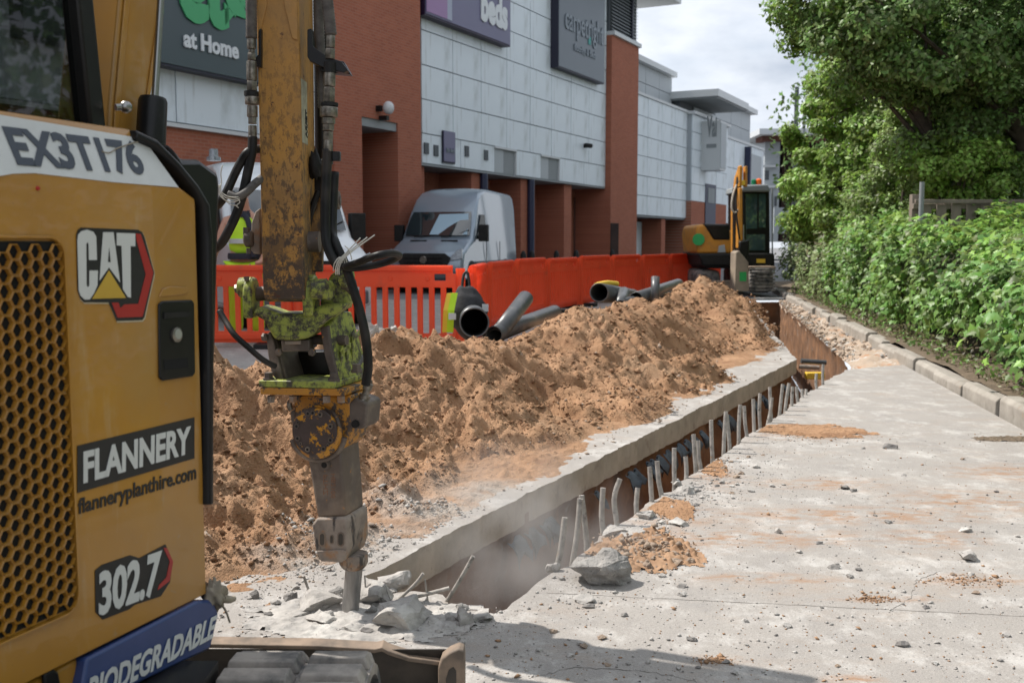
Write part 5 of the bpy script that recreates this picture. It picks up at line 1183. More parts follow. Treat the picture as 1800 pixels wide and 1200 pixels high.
MB().cyl(lk(556, -80, -.1), lk(560, 285, -.1), .030, n=20).build('ram_barrel', MT['black'], ex, smooth=40)
b = bmesh.new(); bmesh.ops.create_icosphere(b, subdivisions=3, radius=1); c0 = lk(557, 292, .03)
for v in b.verts:
    q = v.co.copy(); k = 1 + .15 * math.sin(q.x * 9 + q.z * 7) + .15 * math.sin(q.y * 8 - q.z * 11); v.co = c0 + Vector((q.x * .022 * k, q.y * .02, q.z * .045 * k))
me = bpy.data.meshes.new('grease_cloth'); b.to_mesh(me); b.free(); me.materials.append(MT['black_matt']); finish(me, 180); link('wrapped_cloth', me, ex)
# left side boss and curved plate
LF = Plane((0, 3.33, 0), (0, -1, 0)); lf = LF.pt
ppr(LF, [(457, 366), (449, 372), (442, 392), (441, 440), (446, 446), (457, 447)], -.05, .0).build('side_plate', MT['dusty_steel'], ex, bevel=.003)
MB().lathe([(0, .018), (.2, .027), (.8, .027), (1, .02)], lf(431, 420, .01), lf(447, 420, .01), 20).cyl(lf(436, 400, .02), lf(436, 412, .02), .011, n=8).cyl(lf(440, 436, .02), lf(440, 446, .02), .008, n=8).build('side_boss', MT['steel'], ex, smooth=40, kind='stuff')
# --- hose brackets and fittings
HB = Plane((0, 3.25, 0), (0, -1, 0)); hb_ = HB.pt
bk1 = ppr(HB, [(540, 52), (547, 50), (550, 82), (575, 100), (600, 108), (612, 124), (604, 128), (570, 120), (545, 108), (540, 100)], -.04, .0).build('hose_bracket', MT['black'], ex, bevel=.002)
ppr(HB, [(548, 96), (600, 104), (613, 127), (560, 122)], -.09, -.041).build('bracket_shelf', MT['black'], bk1, bevel=.002)
bk2 = ppr(HB, [(459, 50), (455, 52), (454, 96), (436, 114), (430, 116), (459, 118)], -.05, .0).build('hose_bracket', MT['black'], ex, bevel=.002)
ppr(HB, [(583, 266), (597, 266), (597, 283), (583, 283)], -.03, .0).build('hose_clip', MT['black'], ex, bevel=.003)
s530 = 1 / 545
def fit(plane, axis, spec, name):
    """spec: list of (v0, v1, r_px, sides)"""
    for v0, v1, rp, n in spec:
        u0 = axis(v0); u1 = axis(v1); MB().lathe([(0, rp * s530 * .94), (.06, rp * s530), (.94, rp * s530), (1, rp * s530 * .94)], plane.pt(u0, v0), plane.pt(u1, v1), n).build(name, MT['fitting'] if rp < 11.6 or n > 8 else MT['fitting'], ex, smooth=30 if n < 9 else 50)
axL = lambda v: 442 + (v - 70) * .012
fit(HB, axL, [(68, 86, 7.5, 16), (86, 94, 5, 12), (94, 106, 7.5, 6), (108, 142, 9, 12), (143, 160, 9.5, 6), (170, 184, 12, 20), (186, 206, 9, 16), (206, 218, 8, 6), (221, 244, 7.2, 16)], 'hose_fitting')
MB().lathe([(0, 12.5 * s530), (1, 12.5 * s530)], hb_(442, 161), hb_(442, 169), 16).build('coupling_collar', MT['black_matt'], ex, smooth=50)
axR = lambda v: 581 - (v - 60) * .022
fit(HB, axR, [(62, 84, 8, 16), (86, 104, 9, 6), (128, 152, 10, 12), (154, 180, 10.5, 6), (188, 206, 15, 24), (207, 218, 11.5, 8), (218, 230, 10.5, 6), (232, 246, 9, 6), (246, 266, 7.8, 16)], 'hose_fitting')
MB().lathe([(0, 15 * s530), (1, 15 * s530)], hb_(579, 181), hb_(579, 187), 20).lathe([(0, 10.5 * s530), (1, 10.5 * s530)], hb_(580, 110), hb_(580, 128), 12).build('coupling_collar', MT['black_matt'], ex, smooth=50, kind='stuff')
MB().tube([hb_(446, -140), hb_(443, -60), hb_(442, 0), hb_(442, 68)], 8.6 * s530, 14, rib=.14, ribp=.0095).build('ribbed_hose', MT['sleeve'], ex, smooth=180)
MB().tube([hb_(560, -140), hb_(568, -60), hb_(575, 0), hb_(582, 62)], 9.2 * s530, 14, rib=.14, ribp=.0095).build('ribbed_hose', MT['sleeve'], ex, smooth=180)
HB2 = Plane((0, 3.33, 0), (0, -1, 0)); h2 = HB2.pt
MB().tube([h2(562, -140), h2(560, -20), h2(561, 60), h2(565, 130), h2(568, 190)], 8.5 * s530, 14, rib=.14, ribp=.0095).build('ribbed_hose', MT['sleeve'], ex, smooth=180)
# black hoses
rh = 8.0 * s530
def hose(pl, pts, r=rh, m='hose', name='hydraulic_hose'):
    return MB().tube([pl.pt(*p) if len(p) == 2 else pl.pt(p[0], p[1], p[2]) for p in pts], r, 12, 8).build(name, MT[m], ex, smooth=180)
hose(HB, [(444, 240), (443, 265), (436, 300), (428, 340, .005), (416, 375), (402, 405), (384, 428, -.03), (360, 440, -.08)])
hose(HB, [(472, 255, -.10), (456, 258, -.06), (438, 266), (424, 284), (410, 312), (400, 338, .01), (390, 352, .0), (376, 360, -.04)], 7.6 * s530)
hose(HB, [(404, 342, .02), (420, 346, .02), (436, 338, .02), (449, 324, .01), (458, 306, -.06), (472, 285, -.10)], 7.2 * s530, 'hose_grey')
hose(HB, [(378, 548, -.05), (392, 566, -.03), (412, 588, 0), (436, 610, .0), (462, 632, .0), (480, 646, -.03)], 5.2 * s530)
hose(HB, [(575, 262), (574, 300), (572, 350), (572, 400), (576, 430, .01), (588, 456, .02), (598, 470, .02)], 8.6 * s530)
hose(HB, [(582, 300, -.06), (580, 400, -.04), (590, 428, .0), (606, 462, .01), (622, 505, .02), (634, 545, .02), (644, 590, .02), (648, 640, .01), (643, 676, .0)], 8.2 * s530)
hose(HB, [(588, 458, .03), (614, 470, .03), (650, 468, .04), (684, 460, .06), (704, 452, .1), (709, 447, .14), (700, 444, .18), (676, 448, .2), (640, 460, .12), (612, 468, .05)], 6.2 * s530)
# cable ties
def tie(pl, pts, r=.0018): return MB().tube([pl.pt(*p) for p in pts], r, 6, 5).build('cable_tie', MT['tie'], ex, smooth=180)
tie(HB, [(396, 292, .03), (393, 305, .03), (394, 322, .03), (390, 335, .03), (398, 350, .03), (410, 360, .03), (422, 362, .03)])
for k in range(3): tie(HB, [(388 + k * 3, 328 - k * 2, .035), (389 + k * 3, 338, .038), (398 + k * 4, 350 - k * 2, .04), (412 + k * 3, 356 - k * 4, .035), (426, 352 - k * 3, .03)])
tie(HB, [(422, 350, .03), (426, 356, .03), (420, 362, .03), (424, 366, .03)])
for k, (u, v) in enumerate(((636, 418), (648, 417), (661, 413))): tie(HB, [(593 + k * 3, 482, .03), (594 + k * 3, 470, .04), (601 + k * 3, 456, .045), (615 + k * 4, 441, .04), (u, v, .03)], .0021)
for k in range(3): tie(HB, [(588 + k * 4, 476, .02), (592 + k * 4, 462, .04), (602 + k * 4, 452, .04), (606 + k * 4, 470, .03)], .0021)
tie(HB, [(610, 432, .045), (618, 440, .045), (622, 456, .04)])

# --- quick hitch (lime green)
qh = empty('quick_hitch', (-.7, 3.4, 1.0)); qh.parent = ex; qh.matrix_parent_inverse = wm(ex).inverted()
QP = Plane((0, 3.34, 0), (0, -1, 0)); q = QP.pt
cz = lambda L: [(x / 2.5 + 360, y / 2.5 + 400) for x, y in L]
def qpr(poly, o0, o1, name, m='green', bev=.005, par=None): return ppr(QP, cz(poly), o0, o1).build(name, MT[m], par or qh, bevel=bev)
# saddle: bowl shaped casting lofted from ear to ear
sad = [(205, 372), (262, 405), (290, 455), (312, 491), (400, 494), (472, 482), (505, 440), (560, 392), (612, 360), (630, 330), (520, 335), (440, 378), (330, 378), (235, 345)]
qpr(sad, -.15, .02, 'saddle', bev=.016)
MB().cyl(q(500, 510, 0) if False else q(431, 519, -.045), q(622, 505, -.045), .024, n=24).build('hitch_pin', MT['steel'], qh, smooth=40)
def ear(u, v0, v1, th, Y0, Y1, name='ear', rim=.03, tilt=0):
    """rounded plate across the stick: lies in the YZ plane"""
    x = at(u, (v0 + v1) / 2, (Y0 + Y1) / 2).x; z1 = at(u, v0, Y0).z; z0 = at(u, v1, Y0).z; yc = (Y0 + Y1) / 2; ry = (Y1 - Y0) / 2; P = []
    for k in range(9): a = math.pi * k / 8; P.append((x, yc + ry * math.cos(a), z1 - ry + ry * math.sin(a)))
    P += [(x, Y0 + .01, z0), (x, Y1 - .01, z0)]
    return MB().prism(P, (th, 0, 0)).build(name, MT['green'], qh, bevel=.006)
ear(434, 488, 560, .030, 3.31, 3.43); ear(538, 484, 556, .034, 3.29, 3.43); ear(598, 466, 545, .030, 3.36, 3.50)
for u, v, y, w in ((419, 505, 3.36, 26), (547, 508, 3.30, 30), (600, 492, 3.36, 14)):
    a, b = at(u, v, y), at(u + w, v, y); MB().lathe([(0, .024), (.08, .032), (.92, .034), (1, .026)], a, b, 24).build('pin_boss', MT['green'] if w > 20 else MT['steel'], qh, smooth=40)
a, b = at(413, 509, 3.36), at(421, 507, 3.36); MB().lathe([(0, .012), (.2, .016), (1, .016)], a, b, 6).build('pin_bolt', MT['fitting'], qh, smooth=30)
for v0, v1 in ((486, 494), (520, 545)): MB().cyl(at(433, v0, 3.33), at(434, v1, 3.33), .010, .007, n=8).build('grease_nipple', MT['steel'], qh, smooth=30)
for (u, v, r0) in ((568, 510, .032), (602, 486, .036)):
    a = at(u, v, 3.31); MB().lathe([(0, r0 * .8), (.2, r0), (.8, r0), (1, r0 * .7)], a, a + Vector((.028, -.012, 0)), 22).build('pin_head', MT['green'], qh, smooth=40)
qpr([(545, 205), (600, 178), (628, 300), (640, 332), (600, 362), (560, 400), (520, 420), (500, 330)], -.12, -.02, 'side_casting', bev=.014)
qpr([(330, 492), (458, 492), (460, 545), (335, 548)], -.08, -.01, 'lower_lug', 'steel', .006)
qpr([(352, 498), (420, 496), (422, 512), (354, 514)], -.012, .004, 'lower_lug_plate', 'dusty_steel', .002)

# --- breaker: turned a little about the vertical
yaw = R(15); HN = Vector((-math.sin(yaw), -math.cos(yaw), 0)); O_ = at(555, 690, 3.37); HP = Plane(O_, HN); h = HP.pt
hm = empty('rock_breaker', O_); hm.parent = ex; hm.matrix_parent_inverse = wm(ex).inverted()
def hpr(poly, o0, o1, name, m, bev=.004, conv=cz, par=None): return ppr(HP, conv(poly) if conv else poly, o0, o1).build(name, MT[m], par or hm, bevel=bev)
HX = Vector((math.cos(yaw), -math.sin(yaw), 0))
# bracket cheeks: plates standing in depth
def cheek(top, bot, th, d, name, m, w_top=None):
    a, b = h(*cz([top])[0]), h(*cz([bot])[0]); back = -HN * d
    P = [a, a + back * .45 + Vector((0, 0, .045)), a + back * .85 + Vector((0, 0, .035)), a + back + Vector((0, 0, -.03)), b + back + Vector((0, 0, .03)), b + back, b]
    return MB().prism(P, HX * th).build(name, MT[m], hm, bevel=.005)
cheek((278, 462), (340, 672), .022, .20, 'bracket_plate', 'steel'); rp = cheek((517, 432), (572, 670), .022, .22, 'bracket_plate', 'green')
hpr([(275, 470), (292, 455), (312, 500), (352, 665), (332, 680), (300, 640), (285, 560)], -.006, .012, 'bracket_edge', 'steel')
hpr([(512, 440), (548, 428), (556, 500), (592, 668), (566, 676), (532, 560)], -.006, .012, 'bracket_edge', 'steel')
hpr([(320, 560), (545, 560), (560, 662), (345, 668)], -.20, -.12, 'bracket_web', 'black')
# raised symbols cast on the outer cheek
def on_cheek(k, z, th=.026): a = h(*cz([(545, 560)])[0]); return a - HN * (.22 * k) + HX * th + Vector((0, 0, z))
for k0, k1, z0, z1 in ((.12, .5, -.005, .012), (.12, .22, -.06, .012), (.34, .44, -.09, .03), (.12, .75, -.075, -.058), (.55, .65, -.05, .06), (.55, .85, .03, .05)):
    MB().prism([on_cheek(k0, z0), on_cheek(k1, z0 + .02), on_cheek(k1, z1 + .02), on_cheek(k0, z1)], HX * .006).build('cast_rib', MT['green'], rp, bevel=.0015)
MB().tube([on_cheek(.1, -.11, .028), on_cheek(.5, -.075, .028), on_cheek(.95, -.03, .028)], .012, 8).build('weld_bead', MT['hose_grey'], rp, smooth=60)
MB().cyl(h(*cz([(268, 492)])[0]) - HN * .05, h(*cz([(560, 500)])[0]) - HN * .05 + HX * .03, .017, n=18).build('bracket_pin', MT['steel'], hm, smooth=40)
for x, y in ((262, 480), (335, 545), (480, 545)): 
    a = h(*cz([(x, y)])[0], .01); MB().lathe([(0, .014), (.8, .014), (1, .01)], a, a + HX * .02 if x < 300 else a + HN * .012, 6).build('bolt', MT['steel'], hm, smooth=30)
# flange plates
def slab_h(name, x0, y0, x1, y1, th_px, d0, d1, m, bev=.003):
    a, b = h(*cz([(x0, y0)])[0]), h(*cz([(x1, y1)])[0]); t_ = th_px / 2.5 / 530
    return MB().prism([a + HN * d0, b + HN * d0, b - HN * d1, a - HN * d1], (0, 0, -t_)).build(name, MT[m], hm, bevel=bev)
slab_h('top_plate', 268, 662, 604, 668, 30, .05, .19, 'green'); slab_h('bottom_plate', 276, 694, 640, 700, 30, .05, .19, 'rust_yellow')
for x, y in ((300, 652), (585, 655), (640, 628)):
    a = h(*cz([(x, y)])[0], .03 if x < 600 else -.05); MB().lathe([(0, .021), (.35, .021), (.36, .016), (1, .015)], a - Vector((0, 0, .012)), a + Vector((0, 0, .016)), 6).build('flange_bolt', MT['steel'], hm, smooth=30)
for x in (310, 405, 552, 615):
    a = h(*cz([(x, 738)])[0], .03); MB().lathe([(0, .014), (1, .013)], a + Vector((0, 0, .004)), a - Vector((0, 0, .018)), 6).build('flange_nut', MT['dusty_steel'], hm, smooth=30)
# head
hpr([(388, 726), (640, 732), (648, 790), (655, 860), (620, 960), (560, 1000), (440, 990), (400, 930), (392, 850)], -.16, .0, 'head', 'rust_yellow', .012)
c0 = h(559.2, 756, .0)
dk = MB().lathe([(0, .084), (.4, .086), (.42, .081), (.9, .081), (1, .078)], c0, c0 + HN * .030, 40).build('cover_disc', MT['disc'], hm, smooth=35)
MB().lathe([(0, .092), (.7, .092), (1, .086)], c0 + Vector((.002, 0, -.003)), c0 + HN * .016, 40).build('cover_ring', MT['rust_yellow'], hm, smooth=35)
# half ring lip below the disc
L_ = []
for k in range(13): a = R(200 + 150 * k / 12); L_.append(c0 + HX * math.cos(a) * .098 + Vector((0, 0, math.sin(a) * .098)) + HN * .006)
MB().tube(L_, .011, 8, 2).build('lower_lip', MT['steel'], hm, smooth=60)
for a_ in (68, 92, 108, 20, -22, -58, -112, -158, 165, 152, -40, -140):
    a = R(a_); big = a_ not in (152, -40, -140); c1 = c0 + (HX * math.cos(a) + Vector((0, 0, 1)) * math.sin(a)) * .064 + HN * .030
    bo_ = MB().lathe([(0, .0095 if big else .0055), (1, .0085 if big else .005)], c1, c1 + HN * .004, 16).build('cap_screw', MT['steel'], dk, smooth=35)
    MB().lathe([(0, .0048 if big else .003), (1, .0048 if big else .003)], c1 + HN * .0038, c1 + HN * .0046, 6).build('hex_socket', MT['black_matt'], bo_)
# valve block and hose connection on the right
hpr([(632, 770), (660, 748), (705, 765), (715, 780), (708, 868), (690, 886), (640, 880), (628, 830)], -.12, .0, 'valve_block', 'steel', .008)
a = h(*cz([(663, 862)])[0], .001); MB().lathe([(0, .014), (1, .013)], a, a + HN * .006, 18).build('plug', MT['black_matt'], hm, smooth=40)
a, b = h(*cz([(705, 690)])[0], -.03), h(*cz([(682, 775)])[0], -.02); MB().lathe([(0, .016), (.3, .016), (.32, .012), (.55, .012), (.56, .019), (.75, .019), (.76, .016), (1, .02)], a, b, 14).build('hose_fitting', MT['fitting'], hm, smooth=30)
hpr([(360, 815), (386, 800), (398, 870), (392, 888), (366, 860)], -.08, -.02, 'left_lug', 'steel', .006)
MB().tube([h(*cz([(390, 745)])[0], -.02), h(*cz([(372, 770)])[0], .0), h(*cz([(378, 800)])[0], .0)], .009, 8).build('pipe_stub', MT['fitting'], hm, smooth=60)
# body housing
c5 = lambda L: [(x / 2.5 + 360, y / 2.5 + 720) for x, y in L]
hpr([(452, 205), (560, 150), (596, 120), (622, 470), (498, 476), (484, 400)], -.15, .004, 'housing', 'steel', .010, c5)
a = h(*c5([(530, 240)])[0], .004); pl_ = MB().lathe([(0, .0205), (.5, .021), (.6, .017), (1, .017)], a, a + HN * .006, 24).build('housing_plug', MT['steel'], hm, smooth=40)
MB().lathe([(0, .010), (1, .010)], a + HN * .0062, a + HN * .007, 16).build('plug_recess', MT['black_matt'], pl_)
# faint stamped figures
for s_, x in (('PTHZ', 533), ('HB2100', 566)):
    y0, y1 = (285, 372) if x < 550 else (280, 385); cc = c5([(x + 10, y0), (x + 10, y1), (x - 9, y1), (x - 9, y0)])
    text4(s_, [h(u, v, .0048) for u, v in (cc[0], cc[1], cc[2], cc[3])][::1], 'stamped_figures', mat('faint_orange_stamp', (.28, .13, .07), rough=.7), hm, -.01, .0004, HN)
# lower box with slots
hpr([(500, 470), (622, 466), (634, 482), (638, 604), (618, 662), (520, 658), (494, 612), (476, 500)], -.16, .014, 'front_head', 'dusty_steel', .012, c5)
for x, w_, hh in ((525, 16, 32), (566, 9, 20), (606, 16, 32)):
    P = []
    for k in range(16):
        a = 2 * math.pi * k / 16; P.append((x + w_ * math.cos(a), 563 + (hh - w_) * (1 if math.sin(a) > 0 else -1) + w_ * math.sin(a)))
    hpr(P, .0145, .0165, 'slot_cover', 'steel', .001, c5); 
    P2 = [(x + (px_ - x) * .62, 563 + (py_ - 563) * .8) for px_, py_ in P]; hpr(P2, .0167, .0172, 'slot_recess', 'blade', 0, c5)
hpr([(500, 612), (622, 606), (632, 618), (614, 662), (522, 658)], .015, .020, 'wear_plate', 'dusty_steel', .003, c5)
mid = lambda L, o: h(*c5([L])[0], o)
a, b = mid((618, 655), -.065), mid((620, 722), -.065); MB().lathe([(0, .049), (.12, .050), (.6, .049), (.85, .042), (1, .034)], a, b, 28).build('nose_bush', MT['dusty_steel'], hm, smooth=35)
a = mid((622, 715), -.065); tip = at(613, 1100, a.y + .01); b = tip
MB().lathe([(0, .029), (.5, .0295), (.86, .030), (1, .026)], a, b, 28).build('chisel', MT['chisel'], hm, smooth=35)

# --- tracks and blade
TX1 = at(662, 1150, 2.15).x; TX0 = TX1 - .30; TH = .405; TY1 = 2.26; rt = .20
def track(x0, x1):
    tr = empty('track', ((x0 + x1) / 2, 1.4, .2)); tr.parent = ex; tr.matrix_parent_inverse = wm(ex).inverted()
    P = []; yb0 = .55; yc0, yc1 = yb0 + rt, TY1 - rt; zc = TH / 2 + .0; rr = TH / 2 - .03
    # loop of stations (y, z, angle)
    L1 = yc1 - yc0; per = 2 * L1 + 2 * math.pi * rr; npad = int(per / .088); sts = []
    def stn(s):
        s %= per
        if s < L1: return (yc0 + s, zc + rr, 0)
        s -= L1
        if s < math.pi * rr: a = s / rr; return (yc1 + rr * math.sin(a), zc + rr * math.cos(a), a)
        s -= math.pi * rr
        if s < L1: return (yc1 - s, zc - rr, math.pi)
        s -= L1; a = s / rr; return (yc0 - rr * math.sin(a), zc - rr * math.cos(a), math.pi + a)
    belt = MB(); nn = 120; ring = []
    for i in range(nn):
        y, z, a = stn(per * i / nn); ny, nz = math.sin(a), math.cos(a)
        ring.append([(x0, y, z), (x1, y, z), (x1, y - ny * .022, z - nz * .022), (x0, y - ny * .022, z - nz * .022)])
    vs = [p for r in ring for p in r]; belt.add(vs, [(i * 4 + j, i * 4 + (j + 1) % 4, ((i + 1) % nn) * 4 + (j + 1) % 4, ((i + 1) % nn) * 4 + j) for i in range(nn) for j in range(4)])
    belt.build('track_belt', MT['rubber'], tr, smooth=40)
    for i in range(npad):
        s = per * i / npad
        for sd_, (xa, xb) in enumerate(((x0 + .002, x0 + .155), (x1 - .135, x1 - .002))):
            s2 = s + (.02 if sd_ else 0); w0, w1 = .036, .028; mb = MB(); pts = []
            for (xx, hw, hh) in ((xa, w0, .0), (xb, w0, .0), (xb - .012, w1, .026), (xa + .006, w1, .026)):
                for sg in (-1, 1):
                    y, z, a = stn(s2 + sg * hw); pts.append((xx, y + math.sin(a) * hh, z + math.cos(a) * hh))
            mb.add(pts, [(0, 2, 3, 1), (4, 5, 7, 6), (0, 4, 6, 2) if False else (0, 1, 7, 6), (2, 4, 5, 3), (0, 6, 4, 2), (1, 3, 5, 7)])
            mb.build('track_pad', MT['rubber'], tr, bevel=.0035)
    for yc in (yc0, yc1): MB().cyl((x0 + .05, yc, zc), (x1 - .03, yc, zc), rr - .045, n=28).build('track_wheel', MT['black'], tr, smooth=40)
    MB().box((x0 + .06, yc0, zc - .1), (x1 - .04, yc1, zc + .08)).build('track_frame', MT['yellow'], tr, bevel=.01)
    return tr
track(TX0, TX1)
track(TX0 - 1.22, TX1 - 1.22)
# blade
bxr, bxl = at(792, 1150, 2.52).x, at(792, 1150, 2.52).x - 1.62; BY = 2.52
zbt = at(700, 1141, BY).z
prof = [(BY + .0, zbt), (BY + .018, zbt - .005), (BY + .05, zbt - .12), (BY + .05, .10), (BY + .0, .01), (BY - .015, .02), (BY + .03, .12), (BY + .03, zbt - .12)]
MB().prism([(bxl, y, z) for y, z in prof], (bxr - bxl, 0, 0)).build('dozer_blade', MT['blade'], ex, bevel=.003)
# dusty folded top edge with its bump
te = [at(376, 1128, BY), at(560, 1131, BY), at(660, 1137, BY), at(672, 1134, BY), at(683, 1140, BY), at(720, 1152, BY), at(782, 1160, BY)]
te = [(bxl, te[0].z)] + [(p.x, p.z) for p in te]
mb = MB(); vs = []
for x, z in te: vs += [(x, BY - .012, z), (x, BY + .03, z + .004), (x, BY + .03, z - .008), (x, BY - .012, z - .011)]
mb.add(vs, [(i * 4 + j, i * 4 + (j + 1) % 4, (i + 1) * 4 + (j + 1) % 4, (i + 1) * 4 + j) for i in range(len(te) - 1) for j in range(4)] + [(3, 2, 1, 0), tuple(range(len(vs) - 4, len(vs)))]); mb.build('blade_top_edge', MT['blade_edge'], ex, bevel=.002)
BP2 = Plane((0, BY - .045, 0), (0, -1, 0))
outer = [(770, 1175), (776, 1158), (790, 1147), (806, 1140), (816, 1144), (817, 1165), (817, 1300), (770, 1300)]; inner = [(784, 1192), (789, 1176), (797, 1171), (802, 1178), (803, 1300), (784, 1300)]
ep = ppr(BP2, outer, -.05, .0).build('blade_end_plate', MT['blade_edge'], ex, bevel=.004)
ppr(BP2, inner, .0005, .0015).build('blade_slot', MT['blade'], ep)
bar('blade_arm', (TX0 - .05, 1.6, .22), (TX0 - .05, BY, .14), .04); bar('blade_arm', (TX0 - .75, 1.6, .22), (TX0 - .75, BY, .14), .04)
MB().box((TX0 - .95, .8, .18), (TX0 - .0, 2.0, .42)).cyl((TX0 - .45, 1.35, .42), (TX0 - .45, 1.35, .52), .3, n=28).build('undercarriage', MT['black'], ex, kind='stuff')
# ------------------------------------------------------------------ steel bars standing along the cut edge
rods = [((993, 909), (977, 1004)), ((1020, 876), (1006, 985)), ((1022, 870), (1031, 958)), ((1060, 857), (1060, 938)), ((1090, 841), (1085, 915)), ((1121, 857), (1118, 912)),
        ((1142, 820), (1145, 890)), ((1155, 810), (1163, 875)), ((1185, 787), (1185, 860)), ((1205, 802), (1205, 847)), ((1219, 763), (1223, 828)), ((1227, 774), (1232, 825)),
        ((1250, 738), (1252, 812)), ((1276, 723), (1271, 803)), ((1277, 728), (1282, 795)), ((1301, 711), (1298, 780)), ((1308, 713), (1313, 771)), ((1324, 701), (1325, 765)),
        ((1336, 691), (1336, 757)), ((1353, 680), (1355, 746)), ((1357, 698), (1348, 749)), ((1376, 675), (1369, 735)), ((1387, 673), (1379, 728)), ((1393, 679), (1391, 715)),
        ((1400, 679), (1402, 712)), ((1410, 684), (1412, 706)), ((1417, 684), (1418, 704)), ((1435, 656), (1435, 690)), ((1447, 640), (1446, 684))]
FGu = (Vector(F_) - Vector(G__)).normalized(); inward = Vector((-FGu.y, FGu.x))
for i, ((u0, v0), (u1, v1)) in enumerate(rods):
    # foot: in the cut face of the right slab, under the edge the picture shows it behind
    d = ray(u1, v1); d2 = Vector((d.x, d.y)).normalized()
    A2, B2 = Vector(G__), Vector(F_); den = d2.x * (B2 - A2).y - d2.y * (B2 - A2).x; k = (A2.x * (B2 - A2).y - A2.y * (B2 - A2).x) / den
    ft = d2 * (k + .05); ft = Vector((ft.x, ft.y, 0)); r_ = .0125 if ft.y < 9 else .013
    top = at(u0, v0, ft.y + .03)
    low = Vector((ft.x, ft.y, -.04)); low2 = low + Vector((-inward.x, -inward.y, 0)) * -.03 + Vector((0, 0, -.22)); 
    mid = low.lerp(top, .5) + Vector((random.uniform(-.006, .006), 0, 0))
    if i == 4: mid = low.lerp(top, .62) + Vector((-.022, 0, 0))
    mb = MB().tube([low2 - FGu.to_3d() * .0, low, mid, top], r_, 10, 4)
    o = mb.build('steel_bar', MT['rod'], smooth=50)
    nth = ['first', 'second', 'third', 'fourth', 'fifth', 'sixth', 'seventh', 'eighth', 'ninth', 'tenth', 'eleventh', 'twelfth', 'thirteenth', 'fourteenth', 'fifteenth', 'sixteenth', 'seventeenth', 'eighteenth', 'nineteenth', 'twentieth'] + ['twenty-' + q_ for q_ in ('first', 'second', 'third', 'fourth', 'fifth', 'sixth', 'seventh', 'eighth', 'ninth')]
    lab = {0: 'dusty grey bar nearest the breaker, leaning right beside the trench', 4: 'grey bar with a bend in its upper half by the cut slab edge'}.get(i, f'dusty grey steel bar, {nth[i]} from the breaker along the cut slab edge')
    tag(o, lab, 'steel bar', 'steel bars standing along the trench')
# thin wires left at the breaking point
for pts, r, lab in (([(735, 1120, .0), (772, 1075, .1), (803, 1028, 0), (832, 977, 0)], .0075, 'long pale bent rebar rising right from the broken concrete'),
                    ([(690, 1062, 0), (715, 1040, 0), (733, 1022, 0), (744, 1007, 0)], .006, 'short pale rebar pointing up right above the broken slab'),
                    ([(700, 1054, 0), (740, 1046, 0), (790, 1033, 0)], .0075, 'thick pale rebar lying nearly level over the trench end'),
                    ([(747, 1018, 0), (750, 1040, 0), (756, 1080, 0)], .003, 'thin wire hanging straight down over the trench end'),
                    ([(727, 1050, 0), (742, 1058, 0), (751, 1050, 0), (749, 1040, 0)], .003, 'small hooked wire by the hanging wire'),
                    ([(641, 1010, 0), (643, 1040, 0)], .003, 'short wire standing by the chisel'),
                    ([(534, 1012, 0), (540, 1030, 0), (545, 1040, 0)], .005, 'short pale stub of rebar left of the chisel')):
    yb = 3.50 if pts[0][0] > 600 else G(545, 1040).y
    tag(MB().tube([at(u, v, yb + .25 * w) for u, v, w in pts], r, 8, 5).build('rebar', MT['rod'], smooth=60), lab, 'rebar', 'bent rebar at the breaking point')
pa_, pb_ = G(486, 918, .06), G(540, 945, .03); tag(MB().tube([pa_, pa_.lerp(pb_, .5) + Vector((0, 0, -.01)), pb_, G(556, 952, .0)], .009, 10, 4).build('rebar', MT['hose_grey'], smooth=60), 'grey bar end sticking out of the sand left of the breaker', 'rebar')

# ------------------------------------------------------------------ rocks and rubble
MT['rubble_grey'] = mat('rough_grey_concrete_lump', (.33, .315, .295), (.20, .19, .18), 16, detail=10, rough=.95, bump=1.0, bscale=50, bdist=.014, patches=[((.48, .46, .43), 6, .50, .66), ((.10, .095, .09), 70, .60, .68)])
shapes = {'rubble_grey': [rock_mesh('rubble', MT['rubble_grey'], 21, 22, (1, .8, .62))], 'rubble': [rock_mesh('rubble', MT['rubble'], 40 + k, 13 + k % 4, (1, .8, .62)) for k in range(6)],
          'rubble_dark': [rock_mesh('rubble', MT['rubble_dark'], 60 + k, 12, (1, .8, .6)) for k in range(4)],
          'rubble_brown': [rock_mesh('rubble', MT['rubble_brown'], 80 + k, 14, (1, .85, .65)) for k in range(4)],
          'sand_pale': [rock_mesh('clod', MT['sand_pale'], 90 + k, 16, (1, .9, .7)) for k in range(3)]}
def rock(u, v, wpx, hpx, kind, label, name='concrete_lump', cat='rubble', group=None, rz=None, Yb=None, zb=0.0, seed=None):
    """u, v: foot of the lump on the ground in the photograph; width and height as seen there"""
    g = G(u, v, zb) if Yb is None else at(u, v, Yb); s_ = (FPX / g.y); r = random.Random(int(u * 7 + v) if seed is None else seed)
    me = r.choice(shapes[kind]); o = bpy.data.objects.new(name, me); COL.objects.link(o)
    hw, hh = wpx / s_ / 2, hpx / s_ / 2
    o.scale = (hw * 1.05, hw * 1.0, hh / .58); o.rotation_euler = (r.uniform(-.12, .12), r.uniform(-.12, .12), r.uniform(-.5, .5) + 3.14 * r.randint(0, 1) if rz is None else rz)
    o.location = (g.x, g.y + hw * .5, g.z + hh * .62)
    return tag(o, label, cat, group)
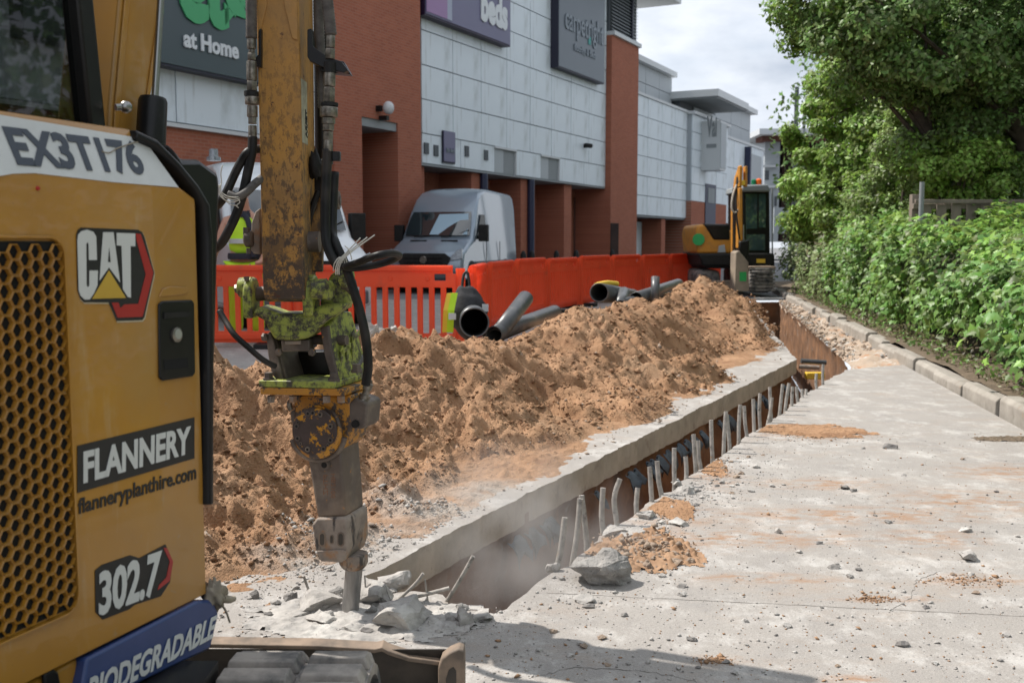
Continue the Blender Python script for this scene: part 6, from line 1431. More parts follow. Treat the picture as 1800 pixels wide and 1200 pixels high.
big = [(1058, 1030, 112, 72, 'rubble_grey', 'large angular grey lump of concrete beside the trench edge'),
       (706, 1108, 104, 58, 'rubble', 'big angular slab fragment right of the chisel, shaded below'),
       (560, 1075, 78, 42, 'rubble', 'pale broken lump left of the chisel'),
       (655, 1068, 72, 50, 'rubble', 'pale block of broken concrete just behind the chisel'),
       (690, 1036, 64, 36, 'rubble', 'flat pale fragment on the trench rim above the other rubble'),
       (818, 1102, 36, 40, 'rubble', 'knobbly light lump right of the long bent rebar'),
       (790, 1096, 34, 22, 'rubble', 'small light lump touching the knobbly one'),
       (848, 1092, 40, 18, 'rubble', 'flat light fragment at the right end of the rubble row'),
       (565, 1098, 60, 16, 'rubble', 'thin pale flake lying left of the chisel point'),
       (520, 1085, 40, 12, 'rubble', 'thin pale flake far left in the rubble'),
       (616, 1110, 44, 12, 'rubble', 'pale flake in front of the chisel point'),
       (644, 1113, 28, 12, 'rubble_dark', 'small dark stone in front of the chisel point'),
       (446, 1052, 20, 18, 'rubble_dark', 'dark round stone on the slab left of the rubble'),
       (470, 1083, 20, 9, 'rubble_dark', 'small dark flat stone near the blade'),
       (510, 1056, 26, 14, 'rubble_dark', 'dark crumb beside the left pale lump'),
       (1085, 945, 52, 24, 'rubble', 'grey flat lump on the sand spill by the trench'),
       (1104, 948, 60, 22, 'rubble', 'grey lump lying behind the large one'),
       (1097, 980, 24, 20, 'rubble_brown', 'round brown stone on the sand spill'),
       (1157, 950, 22, 13, 'rubble_dark', 'dark stone at the right of the sand spill'),
       (1185, 992, 30, 12, 'rubble_brown', 'brown stone pair member low on the sand spill'),
       (1212, 990, 20, 12, 'rubble_brown', 'brown stone at the far right of the sand spill'),
       (1140, 912, 40, 18, 'rubble', 'white grey chunk on the cut edge between two bars'),
       (1195, 925, 36, 12, 'rubble', 'white grey flat chunk beside the orange stain'),
       (1208, 868, 34, 18, 'rubble', 'grey chunk at the trench edge in the pebble patch'),
       (1192, 855, 22, 14, 'rubble', 'small grey chunk at the trench edge above the pebble patch'),
       (1708, 986, 38, 20, 'rubble', 'rough grey stone alone on the right of the slab'),
       (1700, 935, 24, 10, 'rubble', 'grey stone on the right of the slab, above the rough one'),
       (1486, 860, 20, 9, 'rubble_dark', 'dark stone in the middle of the slab'),
       (1468, 1000, 24, 8, 'rubble_dark', 'flat dark flake in the middle of the slab'),
       (1588, 1136, 26, 12, 'rubble_dark', 'dark crumbly stone low on the right of the slab'),
       (1567, 789, 24, 10, 'rubble_dark', 'dark stone on the far part of the slab'),
       (1369, 937, 14, 12, 'rubble', 'small pointed grey stone near the orange stain'),
       (1028, 1060, 40, 14, 'rubble', 'low pale flake in front of the large lump'),
       (1035, 1068, 26, 8, 'rubble_dark', 'dark flake in front of the large lump'),
       (1199, 1033, 20, 8, 'rubble_dark', 'small dark stone right of the large lump'),
       (972, 1004, 26, 20, 'rubble', 'white crumb at the foot of the nearest bar'),
       (520, 985, 50, 30, 'rubble', 'grey lump at the foot of the sand heap left of the breaker'),
       (545, 950, 34, 40, 'rubble', 'upright grey lump behind the breaker on the heap foot'),
       (478, 968, 26, 16, 'rubble', 'small grey lump at the toe of the heap')]
for u, v, w_, h_, k, lab in big: rock(u, v, w_, h_, k, lab)
# grey lumps on the heap crest beside the barrier
for u, v, w_, h_ in ((652, 598, 42, 42), (680, 605, 34, 36), (668, 622, 26, 30), (692, 590, 22, 22), (660, 640, 24, 26)):
    rock(u, v, w_, h_, 'rubble', 'grey broken lump piled between the sand heap and the slotted barrier', group='grey lumps behind the heap', Yb=8.6)
for i in range(34):
    u, v = random.gauss(650, 95), random.gauss(1072, 20)
    if v > 1108 or v < 1030 or (u > 700 and v < 1062) or (575 < u < 650 and v > 1056): continue
    rock(u, v, random.uniform(10, 34), random.uniform(7, 20), random.choice(['rubble', 'rubble', 'rubble_grey']), 'pale broken lump in the rubble round the chisel', group='small lumps round the chisel', seed=500 + i)
for i in range(56):    # mid-sized stones scattered over the slab
    for _ in range(40):
        u, v = random.uniform(900, 1790), random.uniform(780, 1190)
        if random.random() < .45: u, v = random.gauss(1235, 60), random.gauss(822, 26)
        g = G(u, v); 
        if g.x > G__[0] + (g.y - G__[1]) * (F_[0] - G__[0]) / (F_[1] - G__[1]) + .1 and g.x < kx(g.y) - .1: break
    k = random.choice(['rubble', 'rubble_dark', 'rubble_brown', 'rubble']); s_ = FPX / g.y * .006 + random.uniform(2, 6)
    rock(u, v, s_ * 2.0, s_, k, 'small stone scattered on the concrete slab right of the trench', 'stone', 'stone', 'small stones scattered on the slab', seed=i)
def scatter(name, n, gen, m, label, shape='rock', cat='gravel'):
    """many tiny irregular stones in one object"""
    P, Sz = gen(n); Sz = Sz * .85; n = len(P); T_ = np.array([(1, 0, 0), (.3, .95, .1), (-.8, .5, 0), (-.7, -.7, .05), (.4, -.9, 0), (.1, .1, .75), (-.1, 0, -.5)])
    F6 = np.array([(0, 1, 5), (1, 2, 5), (2, 3, 5), (3, 4, 5), (4, 0, 5), (1, 0, 6), (2, 1, 6), (3, 2, 6), (4, 3, 6), (0, 4, 6)])
    V = T_[None] * (1 + rng.uniform(-.42, .42, (n, 7, 1))) * rng.uniform(.6, 1.25, (n, 1, 3)) * Sz[:, None, None]; a = rng.uniform(0, 6.28, n); c, s = np.cos(a)[:, None], np.sin(a)[:, None]
    X = V[..., 0] * c - V[..., 1] * s; Yy = V[..., 0] * s + V[..., 1] * c; t = rng.uniform(-.5, .5, n)[:, None]; Z = V[..., 2] * np.cos(t) + X * np.sin(t) * .7
    V = np.stack([X, Yy, Z], -1) + P[:, None]; F = (F6[None] + np.arange(n)[:, None, None] * 7).reshape(-1, 3)
    o = link(name, npmesh(name, V.reshape(-1, 3), F, m), kind='stuff'); tag(o, label, cat); return o
def on_slab(n, spots=None):
    P, Z = [], []
    while len(P) < n:
        if spots and random.random() < .6:
            cx, cy, sx_, sy_ = random.choice(spots); g = G(random.gauss(cx, sx_), max(700, random.gauss(cy, sy_)))
        else: g = G(random.uniform(380, 1800), random.uniform(760, 1198))
        side_ = (B_[0] - A_[0]) * (g.y - A_[1]) - (B_[1] - A_[1]) * (g.x - A_[0]); e_ = G__[0] + (g.y - G__[1]) * (F_[0] - G__[0]) / (F_[1] - G__[1])
        if g.y > 3.45 and g.x > A_[0] + (g.y - A_[1]) * .5 - .02 and g.x < e_ + .03 or g.x > kx(g.y): continue
        if g.x < e_ and g.y > 4.4: continue
        s_ = min(.02, .0018 + random.expovariate(1 / .0020)); P.append((g.x, g.y, s_ * .2)); Z.append(s_)
    return np.array(P), np.array(Z)
sp = [(1150, 900, 90, 40), (1000, 1040, 120, 40), (1210, 850, 50, 20), (1280, 820, 60, 25), (1240, 800, 60, 18), (1120, 975, 40, 14), (620, 1090, 90, 16), (640, 1075, 80, 20), (620, 1090, 90, 16), (780, 1085, 60, 14), (1140, 925, 40, 14), (1420, 770, 60, 12), (560, 1000, 80, 18), (1330, 850, 90, 30), (1160, 890, 40, 20), (1210, 868, 30, 12), (470, 1020, 60, 30)]
scatter('grey_gravel', 5200, lambda n: on_slab(n, sp), MT['rubble'], 'pale crushed concrete crumbs strewn over the slab')
scatter('dark_gravel', 900, lambda n: on_slab(n, sp), MT['rubble_dark'], 'dark grit strewn over the slab')
scatter('sand_crumbs', 2800, lambda n: on_slab(n, [(1440, 765, 50, 9), (1250, 810, 30, 10), (1110, 965, 34, 10), (1160, 895, 30, 8), (1700, 1020, 40, 6), (1540, 1052, 20, 4), (1260, 1160, 14, 4), (1150, 985, 40, 8), (450, 990, 50, 12)]), MT['sand_pale'], 'orange sand crumbs spilled on the slab')
def heap_pts(n, toe=False):
    P, Z = [], []
    X = rng.uniform(-3, 4.5, n * 6); Y = 3.2 + (rng.uniform(0, 1, n * 6) ** 1.6) * 15; H = heap_h(X[:, None], Y[:, None])[:, 0]
    ex_ = np.where(Y < B_[1], A_[0] + (Y - A_[1]) * (B_[0] - A_[0]) / (B_[1] - A_[1]), B_[0] + (Y - B_[1]) * (C_[0] - B_[0]) / (C_[1] - B_[1]))
    ok = (X < ex_ - .06) & (H > (-.01 if toe else .03)) & ((H < .14) if toe else True)
    ok = ok | ((X < ex_ - .06) & toe & (H > -.04) & (rng.uniform(0, 1, len(X)) < .15))
    X, Y, H = X[ok][:n], Y[ok][:n], H[ok][:n]; S_ = np.clip(.0035 + rng.exponential(.0045, len(X)) * (Y / 6) ** .5, 0, .04)
    return np.stack([X, Y, np.maximum(H, 0) + S_ * .15], 1), S_
o = scatter('sand_clods', 42000, lambda n: heap_pts(n), MT['sand'], 'crumbly clods lying on the orange sand heap', cat='sand')
scatter('damp_clods', 3000, lambda n: (lambda q: (q[0], q[1] * 1.5 + .004))(heap_pts(n)), MT['sand_dark'], 'darker damp clods dotted over the orange sand heap', cat='sand')
scatter('heap_foot_rubble', 2600, lambda n: heap_pts(n, True), MT['rubble_brown'], 'small stones and crumbs along the foot of the sand heap')
def near_foot(n):
    P, Z = [], []
    for _ in range(n):
        cx, cy, a, b_ = random.choice([(620, 940, 60, 22), (700, 930, 50, 22), (560, 955, 40, 20), (800, 900, 60, 14), (1010, 845, 40, 8)]); g = G(random.gauss(cx, a), random.gauss(cy, b_), .03)
        if g.x > A_[0] + (g.y - A_[1]) * .5 - .05 and g.y > A_[1]: continue
        s_ = min(.026, .0025 + random.expovariate(1 / .004)); P.append((g.x, g.y, max(0, hz(g.x, g.y)) + s_ * .3)); Z.append(s_)
    return np.array(P), np.array(Z)
scatter('grey_rubble_bank', 1300, near_foot, MT['rubble'], 'grey rubble and dust at the foot of the heap behind the breaker')
# low mound of spilled soil by the large lump
def mound(name, u, v, rx, ry, h, m, label, seed=0):
    c = G(u, v); n = 90
    xs = np.linspace(-1, 1, n); X, Y = np.meshgrid(xs, xs); d = np.sqrt(X ** 2 + Y ** 2) + .35 * 2 * fbm(X * 2 + seed, Y * 2, 3, seed + 5)
    d = d + .5 * fbm(X * 7, Y * 7, 3, seed + 9, .7); Z = h * .45 * np.clip(1 - d, -1, .6) + h * .9 * np.clip(vn(X * rx * 45, Y * ry * 45, seed) - .55, 0, 1) * (d < 1.05) + .004 * (vn(X * rx * 110, Y * ry * 110, seed + 2) - .3); Z = np.where(d > 1, -.02, Z)
    V = np.stack([c.x + X * rx, c.y + Y * ry, Z], -1).reshape(-1, 3); I = np.arange(n * n).reshape(n, n)
    q_ = np.stack([I[:-1, :-1], I[:-1, 1:], I[1:, 1:], I[1:, :-1]], -1).reshape(-1, 4); e_ = G__[0] + (V[:, 1] - G__[1]) * (F_[0] - G__[0]) / (F_[1] - G__[1]); bad = (V[:, 2] < -.0199) | ((V[:, 1] > 3.5) & (V[:, 0] > A_[0] - .12) & (V[:, 0] < e_ + .01)); q_ = q_[~bad[q_].any(1)]
    us = np.unique(q_); rm_ = np.zeros(len(V), int); rm_[us] = np.arange(len(us)); o = link(name, npmesh(name, V[us], rm_[q_], m, True), kind='stuff'); tag(o, label, 'soil')
mound('soil_spill', 1128, 968, .24, .30, .055, MT['sand_pale'], 'small brown heap of soil crumbs behind the large concrete lump', 1)
scatter('soil_crumbs', 700, lambda n: (np.array([(lambda g: (g.x, g.y, abs(random.gauss(0, .014))))(G(random.gauss(1130, 38), random.gauss(968, 14))) for _ in range(n)]), np.array([min(.03, .003 + random.expovariate(1 / .006)) for _ in range(n)])), MT['rubble_brown'], 'brown crumbs of soil piled behind the large concrete lump', cat='soil')
mound('soil_spill', 1430, 757, .40, .26, .022, MT['sand'], 'thin orange sand patch by the far end of the cut edge', 3)
mound('soil_spill', 1245, 815, .10, .38, .022, MT['sand'], 'orange sand strip along the cut edge', 6)
mound('soil_spill', 1176, 893, .12, .22, .018, MT['sand'], 'orange sand patch at the cut edge by the grey bars', 8)
mound('leaf_litter', 1795, 772, .30, .10, .02, MT['verge'], 'dark leaf litter at the foot of the kerb on the right', 9)
for u, v, w_, h_ in ((560, 1080, 130, 10), ):
    pass
mound('dust_bank', 640, 1085, .42, .22, .026, MT['rubble'], 'pale crushed concrete heaped round the chisel point', 12)
mound('dust_bank', 775, 1098, .13, .08, .03, MT['rubble'], 'pale crushed concrete under the long bent rebar', 14)
# torn membrane scraps and service pipe in the trench
MT['membrane'] = mat('torn_blue_grey_membrane', (.10, .125, .15), (.05, .06, .07), 14, rough=.7)
for i in range(26):
    k = random.uniform(.12, .98); x, y = A_[0] + (B_[0] - A_[0]) * k, A_[1] + (B_[1] - A_[1]) * k; w_ = random.uniform(.05, .16); mb = MB(); n = 6; vs = []
    for a in range(n + 1):
        for b__ in range(4):
            vs.append((x + (a / n - .5) * w_ * .45 + .02 + .03 * math.sin(a + b__) * .5 + .02 * b__, y + (a / n - .5) * w_ * .9, -.18 - b__ * random.uniform(.02, .045) - .01 * math.sin(a * 2)))
    mb.add(vs, [(a * 4 + q_, (a + 1) * 4 + q_, (a + 1) * 4 + q_ + 1, a * 4 + q_ + 1) for a in range(n) for q_ in range(3)])
    o = mb.build('membrane_scrap', MT['membrane'], smooth=60); tag(o, 'torn blue grey membrane scrap hanging under the cut slab', 'membrane', 'membrane scraps under the slab')
    md = o.modifiers.new('solid', 'SOLIDIFY'); md.thickness = .003
yq = 12.0
o = MB().cyl(at(1408, 634, yq), at(1452, 637, yq), .028, n=14).build('service_pipe', MT['pipe'], smooth=40); tag(o, 'grey pipe crossing the trench at its bend', 'pipe')
o = MB().cyl(at(1405, 644, yq - .2), at(1440, 646, yq - .2), .025, n=14).build('service_pipe', MT['dusty_steel'], smooth=40); tag(o, 'pale pipe crossing the trench just in front of the grey one', 'pipe')
a = at(1418, 658, yq); o = MB().box((a.x, a.y, a.z - .06), (a.x + .22, a.y + .1, a.z + .02)).build('warning_tape', MT['bright_yellow'], bevel=.01); tag(o, 'yellow strip lying in the trench under the crossing pipes', 'tape')
# rubble along the far wall of the trench
def wall_rub(n):
    P, Z = [], []
    for _ in range(n):
        k = random.random(); y = E_[1] + (D_[1] - E_[1]) * k; xl = E_[0] + (D_[0] - E_[0]) * k; q_ = random.random() ** 1.5; x = xl + (kx(y) - xl) * q_ ; s_ = min(.06, .006 + random.expovariate(1 / .014)); P.append((x + .02, y, -.02 - (1 - q_) * .05 + s_ * .3)); Z.append(s_)
    return np.array(P), np.array(Z)
scatter('trench_side_rubble', 260, wall_rub, MT['rubble'], 'broken concrete pieces between the trench and the kerb')
scatter('trench_side_soil', 900, wall_rub, MT['rubble_brown'], 'brown crumbs of soil between the trench and the kerb')

# ------------------------------------------------------------------ vegetation
def leafmat(name, c1, c2, tr=.42, var=.6, rough=.45): return mat(name, c1, c2, 1.6, rough=rough, transl=tr, leafvar=var)
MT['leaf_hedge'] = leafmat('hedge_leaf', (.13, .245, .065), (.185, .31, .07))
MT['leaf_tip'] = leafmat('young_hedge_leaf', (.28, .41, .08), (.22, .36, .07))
MT['leaf_a'] = leafmat('bright_tree_leaf', (.21, .35, .065), (.30, .42, .09))
MT['leaf_b'] = leafmat('grey_green_tree_leaf', (.20, .28, .10), (.28, .35, .14))
MT['leaf_c'] = leafmat('dark_tree_leaf', (.13, .22, .06), (.18, .28, .08))
MT['leaf_dry'] = leafmat('dry_olive_leaf', (.17, .16, .08), (.23, .21, .12))
MT['bark'] = mat('brown_bark', (.10, .075, .055), (.06, .045, .035), 12, rough=.95, bump=.5, bscale=30, bdist=.01)
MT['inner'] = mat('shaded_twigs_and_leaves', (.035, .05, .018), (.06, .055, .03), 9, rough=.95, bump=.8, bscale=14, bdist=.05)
ang = np.radians([-90, -58, -28, -8, 12, 32, 52, 72, 90, 108, 128, 148, 168, 188, 208, 238]); rad = np.array([.10, .48, .62, .50, .92, .60, .62, .72, 1.15, .72, .62, .60, .92, .50, .62, .48])
LOBE = np.stack([rad * np.cos(ang), rad * np.sin(ang)], 1) * .55; LOBE = np.vstack([[0, 0], LOBE])
LF = np.array([(0, i, i + 1 if i < 16 else 1) for i in range(1, 17)])
QUADL = np.array([(0, -.5), (.32, -.05), (0, .55), (-.32, -.05)])
def leaves(P, Nn, size, lobed=False, droop=.25):
    n = len(P); Nn = Nn / (np.linalg.norm(Nn, axis=1)[:, None] + 1e-9); a = rng.normal(size=(n, 3)); a[:, 2] -= .8 * droop * 3
    U = a - Nn * (a * Nn).sum(1)[:, None]; U /= np.linalg.norm(U, axis=1)[:, None] + 1e-9; Vv = np.cross(Nn, U)
    T_ = LOBE if lobed else QUADL; F0 = LF if lobed else np.array([(0, 1, 2), (0, 2, 3)])
    fold = -np.abs(T_[:, 0]) * .35 + .12 * np.sin(T_[:, 1] * 3)
    X = P[:, None] + size[:, None, None] * (T_[None, :, 1:2] * U[:, None] + T_[None, :, 0:1] * Vv[:, None] + fold[None, :, None] * Nn[:, None])
    F = (F0[None] + np.arange(n)[:, None, None] * len(T_)).reshape(-1, 3); return X.reshape(-1, 3), F
def hedge(name, y0, y1, dens, label, m1, m2, size=.10, h=1.36, wc=1.05, hw=.78, lobed=True, singles=0, tall=.0):
    root = empty(name, (kx((y0 + y1) / 2) + wc, (y0 + y1) / 2, 0), 0, label, 'hedge', 'hedges along the kerb')
    L = y1 - y0; n = int(dens * L)
    def surf(n, push):
        y = rng.uniform(y0, y1, n); a = rng.uniform(-.35, math.pi * .78, n)   # 0: straight towards the kerb, pi/2: up
        r = 1 + push + .60 * fbm(y * 1.5, a * 1.5, 4, 50) * 2; r *= np.clip(np.minimum((y - y0), (y1 - y)) * 2.2 + .45, 0, 1)
        ca, sa = np.cos(a), np.sin(a); sq = (np.abs(ca) ** 3 + np.abs(sa) ** 3) ** (-1 / 3)
        w = wc - hw * ca * sq * r; z = .62 + (h - .62) * sa * sq * r; z = np.where(z < .0, np.abs(z) + .03, z); hh = tall * (y - y0) / L; z = z * (1 + hh)
        X = np.array([kx(v) for v in y]) + w; nn = np.stack([-ca * .9 + rng.normal(0, .35, n), rng.normal(0, .4, n) - .15, sa * .7 + .45 + rng.normal(0, .3, n)], 1)
        return np.stack([X, y, z], 1), nn
    P, Nn = surf(n, rng.normal(-.04, .09, n) if n else 0); sz = size * rng.uniform(.55, 1.25, len(P))
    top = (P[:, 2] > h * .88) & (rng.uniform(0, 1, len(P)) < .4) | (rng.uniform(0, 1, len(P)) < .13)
    if singles:
        d = np.linalg.norm(P - np.array([0, 0, 1.2]), axis=1) / (sz + .05); idx = np.argsort(d)[:singles]; mask = np.ones(len(P), bool); mask[idx] = False
        for kk, (m, msel) in enumerate(((m1, False), (m2, True))):
            me = None
            for i in idx[top[idx] == msel]:
                if me is None:
                    V, F = leaves(np.zeros((1, 3)), np.array([[0, 0, 1.]]), np.array([1.])); V, F = leaves(np.zeros((1, 3)), np.array([[0, 0, 1.]]), np.array([1.]), True); me = npmesh('leaf', V, F, m)
                o = bpy.data.objects.new('leaf', me); COL.objects.link(o); o.parent = root; o.matrix_parent_inverse = wm(root).inverted()
                o.location = P[i]; o.rotation_euler = Vector(Nn[i]).to_track_quat('Z', 'Y').to_euler(); o.rotation_euler.rotate_axis('Z', rng.uniform(0, 6.28)); o.scale = (sz[i],) * 3
        P, Nn, sz, top = P[mask], Nn[mask], sz[mask], top[mask]
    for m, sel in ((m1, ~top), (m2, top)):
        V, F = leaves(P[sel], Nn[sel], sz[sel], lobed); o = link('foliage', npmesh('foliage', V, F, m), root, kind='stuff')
    # inner mass of twigs and shaded leaves
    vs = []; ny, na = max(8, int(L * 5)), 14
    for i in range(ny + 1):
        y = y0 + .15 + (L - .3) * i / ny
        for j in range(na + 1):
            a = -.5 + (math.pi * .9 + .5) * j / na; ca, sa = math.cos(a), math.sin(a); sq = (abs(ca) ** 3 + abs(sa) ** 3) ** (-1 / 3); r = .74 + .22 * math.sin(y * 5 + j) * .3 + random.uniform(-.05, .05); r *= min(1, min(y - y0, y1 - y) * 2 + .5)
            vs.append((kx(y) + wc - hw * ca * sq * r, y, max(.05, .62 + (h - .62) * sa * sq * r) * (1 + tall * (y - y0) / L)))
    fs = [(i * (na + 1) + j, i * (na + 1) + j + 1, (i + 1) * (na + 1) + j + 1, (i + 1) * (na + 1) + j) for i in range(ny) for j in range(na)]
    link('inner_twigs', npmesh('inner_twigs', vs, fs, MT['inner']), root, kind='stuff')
    mb = MB()
    for i in range(int(L * 7)):
        y = random.uniform(y0 + .2, y1 - .2); b0 = Vector((kx(y) + wc * random.uniform(.5, .9), y, .05)); tp = b0 + Vector((random.uniform(-.35, .1), random.uniform(-.3, .3), random.uniform(.5, 1.1))); mb.tube([b0, b0.lerp(tp, .5) + Vector((random.uniform(-.06, .06), 0, 0)), tp], (.010, .004), 5, 3)
    mb.build('stem', MT['bark'], root, smooth=60, kind='stuff')
    return root
hedge('hedge', 4.2, 10.9, 1850, 'leafy green hedge nearest the camera, right of the kerb', MT['leaf_hedge'], MT['leaf_tip'], .10, 1.25, 1.08, .80, singles=300)
hedge('hedge', 11.0, 18.6, 1500, 'leafy green hedge beyond the dark gap, behind the kerb', MT['leaf_hedge'], MT['leaf_tip'], .11, 1.44, 1.15, .82)
hedge('hedge', 18.4, 26.5, 900, 'duller olive hedge at the far end beside the distant excavator', MT['leaf_b'], MT['leaf_dry'], .10, 1.40, 1.1, .80, lobed=False)
# low growth and dry twigs along the hedge foot
def foot(n):
    y = rng.uniform(5.5, 24, n); w = np.abs(rng.normal(.12, .14, n)) + .16; P = np.stack([np.array([kx(v) for v in y]) + w, y, .12 + np.abs(rng.normal(0, .11, n))], 1); return P
P = foot(2600); V, F = leaves(P, rng.normal(size=(len(P), 3)) + np.array([0, 0, .6]), rng.uniform(.02, .055, len(P)))
tag(link('dry_undergrowth', npmesh('dry_undergrowth', V, F, MT['leaf_dry']), kind='stuff'), 'dry olive undergrowth and dead leaves behind the kerb', 'undergrowth')
P = foot(900); V, F = leaves(P, rng.normal(size=(len(P), 3)) + np.array([-.5, 0, .8]), rng.uniform(.03, .075, len(P)), True)
tag(link('ground_ivy', npmesh('ground_ivy', V, F, MT['leaf_hedge']), kind='stuff'), 'small green weeds along the back of the kerb', 'weeds')
# leaf sprig intruding low on the right
def tree(name, px, py, Y, rx, rz_, label, m1, m2, nclump=70, per=170, lsize=.10, base=0, flat=1.0, seed=0, group='trees behind the hedge', lean=0):
    global rng
    c = at(px, py, Y); root = empty(name, (c.x + lean, Y + .3, 0), 0, label, 'tree', group); r = np.random.default_rng(seed + 100)
    d = r.normal(size=(nclump, 3)); d /= np.linalg.norm(d, axis=1)[:, None]; rr = r.uniform(.35, 1, nclump) ** .45
    C = np.array([c.x, c.y, c.z]) + d * rr[:, None] * np.array([rx, rx * .85, rz_]); C[:, 2] = np.maximum(C[:, 2], .5)
    cs = r.uniform(.22, .46, nclump) * (rx / 2) ** .6; P, Nn = [], []; lsize *= .8; per = int(per * 1.45)
    for i in range(nclump):
        q_ = r.normal(size=(per, 3)); q_ /= np.linalg.norm(q_, axis=1)[:, None]; s_ = r.uniform(.3, 1.15, per)[:, None] ** .6; P.append(C[i] + q_ * s_ * cs[i] * np.array([1, 1, .75])); Nn.append(q_ * .7 + d[i] * .5 + np.array([0, 0, .5]) + r.normal(0, .45, (per, 3)))
    P, Nn = np.concatenate(P), np.concatenate(Nn); sel = r.uniform(0, 1, len(P)) < .3; ok = P[:, 2] > .12
    for m, s_ in ((m1, ~sel & ok), (m2, sel & ok)):
        V, F = leaves(P[s_], Nn[s_], lsize * r.uniform(.6, 1.3, s_.sum())); link('crown', npmesh('crown', V, F, m), root, kind='stuff')
    b0 = Vector((c.x + lean, Y + .3, 0)); tp = Vector((c.x, c.y, c.z + rz_ * .5)); h_ = (tp - b0).length; r0 = .05 + .022 * h_
    MB().tube([b0, b0.lerp(tp, .35) + Vector((.06, .05, 0)), b0.lerp(tp, .7), tp], (r0 * .8, r0 * .15), 10, 5).build('trunk', MT['bark'], root, smooth=60)
    for i in range(min(7, nclump)):
        s0 = b0.lerp(tp, .25 + .6 * random.random()); e = Vector(C[i * (nclump // 7 or 1) % nclump]); MB().tube([s0, s0.lerp(e, .5) + Vector((0, 0, .12)), e], (r0 * .25, r0 * .06), 6, 4).build('limb', MT['bark'], root, smooth=60)
    return root
A, Bm, Cm, Dm = MT['leaf_a'], MT['leaf_b'], MT['leaf_c'], MT['leaf_tip']
tree('broadleaf_tree', 1480, 285, 21.0, 1.15, 1.85, 'narrow bright green tree at the left edge of the tree belt', A, Dm, 70, 190, .12, seed=1)
tree('broadleaf_tree', 1600, 175, 19.5, 1.75, 2.1, 'tall green tree with leaves against the sky, left of the belt', A, Bm, 110, 190, .12, seed=2)
tree('broadleaf_tree', 1490, 10, 15.0, 1.15, .62, 'branch of a high crown overhanging the sky at the top left', Cm, A, 55, 170, .10, seed=3, lean=3.0)
tree('broadleaf_tree', 1650, -40, 14.5, 1.9, 1.9, 'big shady crown at the top of the view', Cm, Bm, 130, 210, .105, seed=4, lean=2.4)
tree('broadleaf_tree', 1690, 230, 15.5, 1.25, 1.15, 'grey green bushy tree in the middle of the belt, catching the sun', Bm, A, 80, 180, .10, seed=5)
tree('broadleaf_tree', 1795, 120, 14.8, 1.5, 1.9, 'dark green tree at the right edge of the view', Cm, Cm, 110, 190, .085, seed=6)
tree('bushy_shrub', 1590, 340, 17.0, .95, .75, 'low grey green shrub left of the wooden fence', Bm, A, 50, 170, .095, seed=7)
tree('bushy_shrub', 1690, 300, 14.4, .85, .42, 'sunlit leafy shrub hanging over the wooden fence', A, Dm, 44, 150, .085, seed=8)
tree('bushy_shrub', 1440, 345, 22.5, .8, 1.2, 'dark shrub under the left edge tree behind the far hedge', A, Cm, 50, 170, .11, seed=9)
tree('bushy_shrub', 1520, 375, 19.0, 1.0, .8, 'shrub in front of the tall left tree, above the hedge', A, Bm, 50, 170, .10, seed=10)
tree('broadleaf_tree', 1690, 160, 24.0, 3.2, 4.2, 'broad tree filling the back of the belt', Cm, A, 150, 170, .17, seed=11)
tree('broadleaf_tree', 1820, 200, 21.0, 3.2, 3.6, 'dark tree in the back of the belt on the right', Cm, Cm, 140, 160, .16, seed=12)
# far wood closing the view behind
P = np.stack([rng.uniform(9.5, 40, 60000), rng.uniform(30, 40, 60000), rng.uniform(.2, 9, 60000)], 1); P = P[P[:, 0] > 10.2 + 2.0 * fbm(P[:, 1] * .4, P[:, 2] * .5, 3, 5)]
V, F = leaves(P, rng.normal(size=(len(P), 3)) + np.array([-.4, -.6, .5]), rng.uniform(.13, .27, len(P)))
tag(link('far_woodland', npmesh('far_woodland', V, F, Cm), kind='stuff'), 'dark woodland closing the view behind the tree belt', 'woodland')
# the belt goes on behind the camera
P = np.stack([rng.uniform(7.0, 11, 44000), rng.uniform(-12, 12, 44000), rng.uniform(.2, 9, 44000)], 1); P = P[P[:, 0] > 7.6 + 2.0 * fbm(P[:, 1] * .5, P[:, 2] * .6, 3, 6)]
V, F = leaves(P, rng.normal(size=(len(P), 3)) + np.array([-.6, 0, .5]), rng.uniform(.12, .26, len(P)))
tag(link('near_woodland', npmesh('near_woodland', V, F, Cm), kind='stuff'), 'tree belt going on beside and behind the camera', 'woodland')
# wooden fence
MT['grey_wood'] = mat('weathered_grey_wood', (.24, .20, .165), (.16, .135, .11), 7, rough=.9, stretch=(1, 1, .2), bump=.3, bscale=60, bdist=.003)
FY = 13.4; x0 = at(1605, 380, FY).x; fz1 = at(1700, 355, FY).z
fence = empty('wooden_fence', (x0 + 1.5, FY, 0), 0, 'weathered grey slatted wooden fence between the hedge and the trees', 'fence')
pitch = 26 / 1800 * FY; k = 0; x = x0 + .1
while x < x0 + 5.2:
    j = random.uniform(-.012, .012); MB().box((x, FY - .025 + j * .3, .06), (x + pitch * .66, FY, fz1 - .03 + j)).build('slat', MT['grey_wood'], fence, bevel=.004); x += pitch
for z in (fz1 - .06, .5): MB().box((x0, FY + .001, z - .03), (x0 + 5.3, FY + .05, z + .04)).build('rail', MT['grey_wood'], fence, bevel=.005)
MB().box((x0, FY - .07, fz1 - .02), (x0 + 5.3, FY - .027, fz1 + .03)).build('rail', MT['grey_wood'], fence, bevel=.005)
for q_ in range(4): MB().box((x0 + .0 + q_ * 1.72, FY + .052, 0), (x0 + .1 + q_ * 1.72, FY + .15, fz1 + .1)).build('post', MT['grey_wood'], fence, bevel=.005)
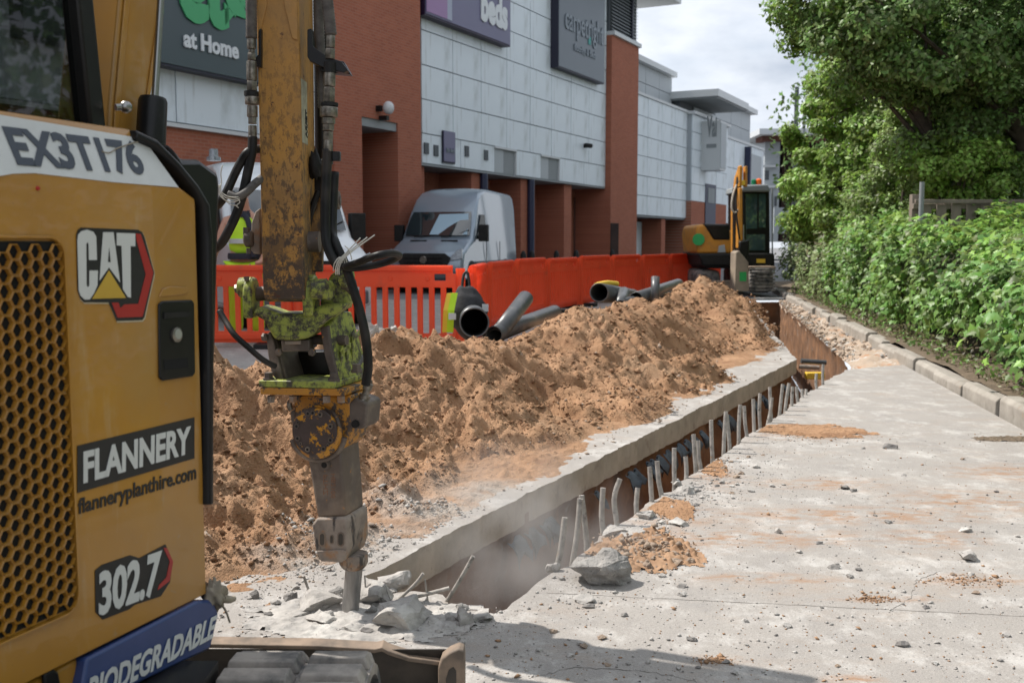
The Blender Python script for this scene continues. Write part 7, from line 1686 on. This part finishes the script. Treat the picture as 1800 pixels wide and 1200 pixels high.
p = at(1618, 400, 12.9); po = MB().cyl((p.x, 12.9, 0), (p.x, 12.9, at(1618, 320, 12.9).z), .03, n=12).build('metal_post', MT['soffit'], smooth=40); tag(po, 'thin grey metal post standing at the left end of the wooden fence', 'post')
# bollards by the building
for i, u in enumerate((920, 935, 978, 1013, 1076, 1205)):
    t_ = Plane(BO + Vector((BE.y, -BE.x, 0)) * 2.0, (BE.y, -BE.x, 0)).pt(u, 440); o = MB().lathe([(0, .09), (.88, .09), (.97, .06), (1, .02)], (t_.x, t_.y, -.03), (t_.x, t_.y, 1.02), 14).build('bollard', MT['black_matt'], smooth=40)
    tag(o, ['leftmost', 'second', 'third', 'fourth', 'fifth', 'rightmost'][i] + ' of six black bollards peeping over the far orange barriers', 'bollard', 'bollards along the building')

# ------------------------------------------------------------------ dust thrown up by the breaker
dm = bpy.data.materials.new('stone_dust'); dm.use_nodes = True; t = dm.node_tree; t.nodes.remove(t.nodes['Principled BSDF'])
pvn = t.nodes.new('ShaderNodeVolumePrincipled'); pvn.inputs['Color'].default_value = (.93, .90, .87, 1); pvn.inputs['Anisotropy'].default_value = .2
tcn = t.nodes.new('ShaderNodeTexCoord'); nz = t.nodes.new('ShaderNodeTexNoise'); nz.inputs['Scale'].default_value = 2.6; nz.inputs['Detail'].default_value = 3; t.links.new(tcn.outputs['Object'], nz.inputs['Vector'])
ln = t.nodes.new('ShaderNodeVectorMath'); ln.operation = 'LENGTH'; t.links.new(tcn.outputs['Object'], ln.inputs[0])
m1 = t.nodes.new('ShaderNodeMapRange'); m1.inputs['From Min'].default_value = 1; m1.inputs['From Max'].default_value = .1; t.links.new(ln.outputs['Value'], m1.inputs['Value'])
m2 = t.nodes.new('ShaderNodeMapRange'); m2.inputs['From Min'].default_value = .40; m2.inputs['From Max'].default_value = .62; t.links.new(nz.outputs['Fac'], m2.inputs['Value'])
mu = t.nodes.new('ShaderNodeMath'); mu.operation = 'MULTIPLY'; t.links.new(m1.outputs[0], mu.inputs[0]); t.links.new(m2.outputs[0], mu.inputs[1])
mu2 = t.nodes.new('ShaderNodeMath'); mu2.operation = 'MULTIPLY'; mu2.inputs[1].default_value = 1.35; t.links.new(mu.outputs[0], mu2.inputs[0]); t.links.new(mu2.outputs[0], pvn.inputs['Density'])
t.links.new(pvn.outputs[0], t.nodes['Material Output'].inputs['Volume'])
def dust(c, s_, label):
    o = MB().sphere((0, 0, 0), 1, 24, 14).build('dust_cloud', dm, kind='stuff'); o.location = c; o.scale = s_; tag(o, label, 'dust')
dust((.02, 4.25, -.05), (.62, .95, .52), 'pale stone dust drifting over the near end of the trench')
dust((-.56, 3.42, .03), (.17, .14, .17), 'puff of white dust at the chisel point')
